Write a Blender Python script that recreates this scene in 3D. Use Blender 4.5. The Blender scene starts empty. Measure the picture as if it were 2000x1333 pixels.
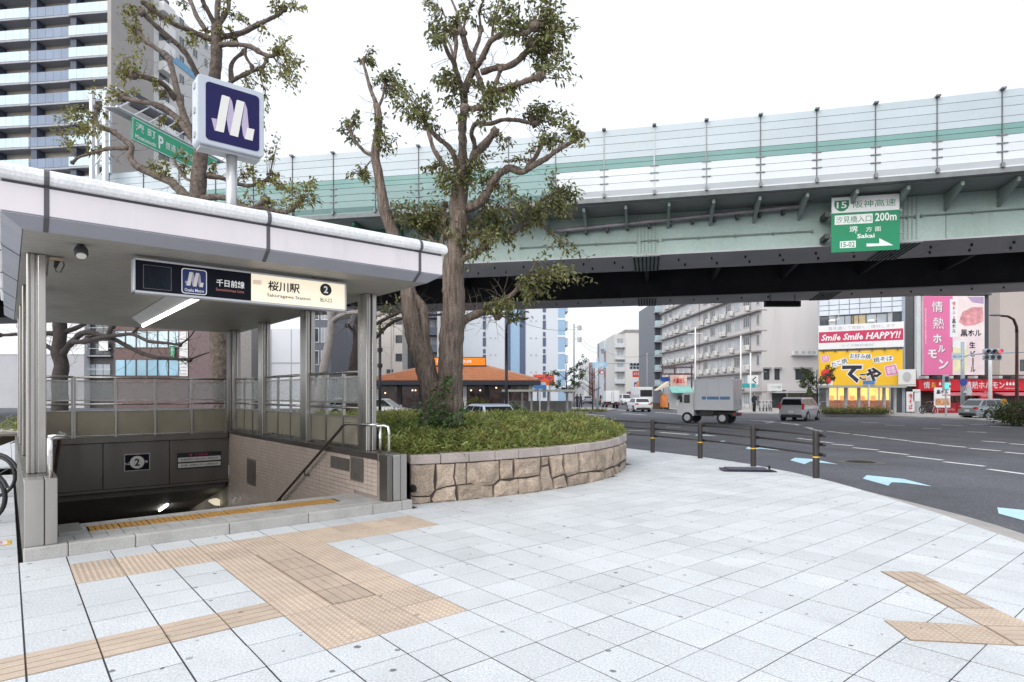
import bpy, bmesh, math, random
import numpy as np
from mathutils import Vector, Matrix
from mathutils.geometry import tessellate_polygon

S = bpy.context.scene
COL = S.collection
PI = math.pi
RN = random.Random(11)

# ------------------------------------------------------------------ camera
FPX, HY, CAMH = 1187.0, 770.0, 1.65          # focal length / horizon (2000 px wide photo), eye height
cam_d = bpy.data.cameras.new('camera')
cam = bpy.data.objects.new('camera', cam_d)
COL.objects.link(cam)
cam.location = (0, 0, CAMH)
cam.rotation_euler = (PI / 2, 0, 0)
cam_d.sensor_width = 36.0
cam_d.lens = FPX / 2000 * 36
cam_d.shift_y = (HY - 666.5) / 2000
cam_d.clip_start = 0.05
cam_d.clip_end = 3000
S.camera = cam

# ------------------------------------------------------------------ sky, sun, exposure
SUN_EL, SUN_ROT = math.radians(36), math.radians(214)
world = bpy.data.worlds.new('World')
S.world = world
world.use_nodes = True
wn, wl = world.node_tree.nodes, world.node_tree.links
wn.clear()
sky = wn.new('ShaderNodeTexSky'); sky.sky_type = 'NISHITA'; sky.sun_disc = False
sky.sun_elevation = SUN_EL; sky.sun_rotation = SUN_ROT
sky.air_density = 1.0; sky.dust_density = 6.0; sky.ozone_density = 1.5
hs = wn.new('ShaderNodeHueSaturation'); hs.inputs['Saturation'].default_value = 0.45
mx = wn.new('ShaderNodeMix'); mx.data_type = 'RGBA'
mx.inputs['Factor'].default_value = 0.72
mx.inputs['B'].default_value = (8.9, 9.4, 10.1, 1)      # even white cloud deck
bg = wn.new('ShaderNodeBackground'); bg.inputs['Strength'].default_value = 0.11
wo = wn.new('ShaderNodeOutputWorld')
wl.new(sky.outputs[0], hs.inputs['Color']); wl.new(hs.outputs[0], mx.inputs['A'])
wl.new(mx.outputs['Result'], bg.inputs[0]); wl.new(bg.outputs[0], wo.inputs[0])
sun_d = bpy.data.lights.new('sun', 'SUN'); sun_d.energy = 1.5; sun_d.angle = math.radians(65)
sun_d.color = (1.0, 0.975, 0.94)
sun = bpy.data.objects.new('sun', sun_d); COL.objects.link(sun)
sd = Vector((math.sin(SUN_ROT) * math.cos(SUN_EL), math.cos(SUN_ROT) * math.cos(SUN_EL), math.sin(SUN_EL)))
sun.rotation_euler = sd.to_track_quat('Z', 'Y').to_euler()
sun.location = (0, 0, 60)
S.view_settings.view_transform = 'Standard'
S.view_settings.look = 'None'
S.view_settings.gamma = 1
S.view_settings.use_curve_mapping = False
S.view_settings.exposure = 0.45
S.cycles.use_denoising = True
S.cycles.max_bounces = 7
S.cycles.diffuse_bounces = 4
S.cycles.glossy_bounces = 3
S.cycles.transparent_max_bounces = 12
S.cycles.caustics_reflective = False
S.cycles.caustics_refractive = False

# ------------------------------------------------------------------ helpers
def ground(px, py, z=0.0):
    """world point where the sight line of a photo pixel meets height z"""
    y = (CAMH - z) * FPX / (py - HY)
    return Vector(((px - 1000) / FPX * y, y, z))

def at(px, py, y):
    """world point of a photo pixel at distance y"""
    return Vector(((px - 1000) / FPX * y, y, CAMH - (py - HY) / FPX * y))

class MB:
    def __init__(s):
        s.v, s.f, s.mi, s.c = [], [], [], 0
    def add(s, vs, fs):
        o = len(s.v); s.v += [tuple(p) for p in vs]
        for f in fs:
            s.f.append([i + o for i in f]); s.mi.append(s.c)
        return s
    def mat(s, i):
        s.c = i; return s
    def box(s, x0, y0, z0, x1, y1, z1):
        x0, x1 = min(x0, x1), max(x0, x1); y0, y1 = min(y0, y1), max(y0, y1); z0, z1 = min(z0, z1), max(z0, z1)
        return s.add([(x0,y0,z0),(x1,y0,z0),(x1,y1,z0),(x0,y1,z0),(x0,y0,z1),(x1,y0,z1),(x1,y1,z1),(x0,y1,z1)],
                     [(3,2,1,0),(4,5,6,7),(0,1,5,4),(1,2,6,5),(2,3,7,6),(3,0,4,7)])
    def obox(s, c, a, b, d):
        c, a, b, d = Vector(c), Vector(a), Vector(b), Vector(d)
        vs = [c - a - b - d, c + a - b - d, c + a + b - d, c - a + b - d, c - a - b + d, c + a - b + d, c + a + b + d, c - a + b + d]
        return s.add(vs, [(3,2,1,0),(4,5,6,7),(0,1,5,4),(1,2,6,5),(2,3,7,6),(3,0,4,7)])
    def hexa(s, vs):
        return s.add(vs, [(3,2,1,0),(4,5,6,7),(0,1,5,4),(1,2,6,5),(2,3,7,6),(3,0,4,7)])
    def poly(s, pts):
        return s.add(pts, [tuple(range(len(pts)))])
    def extr(s, pts, vec):
        n = len(pts); pts = [Vector(p) for p in pts]; vec = Vector(vec)
        fs = [tuple(range(n - 1, -1, -1)), tuple(range(n, 2 * n))]
        fs += [(i, (i + 1) % n, n + (i + 1) % n, n + i) for i in range(n)]
        return s.add(pts + [p + vec for p in pts], fs)
    def prism(s, poly, z0, z1):
        return s.extr([(p[0], p[1], z0) for p in poly], (0, 0, z1 - z0))
    def tube(s, path, r, n=8, cap=True, wob=0.0):
        path = [Vector(p) for p in path]; m = len(path)
        if not isinstance(r, (list, tuple)): r = [r] * m
        vs, fs = [], []; wk = []
        ref = None
        for i, p in enumerate(path):
            t = (path[min(i + 1, m - 1)] - path[max(i - 1, 0)])
            if t.length < 1e-9: t = Vector((0, 0, 1))
            t.normalize()
            if ref is None:
                ref = Vector((1, 0, 0)) if abs(t.x) < 0.8 else Vector((0, 1, 0))
            a = (ref - t * ref.dot(t)); a.normalize(); b = t.cross(a); ref = a
            if wob: wk = [x*.75 + RN.uniform(-wob, wob)*.6 for x in wk] if i else [RN.uniform(-wob, wob) for _ in range(n)]
            for k in range(n):
                w = 1 + (wk[k] if wob else 0)
                an = 2 * PI * k / n
                vs.append(p + (a * math.cos(an) + b * math.sin(an)) * r[i] * w)
        for i in range(m - 1):
            for k in range(n):
                fs.append((i*n+k, i*n+(k+1)%n, (i+1)*n+(k+1)%n, (i+1)*n+k))
        if cap:
            fs.append(tuple(range(n - 1, -1, -1))); fs.append(tuple(range((m-1)*n, m*n)))
        return s.add(vs, fs)
    def cyl(s, p0, p1, r0, r1=None, n=10):
        return s.tube([p0, p1], [r0, r0 if r1 is None else r1], n)
    def sphere(s, c, r, nu=10, nv=6, jit=0.0):
        c = Vector(c); r = Vector(r) if not isinstance(r, (int, float)) else Vector((r, r, r))
        vs = [c + Vector((0, 0, -r.z))]
        for j in range(1, nv):
            th = PI * j / nv - PI / 2
            for i in range(nu):
                k = 1 + RN.uniform(-jit, jit)
                vs.append(c + Vector((r.x*math.cos(th)*math.cos(2*PI*i/nu)*k, r.y*math.cos(th)*math.sin(2*PI*i/nu)*k, r.z*math.sin(th)*k)))
        vs.append(c + Vector((0, 0, r.z)))
        fs = [(0, 1+(i+1)%nu, 1+i) for i in range(nu)]
        for j in range(nv - 2):
            for i in range(nu):
                a = 1 + j*nu; fs.append((a+i, a+(i+1)%nu, a+nu+(i+1)%nu, a+nu+i))
        t = len(vs) - 1; a = 1 + (nv-2)*nu
        fs += [(a+i, a+(i+1)%nu, t) for i in range(nu)]
        return s.add(vs, fs)
    def torus(s, c, ax, R0, r, n=20, k=6):
        c = Vector(c); ax = Vector(ax).normalized()
        a = ax.orthogonal().normalized(); b = ax.cross(a)
        vs, fs = [], []
        for i in range(n):
            d = a*math.cos(2*PI*i/n) + b*math.sin(2*PI*i/n)
            for j in range(k):
                vs.append(c + d*(R0 + r*math.cos(2*PI*j/k)) + ax*r*math.sin(2*PI*j/k))
        for i in range(n):
            for j in range(k):
                fs.append((i*k+j, ((i+1)%n)*k+j, ((i+1)%n)*k+(j+1)%k, i*k+(j+1)%k))
        return s.add(vs, fs)
    def mesh(s, name, mats):
        me = bpy.data.meshes.new(name); me.from_pydata(s.v, [], s.f)
        if not isinstance(mats, (list, tuple)): mats = [mats]
        for m in mats: me.materials.append(m)
        if max(s.mi or [0]): me.polygons.foreach_set('material_index', s.mi)
        bm = bmesh.new(); bm.from_mesh(me); bmesh.ops.recalc_face_normals(bm, faces=bm.faces); bm.to_mesh(me); bm.free()
        return me
    def build(s, name, mats, parent=None, smooth=False, bevel=0, seg=1, loc=None, kind=None):
        return place(name, s.mesh(name, mats), parent, smooth, bevel, seg, loc, kind)

def place(name, me, parent=None, smooth=False, bevel=0, seg=1, loc=None, kind=None, rot=None):
    o = bpy.data.objects.new(name, me); COL.objects.link(o)
    if parent is not None: o.parent = parent
    if loc is not None: o.location = loc
    if rot is not None: o.rotation_euler = rot
    if smooth: me.polygons.foreach_set('use_smooth', [True] * len(me.polygons))
    if bevel:
        m = o.modifiers.new('bevel', 'BEVEL'); m.width = bevel; m.segments = seg; m.limit_method = 'ANGLE'; m.angle_limit = 0.6
    if kind: o['kind'] = kind
    return o

def tag(o, label=None, cat=None, group=None, kind=None):
    if label: o['label'] = label
    if cat: o['category'] = cat
    if group: o['group'] = group
    if kind: o['kind'] = kind
    return o

def thing(name, label, cat, loc=(0, 0, 0), rotz=0.0, group=None):
    o = bpy.data.objects.new(name, None); COL.objects.link(o)
    o.location = loc; o.rotation_euler = (0, 0, rotz); o.empty_display_size = 0.2
    return tag(o, label, cat, group)

def copy_tree(o, parent=None):
    c = o.copy(); COL.objects.link(c)
    if parent is not None: c.parent = parent
    for ch in list(o.children): copy_tree(ch, c)
    return c

def dup(root, loc, rotz, label, group=None):
    c = copy_tree(root); c.location = loc; c.rotation_euler = (0, 0, rotz); c['label'] = label
    if group: c['group'] = group
    return c

# ------------------------------------------------------------------ materials
def M(name, col, rough=0.6, metal=0.0, var=0.12, scale=3.0, speck=0.0, sscale=120.0, bump=0.0, bscale=40.0,
      rnd=0.0, stain=0.0, stcol=(0.05, 0.045, 0.04), stscale=1.2, streak=False, spec=0.5, island=0.0, trans=0.0,
      emit=0.0, ecol=None, gum=0.0, col2=None, hue=0.0, coat=0.0, alpha=1.0, rvar=0.1):
    m = bpy.data.materials.new(name); m.use_nodes = True
    nt = m.node_tree; N, L = nt.nodes, nt.links
    b = N['Principled BSDF']; out = N['Material Output']
    b.inputs['Roughness'].default_value = rough; b.inputs['Metallic'].default_value = metal
    b.inputs['Specular IOR Level'].default_value = spec
    if coat: b.inputs['Coat Weight'].default_value = coat
    geo = N.new('ShaderNodeNewGeometry')
    pos = geo.outputs['Position']
    def noise(sc, det=4, vec=None, ro=0.55):
        n = N.new('ShaderNodeTexNoise'); n.inputs['Scale'].default_value = sc; n.inputs['Detail'].default_value = det
        n.inputs['Roughness'].default_value = ro
        L.new(vec or pos, n.inputs['Vector']); return n.outputs['Fac']
    def ramp(v, a, c, lo=0.0, hi=1.0):
        r = N.new('ShaderNodeMapRange'); L.new(v, r.inputs['Value'])
        r.inputs['From Min'].default_value = a; r.inputs['From Max'].default_value = c
        r.inputs['To Min'].default_value = lo; r.inputs['To Max'].default_value = hi
        return r.outputs[0]
    def mixc(f, a, c2):
        x = N.new('ShaderNodeMix'); x.data_type = 'RGBA'
        for nm, v in (('Factor', f), ('A', a), ('B', c2)):
            if isinstance(v, (int, float)): x.inputs[nm].default_value = v
            elif isinstance(v, (tuple, list)): x.inputs[nm].default_value = (*v[:3], 1)
            else: L.new(v, x.inputs[nm])
        return x.outputs['Result']
    def scalec(c1, v):
        x = N.new('ShaderNodeHueSaturation'); L.new(c1, x.inputs['Color']) if not isinstance(c1, tuple) else None
        if isinstance(c1, tuple): x.inputs['Color'].default_value = (*c1, 1)
        L.new(v, x.inputs['Value']); return x.outputs[0]
    vec = pos
    if streak:
        mp = N.new('ShaderNodeMapping'); mp.inputs['Scale'].default_value = (1, 1, 0.12); L.new(pos, mp.inputs['Vector']); vec = mp.outputs[0]
    lo = tuple(c * (1 - var) for c in col); hi = tuple(min(1, c * (1 + var)) for c in (col2 or col))
    c = mixc(ramp(noise(scale, 5, vec), 0.3, 0.7), lo, hi)
    if speck:
        c = scalec(c, ramp(noise(sscale, 2), 0.32, 0.68, 1 - speck, 1 + speck))
    if rnd:
        oi = N.new('ShaderNodeObjectInfo'); c = scalec(c, ramp(oi.outputs['Random'], 0, 1, 1 - rnd, 1 + rnd))
    if island:
        c = scalec(c, ramp(geo.outputs['Random Per Island'], 0, 1, 1 - island, 1 + island))
    if hue:
        hsn = N.new('ShaderNodeHueSaturation'); L.new(c, hsn.inputs['Color'])
        L.new(ramp(geo.outputs['Random Per Island'], 0, 1, 0.5 - hue, 0.5 + hue), hsn.inputs['Hue']); c = hsn.outputs[0]
    if stain:
        c = mixc(ramp(noise(stscale, 7, vec, 0.7), 0.52, 0.78, 0, stain), c, stcol)
    if gum:
        vo = N.new('ShaderNodeTexVoronoi'); vo.voronoi_dimensions = '2D'; vo.inputs['Scale'].default_value = 3.0; L.new(pos, vo.inputs['Vector'])
        vo.inputs['Randomness'].default_value = 1.0
        sep = N.new('ShaderNodeSeparateColor'); L.new(vo.outputs['Color'], sep.inputs[0])
        th = ramp(sep.outputs[0], 0.2, 1.0, 0.0, 0.08)
        di = N.new('ShaderNodeMath'); di.operation = 'ADD'; L.new(vo.outputs['Distance'], di.inputs[0])
        nn = N.new('ShaderNodeMath'); nn.operation = 'MULTIPLY_ADD'; L.new(noise(30, 2), nn.inputs[0]); nn.inputs[1].default_value = 0.06; nn.inputs[2].default_value = -0.024
        L.new(nn.outputs[0], di.inputs[1])
        lt = N.new('ShaderNodeMath'); lt.operation = 'LESS_THAN'; L.new(di.outputs[0], lt.inputs[0]); L.new(th, lt.inputs[1])
        g2 = N.new('ShaderNodeMath'); g2.operation = 'MULTIPLY'; L.new(lt.outputs[0], g2.inputs[0]); L.new(ramp(sep.outputs[1], 0, 1, gum*0.25, gum), g2.inputs[1])
        c = mixc(g2.outputs[0], c, (0.06, 0.06, 0.07))
    L.new(c, b.inputs['Base Color'])
    rv = ramp(noise(scale * 2.3, 4, vec), 0.3, 0.7, max(0.03, rough - rvar), min(1, rough + rvar)); L.new(rv, b.inputs['Roughness'])
    if bump:
        bn = N.new('ShaderNodeBump'); bn.inputs['Strength'].default_value = 1.0; bn.inputs['Distance'].default_value = bump
        L.new(noise(bscale, 5, vec), bn.inputs['Height']); L.new(bn.outputs[0], b.inputs['Normal'])
    if emit:
        b.inputs['Emission Strength'].default_value = emit
        if ecol: b.inputs['Emission Color'].default_value = (*ecol, 1)
        else: L.new(c, b.inputs['Emission Color'])
    sh = b.outputs[0]
    if trans:
        tr = N.new('ShaderNodeBsdfTranslucent'); L.new(c, tr.inputs['Color'])
        ms = N.new('ShaderNodeMixShader'); ms.inputs[0].default_value = trans
        L.new(sh, ms.inputs[1]); L.new(tr.outputs[0], ms.inputs[2]); sh = ms.outputs[0]
    if alpha < 1:
        tp = N.new('ShaderNodeBsdfTransparent')
        ms = N.new('ShaderNodeMixShader'); ms.inputs[0].default_value = alpha
        L.new(tp.outputs[0], ms.inputs[1]); L.new(sh, ms.inputs[2]); sh = ms.outputs[0]
    if sh is not b.outputs[0]: L.new(sh, out.inputs['Surface'])
    return m

GRAN = M('pale_granite', (0.575, 0.595, 0.612), 0.62, var=0.075, scale=0.9, speck=0.21, sscale=75, rnd=0.06, stain=0.42, stcol=(0.36, 0.37, 0.38), stscale=1.1, gum=0.85)
TACTD = M('tactile_groove', (0.24, 0.175, 0.125), 0.9, var=0.2, scale=8)
JOINT = M('joint_mortar', (0.04, 0.038, 0.045), 0.95, var=0.2, scale=8)
TACT = M('tan_tactile', (0.49, 0.392, 0.31), 0.7, var=0.09, scale=5, speck=0.1, sscale=120, rnd=0.1, stain=0.3, stcol=(0.34, 0.26, 0.21), stscale=2, gum=0.6)
TACTY = M('ochre_tactile', (0.50, 0.27, 0.07), 0.65, var=0.12, scale=6, rnd=0.08, stain=0.35, stcol=(0.2, 0.12, 0.05), stscale=3)
KERBS = M('grey_granite', (0.42, 0.41, 0.39), 0.75, var=0.1, scale=3, speck=0.22, sscale=140, rnd=0.06, stain=0.45, stcol=(0.16, 0.15, 0.13), stscale=1.6)
KERBC = M('kerb_concrete', (0.36, 0.34, 0.325), 0.85, var=0.12, scale=2, speck=0.15, sscale=60, stain=0.45, stcol=(0.17, 0.155, 0.14), stscale=1.4)
LTILE = M('landing_tile', (0.46, 0.45, 0.44), 0.6, var=0.08, scale=4, speck=0.12, rnd=0.09, stain=0.4, stcol=(0.2, 0.19, 0.18), stscale=2.2)
WTILE = M('wall_tile', (0.50, 0.42, 0.37), 0.38, var=0.05, scale=4, rnd=0.05, stain=0.15, stcol=(0.3, 0.25, 0.2), stscale=2)
ASPH = M('asphalt', (0.098, 0.102, 0.118), 0.8, var=0.24, scale=0.35, speck=0.5, sscale=45, stain=0.45, stcol=(0.05, 0.051, 0.058), stscale=0.25, bump=0.004, bscale=90)
PAINTW = M('road_paint', (0.72, 0.72, 0.70), 0.7, var=0.08, scale=2, speck=0.12, sscale=50, stain=0.25, stcol=(0.3, 0.3, 0.3), stscale=4)
PAINTB = M('blue_paint', (0.45, 0.66, 0.75), 0.7, var=0.08, scale=2, speck=0.12, sscale=50, stain=0.2, stcol=(0.2, 0.3, 0.35), stscale=4)
EARTH = M('bare_ground', (0.24, 0.22, 0.20), 0.95, var=0.2, scale=0.3, speck=0.2, sscale=20)
SOIL = M('soil', (0.09, 0.07, 0.045), 0.95, var=0.3, scale=4, bump=0.02, bscale=20)
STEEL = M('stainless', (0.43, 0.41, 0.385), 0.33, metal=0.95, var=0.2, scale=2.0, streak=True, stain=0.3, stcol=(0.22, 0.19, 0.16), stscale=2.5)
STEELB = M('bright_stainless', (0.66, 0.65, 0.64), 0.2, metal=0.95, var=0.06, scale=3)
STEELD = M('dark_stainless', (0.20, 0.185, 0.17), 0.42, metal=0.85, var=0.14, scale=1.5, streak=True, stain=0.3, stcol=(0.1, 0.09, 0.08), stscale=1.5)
FASC = M('pink_white_panel', (0.78, 0.725, 0.755), 0.5, var=0.05, scale=1.2, stain=0.35, stcol=(0.52, 0.48, 0.49), stscale=2.2, streak=True)
COPE = M('pale_coping', (0.76, 0.77, 0.78), 0.5, var=0.07, scale=2, speck=0.1, sscale=35, stain=0.45, stcol=(0.42, 0.42, 0.41), stscale=2.6)
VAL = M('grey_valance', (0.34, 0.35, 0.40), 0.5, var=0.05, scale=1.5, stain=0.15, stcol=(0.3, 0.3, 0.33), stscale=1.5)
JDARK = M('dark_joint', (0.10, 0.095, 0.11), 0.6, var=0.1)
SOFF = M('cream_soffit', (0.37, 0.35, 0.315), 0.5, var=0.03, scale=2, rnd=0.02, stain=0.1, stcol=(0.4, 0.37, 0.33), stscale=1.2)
FROST = M('frosted_glass', (0.60, 0.64, 0.64), 0.22, var=0.05, scale=2, trans=0.0, alpha=0.34)
BRONZ = M('tan_screen', (0.50, 0.46, 0.37), 0.4, var=0.1, scale=1.2, trans=0.45, stain=0.3, stcol=(0.22, 0.2, 0.14), stscale=1.5)
BLACK = M('black_plastic', (0.018, 0.018, 0.020), 0.45, var=0.15)
CHAR = M('charcoal', (0.045, 0.045, 0.05), 0.5, var=0.15, scale=3)
DARK = M('dark_void', (0.012, 0.012, 0.013), 0.9, var=0.1)
WHITE = M('white_paint', (0.78, 0.78, 0.77), 0.45, var=0.04)
GREYP = M('grey_paint', (0.42, 0.43, 0.44), 0.5, var=0.07, stain=0.15)
LGREY = M('light_grey_steel', (0.60, 0.62, 0.63), 0.45, metal=0.3, var=0.06, stain=0.15, stcol=(0.35, 0.33, 0.3))
BROWNM = M('brown_metal', (0.075, 0.05, 0.042), 0.45, var=0.15, scale=3, stain=0.1)
YELL = M('yellow_band', (0.75, 0.45, 0.03), 0.5, var=0.05)
LAMP = M('lamp_glow', (1, 1, 1), 0.5, var=0, emit=4.0, ecol=(1.0, 0.98, 0.93))
LAMP2 = M('tunnel_lamp', (1, 1, 1), 0.5, var=0, emit=12.0, ecol=(1.0, 0.97, 0.9))

# ------------------------------------------------------------------ lettering
def text_mesh(body, mats, bold=0.0, shear=0.0, res=2, extr=0.0, spacing=1.0, linedist=1.0):
    cu = bpy.data.curves.new('t', 'FONT'); cu.body = body; cu.size = 1.0
    cu.offset = bold; cu.shear = shear; cu.resolution_u = res; cu.extrude = extr; cu.align_x = 'CENTER'
    cu.space_character = spacing; cu.space_line = linedist
    ob = bpy.data.objects.new('t', cu)
    me = bpy.data.meshes.new_from_object(ob)
    bpy.data.objects.remove(ob); bpy.data.curves.remove(cu)
    me.materials.clear(); me.materials.append(mats)
    return me

def lettering(body, w, h, c, xa, ya, m, parent=None, bold=0.0, shear=0.0, res=2, rot=0.0, name='lettering', off=0.004, keep=False):
    """flat print fitted to w x h around centre c in the plane spanned by xa (reading direction) and ya (up)"""
    me = text_mesh(body, m, bold, shear, res)
    n = len(me.vertices)
    if n == 0: return None
    co = np.zeros(n * 3); me.vertices.foreach_get('co', co); co = co.reshape(-1, 3)
    lo, hi = co.min(0), co.max(0); sz = np.maximum(hi - lo, 1e-4)
    p = co - (lo + hi) / 2
    sx, sy = w / sz[0], h / sz[1]
    if keep: sx = sy = min(sx, sy)
    p[:, 0] *= sx; p[:, 1] *= sy
    if rot:
        cs, sn = math.cos(rot), math.sin(rot)
        p[:, :2] = p[:, :2] @ np.array([[cs, sn], [-sn, cs]])
    xa, ya = np.array(Vector(xa).normalized()), np.array(Vector(ya).normalized()); za = np.cross(xa, ya)
    q = np.array(c) + p[:, :1] * xa + p[:, 1:2] * ya + za * off
    me.vertices.foreach_set('co', q.astype(np.float32).ravel()); me.update(); me.name = name
    return place(name, me, parent)

def flat(pts2, c, xa, ya, m, parent=None, name='printed_shape', off=0.002, thick=0.0):
    xa, ya = Vector(xa).normalized(), Vector(ya).normalized(); za = xa.cross(ya); c = Vector(c)
    pts = [c + xa * p[0] + ya * p[1] + za * off for p in pts2]
    mb = MB()
    if thick: mb.extr(pts, za * thick)
    else: mb.poly(pts)
    return mb.build(name, m, parent)

def rect(w, h, cx=0, cy=0):
    return [(cx - w/2, cy - h/2), (cx + w/2, cy - h/2), (cx + w/2, cy + h/2), (cx - w/2, cy + h/2)]
def disc(r, cx=0, cy=0, n=24):
    return [(cx + r*math.cos(2*PI*i/n), cy + r*math.sin(2*PI*i/n)) for i in range(n)]
def rrect(w, h, r, n=5):
    o = []
    for sx, sy, a0 in ((1, 1, 0), (-1, 1, 90), (-1, -1, 180), (1, -1, 270)):
        for k in range(n + 1):
            a = math.radians(a0 + 90 * k / n)
            o.append((sx*(w/2 - r) + r*math.cos(a), sy*(h/2 - r) + r*math.sin(a)))
    return o
# ================================================================== GROUND, ROAD, PAVEMENT
TH = math.radians(50.3)
UX = Vector((math.sin(TH), math.cos(TH), 0)); VX = Vector((-math.cos(TH), math.sin(TH), 0))
OX = Vector((-4.79, 5.953, 0))
ROT = math.radians(90 - 50.3)
def W(u, v, z=0.0):
    p = OX + UX * u + VX * v; return Vector((p.x, p.y, z))
def uvof(p):
    d = Vector((p[0], p[1], 0)) - OX; return d.dot(UX), d.dot(VX)

KERB = [(2.2,-4.0),(4.2,1.0),(5.2,4.3),(5.69,6.75),(5.89,8.3),(6.0,9.8),(6.05,11.4),(5.92,12.8),(5.6,14.3),(5.05,15.8),(4.3,17.2),
        (3.4,18.6),(2.2,20.2),(0.8,21.6),(-1,23),(-4,24.7),(-8,26.2),(-14,27.6),(-26,29.2)]
EU0, EU1, EV0, EV1 = 0.0, 4.30, 0.0, 8.35        # footprint of the stair entrance

# bare ground with the stair well left open
big = 1400.0
q = MB()
hole = [W(EU0 + .05, .3), W(EU1 - .05, .3), W(EU1 - .05, 13.2), W(EU0 + .05, 13.2)]
outer = [W(-big, -big), W(big, -big), W(big, big), W(-big, big)]
for i in range(4):
    a, b = outer[i], outer[(i+1) % 4]; c, d = hole[(i+1) % 4], hole[i]
    q.poly([(p.x, p.y, -0.17) for p in (a, b, c, d)])
q.build('ground', EARTH, kind='structure')

def normal2(i):
    a = Vector(KERB[max(i-1, 0)]); b = Vector(KERB[min(i+1, len(KERB)-1)]); t = (b - a).normalized(); return Vector((t.y, -t.x))
def kw(y): return 0.52 if y < 8.4 else (0.52 - (y - 8.4) * 0.11 if y < 11.4 else 0.18)
KOUT = [(Vector(p) + normal2(i) * kw(p[1])) for i, p in enumerate(KERB)]

rp = [Vector((p.x, p.y, -0.1)) for p in KOUT] + [Vector(p) for p in ((-60,33,-.1),(-500,60,-.1),(-500,1100,-.1),(700,1100,-.1),(700,-20,-.1),(20,-20,-.1))]
q = MB(); tri = tessellate_polygon([rp]); q.add(rp, tri); road = q.build('road', ASPH, kind='structure')

# kerb of single stones
kerb = bpy.data.objects.new('kerb', None); COL.objects.link(kerb); kerb['kind'] = 'structure'
def along(pts, step):
    out = []; acc = 0.0
    pts = [Vector(p) for p in pts]
    for a, b in zip(pts, pts[1:]):
        l = (b - a).length; t = acc
        while t < l: out.append(a + (b - a) * (t / l)); t += step
        acc = t - l
    return out
ki = along([(*p, 0) for p in KERB], 0.6); ko = []
for p in ki:
    best = min(range(len(KERB)-1), key=lambda i: (Vector(KERB[i]) + (Vector(KERB[i+1]) - Vector(KERB[i]))*0.5 - p.xy).length)
    a, b = Vector(KERB[best]), Vector(KERB[best+1]); t = max(0, min(1, (p.xy - a).dot(b - a) / (b - a).length_squared))
    n = (normal2(best) * (1 - t) + normal2(best+1) * t).normalized(); e = p.xy + n * kw(p.y); ko.append(Vector((e.x, e.y, 0)))
for k in range(len(ki) - 1):
    a, b, c, d = ki[k], ki[k+1], ko[k+1], ko[k]
    if a.y < 3 and a.x < 4.5: continue
    g = (b - a).normalized() * 0.004
    lowz = -0.075
    vs = [(*(a+g).xy, -.16), (*(b-g).xy, -.16), (*(c-g).xy, -.16), (*(d+g).xy, -.16), (*(a+g).xy, -.003), (*(b-g).xy, -.003), (*(c-g).xy, lowz), (*(d+g).xy, lowz)]
    MB().hexa(vs).build('kerb_stone', KERBC, kerb)

# paving: joint bed, granite slabs, tactile tiles
SU, SV, GU0, GV0 = 0.3747, 0.3857, -0.032, -3.086
def clip(poly, a, b):            # keep the side left of a->b reversed (the pavement side)
    n = Vector((-(b[1]-a[1]), b[0]-a[0])); out = []
    for i in range(len(poly)):
        p, r = poly[i], poly[(i+1) % len(poly)]
        dp = (Vector(p) - Vector(a)).dot(n); dr = (Vector(r) - Vector(a)).dot(n)
        if dp >= 0: out.append(p)
        if dp * dr < 0:
            t = dp / (dp - dr); out.append((p[0] + (r[0]-p[0])*t, p[1] + (r[1]-p[1])*t))
    return out
PLAN = [(-1.53,9.11),(-1.17,9.24),(-.79,9.42),(-.21,9.79),(.38,10.22),(.90,10.72),(1.40,11.27),(1.82,11.85),(2.28,12.80),(2.62,13.9),(2.76,14.9),(2.66,15.9),(2.2,16.9),
        (1.3,17.9),(0,18.7),(-2.0,19.4),(-5.0,19.6),(-8.6,18.8),(-11.2,17.2),(-12.3,15.4)]
plan_full = PLAN + [tuple(W(-.35, 9.6).xy), tuple(W(-.35, 8.36).xy), tuple(W(4.34, 8.36).xy), tuple(W(4.34, .35).xy)]
def inpoly(p, poly):
    c = False; j = len(poly) - 1
    for i in range(len(poly)):
        a, b = poly[i], poly[j]
        if (a[1] > p[1]) != (b[1] > p[1]) and p[0] < (b[0]-a[0])*(p[1]-a[1])/(b[1]-a[1]) + a[0]: c = not c
        j = i
    return c
pave_bed = MB()
cells = []
for i in range(-30, 46):
    for j in range(-64, 14):
        uc, vc = GU0 + (i+.5)*SU, GV0 - (j+.5)*SV          # cell i..i+1, j..j+1
        ctr = W(uc, vc)
        if ctr.y < -2.5 or ctr.y > 30 or ctr.x > 7: continue
        if EU0 < uc < EU1 and EV0 < vc < EV1: continue
        if inpoly(ctr.xy, plan_full) and all((ctr.xy - Vector(p)).length > .3 for p in PLAN): continue
        quad = [W(uc-SU/2, vc-SV/2), W(uc+SU/2, vc-SV/2), W(uc+SU/2, vc+SV/2), W(uc-SU/2, vc+SV/2)]
        poly = [(p.x, p.y) for p in quad]; cut = False
        n0 = poly
        for a, b in zip(KERB, KERB[1:]): poly = clip(poly, a, b) if len(poly) > 2 else []
        if len(poly) < 3: continue
        cut = len(poly) != 4 or any((Vector(x) - Vector(y)).length > 1e-6 for x, y in zip(poly, n0))
        pave_bed.poly([(p[0], p[1], -0.0045) for p in poly])
        if ctr.y > .8:
            px = 1000 + FPX*ctr.x/ctr.y; py = HY + FPX*CAMH/ctr.y
            vis = -120 < px < 2120 and py < 1480
        else: vis = False
        cells.append((i, j, uc, vc, ctr, cut, poly, vis, 1/max(ctr.y, .5)**3))
pavement = pave_bed.build('pavement', JOINT, kind='structure')

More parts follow.
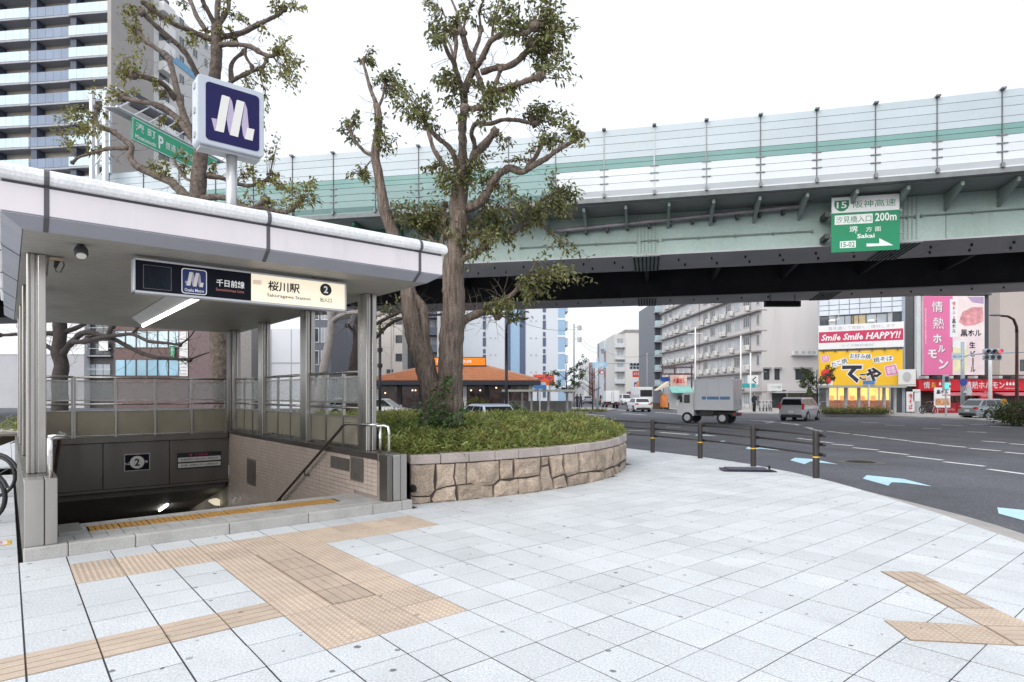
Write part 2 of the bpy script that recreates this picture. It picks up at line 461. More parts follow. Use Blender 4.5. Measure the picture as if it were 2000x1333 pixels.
def slab_mesh():
    return MB().box(-SU/2+.0058, -SV/2+.0042, -.03, SU/2-.0058, SV/2-.0042, 0).mesh('paving_slab', GRAN)
def dot_mesh():
    mb = MB().box(-SU/2+.003, -SV/2+.002, -.03, SU/2-.003, SV/2-.002, 0)
    n = 8
    for a in range(n):
        for b in range(n):
            x, y = (a+.5-n/2)*SU/n*.98, (b+.5-n/2)*SV/n*.98
            lo = [(x+.0165*math.cos(t*PI/3), y+.0165*math.sin(t*PI/3), 0) for t in range(6)]
            hi = [(x+.010*math.cos(t*PI/3), y+.010*math.sin(t*PI/3), .0055) for t in range(6)]
            mb.add(lo + hi, [(t, (t+1) % 6, 6+(t+1) % 6, 6+t) for t in range(6)] + [(6,7,8,9,10,11)])
    return mb.mesh('tactile_tile', TACT)
def bar_mesh(along_u):
    mb = MB().mat(1).box(-SU/2+.003, -SV/2+.002, -.03, SU/2-.003, SV/2-.002, -.004).mat(0)
    for k in range(4):
        if along_u: y = (k+.5-2)*SV/4; mb.box(-SU/2+.006, y-SV/8+.0055, -.006, SU/2-.006, y+SV/8-.0055, .004)
        else: x = (k+.5-2)*SU/4*.92; mb.box(x-SU/8*.92+.005, -SV/2+.008, -.006, x+SU/8*.92-.005, SV/2-.008, .004)
    return mb.mesh('tactile_tile', [TACT, TACTD])
SLAB, DOT, BARU, BARV = slab_mesh(), dot_mesh(), bar_mesh(True), bar_mesh(False)
def tactile(i, j):
    if -12 <= i <= 3 and j == -1: return BARU
    if i == 5 and -5 <= j <= -1: return BARV
    if 4 <= i <= 6 and -7 <= j <= 1: return DOT
    if 1 <= i <= 10 and j in (-7, -6): return DOT
    return None
cells.sort(key=lambda c: -c[8] if c[7] else 0)
rest = MB(); count = 0
for (i, j, uc, vc, ctr, cut, poly, vis, sz) in cells:
    t = tactile(i, j)
    if t is not None:
        place('tactile_tile', t, pavement, loc=(ctr.x, ctr.y, RN.uniform(-.001, .001)), rot=(0, 0, ROT)); continue
    if not cut and vis and count < 300:
        place('paving_slab', SLAB, pavement, loc=(ctr.x, ctr.y, RN.uniform(-.0025, .0012)), rot=(RN.gauss(0, .0012), RN.gauss(0, .0012), ROT)); count += 1
    else:
        c0 = Vector((sum(p[0] for p in poly)/len(poly), sum(p[1] for p in poly)/len(poly)))
        z = RN.uniform(-.002, .001)
        rest.extr([((p[0]-c0.x)*.974+c0.x, (p[1]-c0.y)*.974+c0.y, z-.02) for p in poly], (0, 0, .02))
GRANR = M('pale_granite_far', (0.575, 0.595, 0.612), 0.62, var=0.075, scale=0.9, speck=0.21, sscale=75, island=0.06, stain=0.42, stcol=(0.36, 0.37, 0.38), stscale=1.1, gum=0.85)
rest.build('paving_slab', GRANR, pavement, kind='stuff')

# the tactile run let into the slabs on the right
def tact_poly(pts, mode, bars_dir=None):
    pts = [Vector((p[0], p[1], 0)) for p in pts]
    mb = MB().mat(1).extr([p + Vector((0,0,-.01)) for p in pts], (0, 0, .0145)).mat(0)
    c = sum(pts, Vector()) / 4
    ins = [c + (p - c) * .985 + Vector((0, 0, .002)) for p in pts]
    if mode == 'dots':
        mb.extr(ins, (0, 0, .004))
        for a in range(8):
            for b in range(8):
                s, t = (a+.5)/8, (b+.5)/8
                p = ins[0]*(1-s)*(1-t) + ins[1]*s*(1-t) + ins[2]*s*t + ins[3]*(1-s)*t
                lo = [p + Vector((.015*math.cos(k*PI/3), .015*math.sin(k*PI/3), .004)) for k in range(6)]
                hi = [p + Vector((.009*math.cos(k*PI/3), .009*math.sin(k*PI/3), .009)) for k in range(6)]
                mb.add(lo + hi, [(k, (k+1) % 6, 6+(k+1) % 6, 6+k) for k in range(6)] + [(6,7,8,9,10,11)])
    else:
        for k in range(4):
            s0, s1 = (k+.07)/4, (k+.93)/4
            P = lambda s, t: ins[0]*(1-s)*(1-t) + ins[1]*s*(1-t) + ins[2]*s*t + ins[3]*(1-s)*t
            if bars_dir == 't': pp = [P(s0, .03), P(s1, .03), P(s1, .97), P(s0, .97)]
            else: pp = [P(.03, s0), P(.97, s0), P(.97, s1), P(.03, s1)]
            mb.extr(pp, (0, 0, .007))
    mb.build('tactile_tile', [TACT, TACTD], pavement)
Aa, Ab, Ac, Ad = Vector((3.424,5.644)), Vector((3.746,5.628)), Vector((3.705,4.663)), Vector((3.379,4.663))
for k in range(3):
    l0, l1, r0, r1 = Aa.lerp(Ad, k/3), Aa.lerp(Ad, (k+1)/3), Ab.lerp(Ac, k/3), Ab.lerp(Ac, (k+1)/3)
    tact_poly([l0, r0, r1, l1], 'bars', 't')
tact_poly([Ad, Ac, Vector((3.69, 4.30)), Vector((3.35, 4.32))], 'dots')
tact_poly([(3.345,4.31),(3.69,4.295),(3.67,3.96),(3.305,3.98)], 'bars', 's')
tact_poly([(2.708,4.421),(3.03,4.372),(2.99,4.026),(2.669,4.072)], 'dots')
tact_poly([(3.03,4.372),(3.344,4.32),(3.303,3.98),(2.99,4.026)], 'dots')
tact_poly([(3.67,3.955),(3.98,3.945),(3.96,3.6),(3.65,3.61)], 'dots')

# ------------------------------------------------------------------ road markings (paint film a few mm thick)
RZ = -0.0955
def stripe(p0, p1, w, m=PAINTW, name='lane_dash'):
    a, b = ground(*p0, RZ), ground(*p1, RZ); t = (b - a).normalized(); n = Vector((-t.y, t.x, 0)) * w / 2
    MB().extr([a - n, b - n, b + n, a + n], (0, 0, .003)).build(name, m, road)
def cr(x, y): return (1500 + x*.2626, 800 + y*.2626)
for a, b in (((220,215),(330,228)),((385,240),(478,249)),((478,258),(630,270)),((635,285),(818,302)),((825,313),(1040,337)),((1042,348),(1295,377)),((1310,390),(1612,423)),((1640,445),(1960,488)),((1990,492),(2400,550))):
    stripe(cr(*a), cr(*b), .15)
for a, b in (((-40,88),(205,108)),((205,108),(330,148)),((330,148),(400,163)),((440,163),(500,169)),((512,172),(605,182)),((635,186),(738,197)),((755,201),(878,214)),((900,218),(1048,234)),((1065,239),(1252,258)),((1270,263),(1468,282)),((1500,289),(1728,309)),((1765,318),(2000,340)),
             ((870,117),(1020,120)),((1150,140),(1285,145)),((1480,166),(1620,172)),((1590,235),(1768,247)),((1800,255),(2010,270)),((690,96),(820,99)),((1290,115),(1450,121)),((1650,128),(1800,132)),((1500,112),(1640,116))):
    stripe(cr(*a), cr(*b), .17)
def cf(x, y): return (1080 + x*.3, 780 + y*.3)
for a, b in (((490,203),(610,207)),((735,181),(835,183)),((370,200),(430,203)),((1385,156),(1430,152)),((1290,138),(1420,146)),((1420,146),(1600,170)),((1600,170),(1690,190)),((160,174),(230,178))):
    stripe(cf(*a), cf(*b), .17)
for a, b in (((1120,808),(1180,812)),((1190,800),(1235,803)),((1280,806),(1330,809)),((1215,808),(1262,811)),((1150,800),(1185,802)),((1285,798),(1310,799)),((1090,828),(1150,832)),((1290,845),(1345,849))):
    stripe(a, b, .3)
def blue(pts, f):
    MB().extr([ground(*f(*p), RZ) for p in pts], (0, 0, .003)).build('blue_arrow', PAINTB, road)
blue([(735,490),(705,515),(895,568),(920,542),(1000,545),(1220,573),(1010,518)], cr)
blue([(200,360),(165,378),(270,408),(320,386),(380,395),(520,409),(340,371)], cr)
blue([(1705,730),(1715,775),(1960,842),(2010,815),(2200,850),(2420,880),(1990,758)], cr)
blue([(1265,312),(1255,322),(1300,332),(1345,322),(1475,334),(1390,312)], cf)
blue([(935,230),(925,236),(960,242),(985,238),(1065,241),(1000,232)], cf)
blue([(1095,272),(1090,275),(1120,276),(1120,272)], cf)
# manhole cover
mp = ground(1681, 902.5, -.094)
q = MB(); q.cyl(mp + Vector((0,0,-.02)), mp + Vector((0,0,.004)), .34, n=28)
MANH = M('cast_iron', (0.07, 0.062, 0.055), 0.6, metal=0.5, var=0.3, scale=60, bump=.004, bscale=60)
mh = q.build('manhole_cover', MANH); tag(mh, 'round cast iron manhole cover in the asphalt between two blue road arrows', 'manhole cover')
q = MB(); q.torus(mp + Vector((0,0,-.002)), (0,0,1), .46, .11, 28, 4); q.v = [(x, y, min(z, -.0935)) for x, y, z in q.v]
q.build('concrete_collar', M('collar', (.12,.115,.11), .85, var=.15, scale=5, stain=.3), mh).matrix_parent_inverse.identity()
q = MB()
for a in range(-5, 6):
    for b in range(-5, 6):
        if a*a + b*b < 28: q.box(mp.x+a*.055-.016, mp.y+b*.055-.016, mp.z+.003, mp.x+a*.055+.016, mp.y+b*.055+.016, mp.z+.008)
q.build('tread_stud', MANH, mh, kind='stuff')

# far pavements across the junction
def pave_strip(px_pts, back, name):
    f = [ground(*p, 0) for p in px_pts]; b = [Vector((p.x + back[0], p.y + back[1], 0)) for p in reversed(f)]
    pts = f + b; tri = tessellate_polygon([pts])
    mb = MB(); mb.add([(p.x, p.y, .0) for p in pts], tri)
    for p, r in zip(f, f[1:]): mb.poly([(p.x, p.y, -.1), (r.x, r.y, -.1), (r.x, r.y, 0), (p.x, p.y, 0)])
    mb.build(name, M('far_paving_' + name, (0.40, 0.385, 0.37), .8, var=.12, scale=.8, speck=.1, sscale=8), kind='structure')
pave_strip([(1228,789.5),(1300,799),(1470,806.5),(1740,812),(1890,818),(2000,829),(2300,880)], (60, 60), 'far_pavement')
# ================================================================== SUBWAY STAIR ENTRANCE  (local axes: u along the kerb, v down the stairs)
E = thing('subway_entrance', 'stainless and tile stair entrance under a pink white flat canopy, beside the stone planter', 'station entrance', OX, ROT)
def onv(px, py, v):
    d = Vector(((px-1000)/FPX, 1.0, 0)); o = OX
    y = (v + o.dot(VX)) / d.dot(VX); p = at(px, py, y); u, _ = uvof(p); return u, p.z
KS = [(-.0, .36), (.36, .95), (.95, 1.9), (1.9, 2.85), (2.85, 3.75), (3.75, 4.2), (4.2, 4.37)]
for a, b in KS:
    MB().box(a+.002, 0.0, -.05, b-.002, .135, .13).build('kerb_stone', KERBS, E, bevel=.014, seg=2)
MB().box(.02, .13, -.05, 4.3, 1.04, .1175).build('landing_bed', JOINT, E)
LT = MB().box(-.0712, -.0722, -.012, .0712, .0722, 0).mesh('landing_tile', LTILE)
for a in range(25):
    for b in range(6):
        u, v = .28 + (a+.5)*.1488, .138 + (b+.5)*.15
        if .58 < u < 3.50 and .54 < v < .88: continue
        place('landing_tile', LT, E, loc=(u, v, .122 + RN.uniform(-.001, .001)))
yt = MB().mat(1).box(-.143, -.165, -.012, .143, .165, -.001).mat(0)
for k in range(5): yt.box(-.143+k*.0572+.004, -.16, -.003, -.143+(k+1)*.0572-.006, .16, .005)
YT = yt.mesh('tactile_tile', [TACTY, JOINT])
for k in range(10): place('tactile_tile', YT, E, loc=(.588+.146+k*.2915, .71, .123))
MB().box(.30, .44, .10, .52, .98, .165).build('drain_cover', M('grey_lid', (.25,.245,.23), .6, var=.15, scale=6, stain=.3), E, bevel=.006)
MB().box(.28, 1.04, .02, 3.98, 1.10, .128).build('stair_nosing', KERBS, E, bevel=.006)
st = MB()
for k in range(18): st.box(.27, 1.10+k*.3, -3.3, 3.98, 1.10+(k+1)*.3, .13-(k+1)*.165)
st.box(.27, 6.5, -3.4, 3.98, 13.0, -2.84)
st.build('stair_flight', M('stair_stone', (.3,.29,.28), .7, var=.1, stain=.3), E)

# side walls, header, tunnel
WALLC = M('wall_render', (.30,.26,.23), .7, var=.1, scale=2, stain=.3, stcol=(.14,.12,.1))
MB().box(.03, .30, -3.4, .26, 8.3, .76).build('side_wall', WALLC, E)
MB().box(0.0, .06, -.1, .028, 8.32, .755).build('outer_sheet', STEELD, E)
MB().box(4.005, .30, -3.4, 4.30, 8.0, .70).build('side_wall', WALLC, E)
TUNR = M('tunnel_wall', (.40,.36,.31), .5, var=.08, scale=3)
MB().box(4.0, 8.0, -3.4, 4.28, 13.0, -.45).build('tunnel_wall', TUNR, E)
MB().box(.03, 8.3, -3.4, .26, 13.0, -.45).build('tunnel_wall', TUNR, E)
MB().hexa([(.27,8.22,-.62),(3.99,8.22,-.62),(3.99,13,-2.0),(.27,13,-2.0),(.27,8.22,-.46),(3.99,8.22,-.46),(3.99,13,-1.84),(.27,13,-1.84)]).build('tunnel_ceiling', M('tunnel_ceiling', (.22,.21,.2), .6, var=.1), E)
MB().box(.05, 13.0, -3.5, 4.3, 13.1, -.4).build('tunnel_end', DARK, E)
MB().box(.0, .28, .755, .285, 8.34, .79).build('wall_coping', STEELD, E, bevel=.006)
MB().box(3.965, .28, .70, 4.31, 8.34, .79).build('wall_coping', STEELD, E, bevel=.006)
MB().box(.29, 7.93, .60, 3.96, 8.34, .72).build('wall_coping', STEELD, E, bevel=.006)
HDR = [(.27, 1.455), (1.465, 2.718), (2.728, 3.985)]
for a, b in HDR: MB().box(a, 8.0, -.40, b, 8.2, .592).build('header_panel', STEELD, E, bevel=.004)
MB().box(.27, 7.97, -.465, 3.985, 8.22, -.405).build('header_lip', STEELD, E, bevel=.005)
WT = MB().box(-.010, -.0725, -.030, 0, .0725, .030).mesh('wall_tile', WTILE)
tiles = []
for r in range(33):
    z = .665 - r*.0655
    for c in range(51):
        v = .36 + c*.1502 + .075
        if v > 7.98 or (v < 1.12 and z < .165) or z < .06 - .55*(max(v,1.1)-1.1) or z < -1.42: continue
        if (1.29 < v < 1.99 and .43 < z < .65) or (.76 < v < 1.24 and .31 < z < .69) or (5.9 < v < 6.56 and -.35 < z < .22): continue
        p = W(3.99, v, z); tiles.append((p.y, v, z))
tiles.sort(); rt = MB()
for k, (_, v, z) in enumerate(tiles):
    if k < 300: place('wall_tile', WT, E, loc=(4.0, v, z))
    else: rt.box(3.99, v-.0725, z-.030, 4.0, v+.0725, z+.030)
rt.build('wall_tile', M('wall_tile_far', (.50,.42,.37), .38, var=.05, scale=4, island=.05, stain=.15, stcol=(.3,.25,.2), stscale=2), E, kind='stuff')
for (v0, v1, z0, z1) in ((1.31,1.97,.445,.635), (.78,1.22,.33,.67), (5.92,6.54,-.33,.20)):
    mb = MB().box(3.985, v0, z0, 4.0, v1, z1)
    n = int((z1-z0)/.03)
    for k in range(n): mb.box(3.976, v0+.015, z0+.012+k*.03, 3.986, v1-.015, z0+.026+k*.03)
    mb.build('vent_grille', M('grille_%d' % int(v0*10), (.20,.18,.165), .5, metal=.5, var=.1), E)

# stainless end posts
MB().box(.006, .045, .13, .166, .30, .80).build('end_post_cladding', STEEL, E, bevel=.006)
MB().box(.172, .045, .13, .275, .30, .803).build('end_post_cladding', STEEL, E, bevel=.006)
MB().box(3.995, .05, .125, 4.07, .30, .778).build('end_post_cladding', STEELD, E, bevel=.006)
MB().box(4.075, .035, .125, 4.20, .31, .79).build('end_post_cladding', STEEL, E, bevel=.02, seg=2)
MB().box(4.205, .045, .125, 4.30, .31, .785).build('end_post_cladding', STEEL, E, bevel=.006)

# columns: two rounded flanges joined by a recessed web
cm = MB().box(-.085, -.15, .79, -.055, .15, 3.17).box(-.055, -.148, .79, -.010, -.11, 3.17).box(.010, -.152, .79, .085, -.11, 3.17).box(-.055, .11, .79, .085, .148, 3.17).box(-.052, -.107, .79, .06, .107, 3.17)
cm.box(.06, -.105, .79, .085, .105, 3.17)
CMesh = cm.mesh('column', STEEL)
for v in (.95, 3.35, 5.80, 8.0): place('column', CMesh, E, loc=(4.125, v, 0), bevel=.008)
for v in (.85, 3.35, 5.80, 8.0): place('column', CMesh, E, loc=(.125, v, 0), bevel=.008)
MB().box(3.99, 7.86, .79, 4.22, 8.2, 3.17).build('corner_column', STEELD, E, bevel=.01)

# screens: rails, posts, panes
def screen(p0, p1, n, lowz=.80):
    p0, p1 = Vector(p0), Vector(p1); d = (p1 - p0); l = d.length; t = d.normalized(); nn = Vector((-t.y, t.x, 0))
    sc = bpy.data.objects.new('glass_screen', None); COL.objects.link(sc); sc.parent = E
    up = Vector((0, 0, 1))
    def bar(z, r, name='rail', round_=False):
        if round_: MB().cyl(p0 + up*z, p1 + up*z, r, n=10).build(name, STEEL, sc, smooth=True)
        else: MB().obox((p0+p1)/2 + up*z, t*l/2, nn*.018, up*r).build(name, STEEL, sc)
    bar(2.005, .026, round_=True); bar(1.925, .014); bar(1.515, .014); bar(1.43, .022, round_=True); bar(1.29, .012); bar(lowz+.03, .012)
    for k in range(n + 1):
        c = p0 + t * (l * k / n)
        c = c + t * (.02 if k == 0 else (-.02 if k == n else 0))
        MB().obox(c + up*((2.0+lowz-.02)/2), t*.019, nn*.022, up*((2.0-lowz+.02)/2)).build('screen_post', STEEL, sc)
    for k in range(n):
        a = p0 + t*(l*k/n + .025); b = p0 + t*(l*(k+1)/n - .025)
        MB().obox((a+b)/2 + up*1.72, (b-a)/2, nn*.004, up*.19).build('glass_pane', FROST, sc)
        MB().obox((a+b)/2 + up*((1.28+lowz+.045)/2), (b-a)/2, nn*.004, up*((1.28-lowz-.045)/2)).build('tan_pane', BRONZ, sc)
screen((.30, 8.06, 0), (.945, 8.06, 0), 1, .73); screen((.95, 8.06, 0), (3.94, 8.06, 0), 4, .73)
for a, b in ((1.10, 3.2), (3.5, 5.65), (5.95, 7.84)):
    screen((4.13, a, 0), (4.13, b, 0), 3, .80); screen((.13, a, 0), (.13, b, 0), 3, .80)

# handrails
RAILB = M('brown_handrail', (.055,.04,.034), .35, var=.2, scale=5)
def hrail(sgn, u, name='handrail'):
    h = bpy.data.objects.new(name, None); COL.objects.link(h); h.parent = E
    a = u + sgn*.14
    MB().tube([(a, .10, .80), (a, .10, 1.13), (a, .12, 1.18), (a-sgn*.03, .17, 1.20), (u, .20, 1.20)], .021, 10).build('end_tube', STEELB, h, smooth=True)
    MB().tube([(u+sgn*.14, .36, .79), (u+sgn*.14, .36, 1.19)], .021, 10).build('support_tube', STEELB, h, smooth=True)
    MB().tube([(u+sgn*.15, .36, 1.2), (u+sgn*.03, .34, 1.21), (u, .5, 1.205), (u, 1.22, 1.19)], .023, 10).build('top_tube', STEELB, h, smooth=True)
    MB().tube([(u, 1.2, 1.19), (u, 1.32, 1.16), (u, 1.45, 1.08), (u, 6.2, -1.42)], .023, 10).build('sloping_tube', RAILB, h, smooth=True)
    for v in (2.9, 4.12, 5.3):
        z = 1.08 - (v-1.45)*.526
        MB().tube([(u, v, z-.02), (u, v, z-.09), (u+sgn*.09, v, z-.10)], .012, 6).build('bracket', RAILB, h)
hrail(1, 3.90); hrail(-1, .36)

# ------------------------------------------------------------------ canopy
cu0, cu1, cv0, cv1 = -.17, 4.47, -.62, 8.62
CAN = MB().box(cu0+.05, cv0+.05, 3.30, cu1-.05, cv1-.05, 3.60).build('canopy', GREYP, E)
q = MB(); q.box(cu0+.1, cv0+.1, 3.60, cu1-.1, cv1-.1, 3.66); q.build('roof_sheet', M('roof_grey', (.45,.46,.47), .6, var=.1, stain=.3), CAN)
def prof_panel(name, m, a, b, prof, axis, side, ab=0.0, bb=0.0):
    """panel between a and b; prof = [(outward offset, z)]; ab/bb = mitre of each end"""
    pts = []
    for t, mit in ((a, ab), (b, bb)):
        for (o, z) in prof:
            tt = t - o*mit if t == a else t + o*mit
            if axis == 'u': pts.append((tt, (cv0 - o) if side < 0 else (cv1 + o), z))
            else: pts.append(((cu0 - o) if side < 0 else (cu1 + o), tt, z))
    n = len(prof); fs = [(i, (i+1) % n, n + (i+1) % n, n + i) for i in range(n)] + [tuple(range(n)), tuple(range(n, 2*n))]
    mb = MB(); mb.add(pts, fs); return mb.build(name, m, CAN, smooth=False)
COP = [(-.10, 3.56), (.035, 3.565), (.052, 3.59), (.055, 3.63), (.04, 3.675), (.0, 3.705), (-.10, 3.71)]
PNK = [(-.04, 3.275), (0, 3.285), (0, 3.535), (-.04, 3.54)]
VLC = [(-.004, 3.268), (-.02, 3.29), (-.17, 3.19), (-.155, 3.170)]
DRK = [(-.03, 3.53), (-.012, 3.53), (-.012, 3.572), (-.03, 3.572)]
ju = [cu0] + [onv(px, 440, cv0)[0] for px in (91, 524, 820)] + [cu1]
jv = [cv0, .95, 2.9, 4.85, 6.8, cv1]
for axis, js in (('u', ju), ('v', jv)):
    for side in (-1, 1):
        for k in range(len(js) - 1):
            a, b = js[k], js[k+1]; first, last = k == 0, k == len(js) - 2
            g = .02
            a2, b2 = a + (0 if first else g), b - (0 if last else g)
            ma, mb_ = (1 if first else 0), (1 if last else 0)
            prof_panel('coping_panel', COPE, a2, b2, COP, axis, side, ma, mb_)
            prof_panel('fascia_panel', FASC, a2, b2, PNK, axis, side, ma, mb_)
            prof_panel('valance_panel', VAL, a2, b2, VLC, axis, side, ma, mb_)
            if not last:
                pr = [(-.157, 3.164), (-.002, 3.262), (.004, 3.283), (.004, 3.538), (.0, 3.552), (.04, 3.561), (.056, 3.588), (.059, 3.63), (.043, 3.678), (.0, 3.709), (-.06, 3.712), (-.06, 3.60), (-.18, 3.2)]
                prof_panel('panel_joint', JDARK, b - g, b + g, pr, axis, side)
        prof_panel('shadow_gap', JDARK, js[0], js[-1], DRK, axis, side, 1, 1)
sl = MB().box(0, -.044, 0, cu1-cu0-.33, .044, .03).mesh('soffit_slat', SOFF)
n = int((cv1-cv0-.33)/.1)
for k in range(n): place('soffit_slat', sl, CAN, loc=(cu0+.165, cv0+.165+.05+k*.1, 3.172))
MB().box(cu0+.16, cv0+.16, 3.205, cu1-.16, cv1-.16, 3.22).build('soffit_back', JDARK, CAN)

# ------------------------------------------------------------------ fittings under the canopy
L1 = thing('ceiling_light', 'long white batten ceiling light with a glowing tube behind the hanging station sign', 'lamp', W(1.90, 4.1, 3.17), ROT)
mb = MB(); mb.extr([(-.13, -2.3, -.02), (.02, -2.3, -.14), (.09, -2.3, -.14), (.16, -2.3, -.02), (.16, -2.3, 0), (-.13, -2.3, 0)], (0, 4.6, 0)); mb.build('housing', WHITE, L1)
for a, b in ((-2.26, -.03), (.03, 2.26)): MB().cyl((.06, a, -.165), (.06, b, -.165), .028, n=10).build('tube', LAMP, L1, smooth=True)
sp = ground(158, 478, 3.17); 
L2 = thing('spotlight', 'small dark round spotlight on the ceiling near the front left column', 'lamp', sp, ROT)
MB().cyl((0,0,0), (0,0,-.03), .03, n=10).build('mount', BLACK, L2)
MB().tube([(0,.02,-.025), (0,0,-.06), (0,-.03,-.1), (0,-.04,-.12)], [.045,.062,.062,.055], 14).build('body', CHAR, L2, smooth=False)
MB().cyl((0,-.041,-.121), (0,-.044,-.126), .045, n=14).build('lens', M('lamp_lens', (.75,.73,.66), .15, var=.02), L2)
sp = ground(112, 505, 3.15)
L3 = thing('security_camera', 'small bare wired camera bracket beside the front left column top', 'camera', sp, ROT)
MB().box(-.07, -.03, -.03, .06, .03, .0).build('mount_plate', M('rusty_plate', (.45,.33,.25), .8, var=.3, scale=20), L3)
MB().cyl((0,0,-.03), (-.02,-.02,-.11), .028, .015, 8).build('body', BLACK, L3)
MB().tube([(.05,0,-.01), (.06,0,-.07), (.03,0,-.15), (-.01,0,-.15), (-.02,-.01,-.1)], .006, 5).build('cable', BLACK, L3)
MB().tube([(-.08,.02,-.02), (-.09,.02,-.2)], .008, 5).build('stay', STEEL, L3)
L4 = thing('tube_lamp', 'bright white tube lamp deep in the dark stair tunnel', 'lamp', ground(319, 990, -1.36), ROT); L4.rotation_euler = (-.28, 0, ROT)
MB().box(-.06, -.6, .0, .06, .6, .03).build('base', WHITE, L4); MB().cyl((0, -.55, -.03), (0, .55, -.03), .028, n=8).build('tube', LAMP2, L4)
L5 = thing('wall_lamp', 'pale curved lamp cover low on the tunnel wall at the tiled corner', 'lamp', W(3.82, 8.6, -1.05), ROT); L5.scale = (.62, .62, .62)
mb = MB(); mb.extr([(.2,0,-.12),(0,0,-.08),(-.12,0,.02),(-.1,0,.08),(.06,0,.12),(.2,0,.12)], (0,.5,0)); mb.build('cover', M('lamp_cover', (.75,.68,.5), .3, var=.05, emit=.5, ecol=(1,.9,.65)), L5)
MB().box(.15, .1, -.9, .19, .4, -.12).build('grille', STEELD, L5)

# hanging station sign
sv = 0.0
def sg(px, py): u, z = onv(px, py, sv); return u, z
u0, zt = sg(260, 503); u1, zb = sg(677, 605)[0], sg(260, 570)[1]; zt = 3.125; zb = 2.748
SC = Vector((W((u0+u1)/2, sv+.07, (zt+zb)/2)))
SG = thing('station_sign', 'long hanging station name box, half black and half lit cream, with number 2', 'sign', SC, ROT)
ucx, zcx = (u0+u1)/2, (zt+zb)/2
NAVY = M('sign_black', (.008,.009,.017), .4, var=.05, spec=.12); CREAM = M('lit_cream', (.85,.80,.68), .4, var=.07, scale=1.3, emit=.42, ecol=(1.0,.86,.62))
hw, hh = (u1-u0)/2, (zt-zb)/2
fr = MB(); 
for (a, b, c, d) in ((-hw, hw, hh-.022, hh), (-hw, hw, -hh, -hh+.026), (-hw, -hw+.022, -hh, hh), (hw-.022, hw, -hh, hh)): fr.box(a, -.07, c, b, .07, d)
fr.box(-hw+.02, -.02, -hh+.02, hw-.02, .06, hh-.02); fr.build('frame', M('sign_frame', (.62,.63,.66), .4, metal=.3, var=.05), SG, bevel=.003)
ud = sg(491, 560)[0] - ucx
MB().box(-hw+.022, -.058, -hh+.026, ud, -.03, hh-.022).build('black_panel', NAVY, SG)
MB().box(ud+.002, -.058, -hh+.026, hw-.022, -.03, hh-.022).build('lit_panel', CREAM, SG)
hmb = MB(); hmb.box(-hw+.25, .0, hh, hw-.45, .12, 3.172-zcx); hmb.build('hanger', GREYP, SG)
def sl_(px, py): u, z = sg(px, py); return u - ucx, z - zcx
XA, ZA = (1,0,0), (0,0,1)
def sgtext(body, px0, px1, zc, h, m, bold=0, **k):
    a = sl_(px0, 555)[0]; b = sl_(px1, 555)[0]; return lettering(body, b - a, h, ((a+b)/2, -.0585, zc), XA, ZA, m, SG, bold, **k)
INKW = M('print_white', (.85,.85,.84), .5, var=.02, emit=.12, ecol=(1,1,1)); INKK = M('print_black', (.015,.015,.015), .5, var=.02); INKR = M('print_salmon', (.65,.25,.2), .5, var=.02)
sgtext('千日前線', 423, 478, .015, .085, INKW, .02)
sgtext('Sennichimae Line', 422, 477, -.065, .034, INKR, .003)
sgtext('桜川駅', 524, 586, .045, .125, INKK, .02)
sgtext('Sakuragawa Station', 522, 607, -.075, .052, INKK, .004, res=3)
c2 = sl_(637, 573)[0]
flat(disc(.078), (c2, -.0585, .075), XA, ZA, INKK, SG, off=.0015); lettering('2', .058, .092, (c2, -.0585, .075), XA, ZA, INKW, SG, .03)
lettering('出入口', .155, .055, (c2, -.0585, -.062), XA, ZA, INKK, SG, .01)
flat(rect(.10, .055), (sl_(503, 560)[0], -.0585, .07), XA, ZA, M('faded_label', (.75,.60,.48), .6, var=.05, emit=.3), SG)
a = sl_(308, 540)[0]
flat(rect(.275, .262), (a, -.0585, -.005), XA, ZA, M('grey_bezel', (.14,.14,.15), .4), SG, off=.0005); flat(rect(.262, .25), (a, -.0585, -.005), XA, ZA, M('dead_screen', (.010,.015,.024), .3, var=.5, scale=7, spec=.12), SG, off=.0015)
LOGO = [('w', [(0.286,0.173),(0.314,0.162),(0.438,0.167),(0.324,0.817),(0.168,0.818)]), ('l', [(0.099,0.617),(0.2,0.609),(0.166,0.818),(0.156,0.821)]),
        ('l', [(0.442,0.17),(0.48,0.236),(0.514,0.43),(0.472,0.635),(0.438,0.82),(0.41,0.764),(0.377,0.576)]), ('w', [(0.562,0.184),(0.59,0.173),(0.714,0.178),(0.59,0.832),(0.434,0.829)]),
        ('l', [(0.718,0.183),(0.762,0.284),(0.794,0.611),(0.716,0.831),(0.686,0.782),(0.657,0.583)]), ('w', [(0.762,0.62),(0.905,0.617),(0.867,0.832),(0.716,0.831)])]
LOGW = M('logo_white', (.82,.80,.77), .4, var=.02); LOGL = M('logo_lilac', (.52,.44,.60), .4, var=.06, scale=4)
def logo(c, w, h, par, y0=0.0):
    for k, (t, pts) in enumerate(LOGO):
        flat([((p[0]-.5)*w, (.5-p[1])*h) for p in pts], c, XA, ZA, LOGW if t == 'w' else LOGL, par, name='emblem_ribbon', off=.003 if t == 'w' else .0022)
BLUEP = M('emblem_blue', (.012,.03,.16), .4, var=.05)
a = sl_(380, 545)[0]
flat(rrect(.262, .285, .03), (a, -.0585, -.005), XA, ZA, INKW, SG, off=.0008); flat(rrect(.245, .268, .025), (a, -.0585, -.005), XA, ZA, BLUEP, SG, off=.0016)
logo((a, -.0585, .02), .24, .24, SG); lettering('Osaka Metro', .20, .035, (a, -.0585, -.105), XA, ZA, INKW, SG, .01)

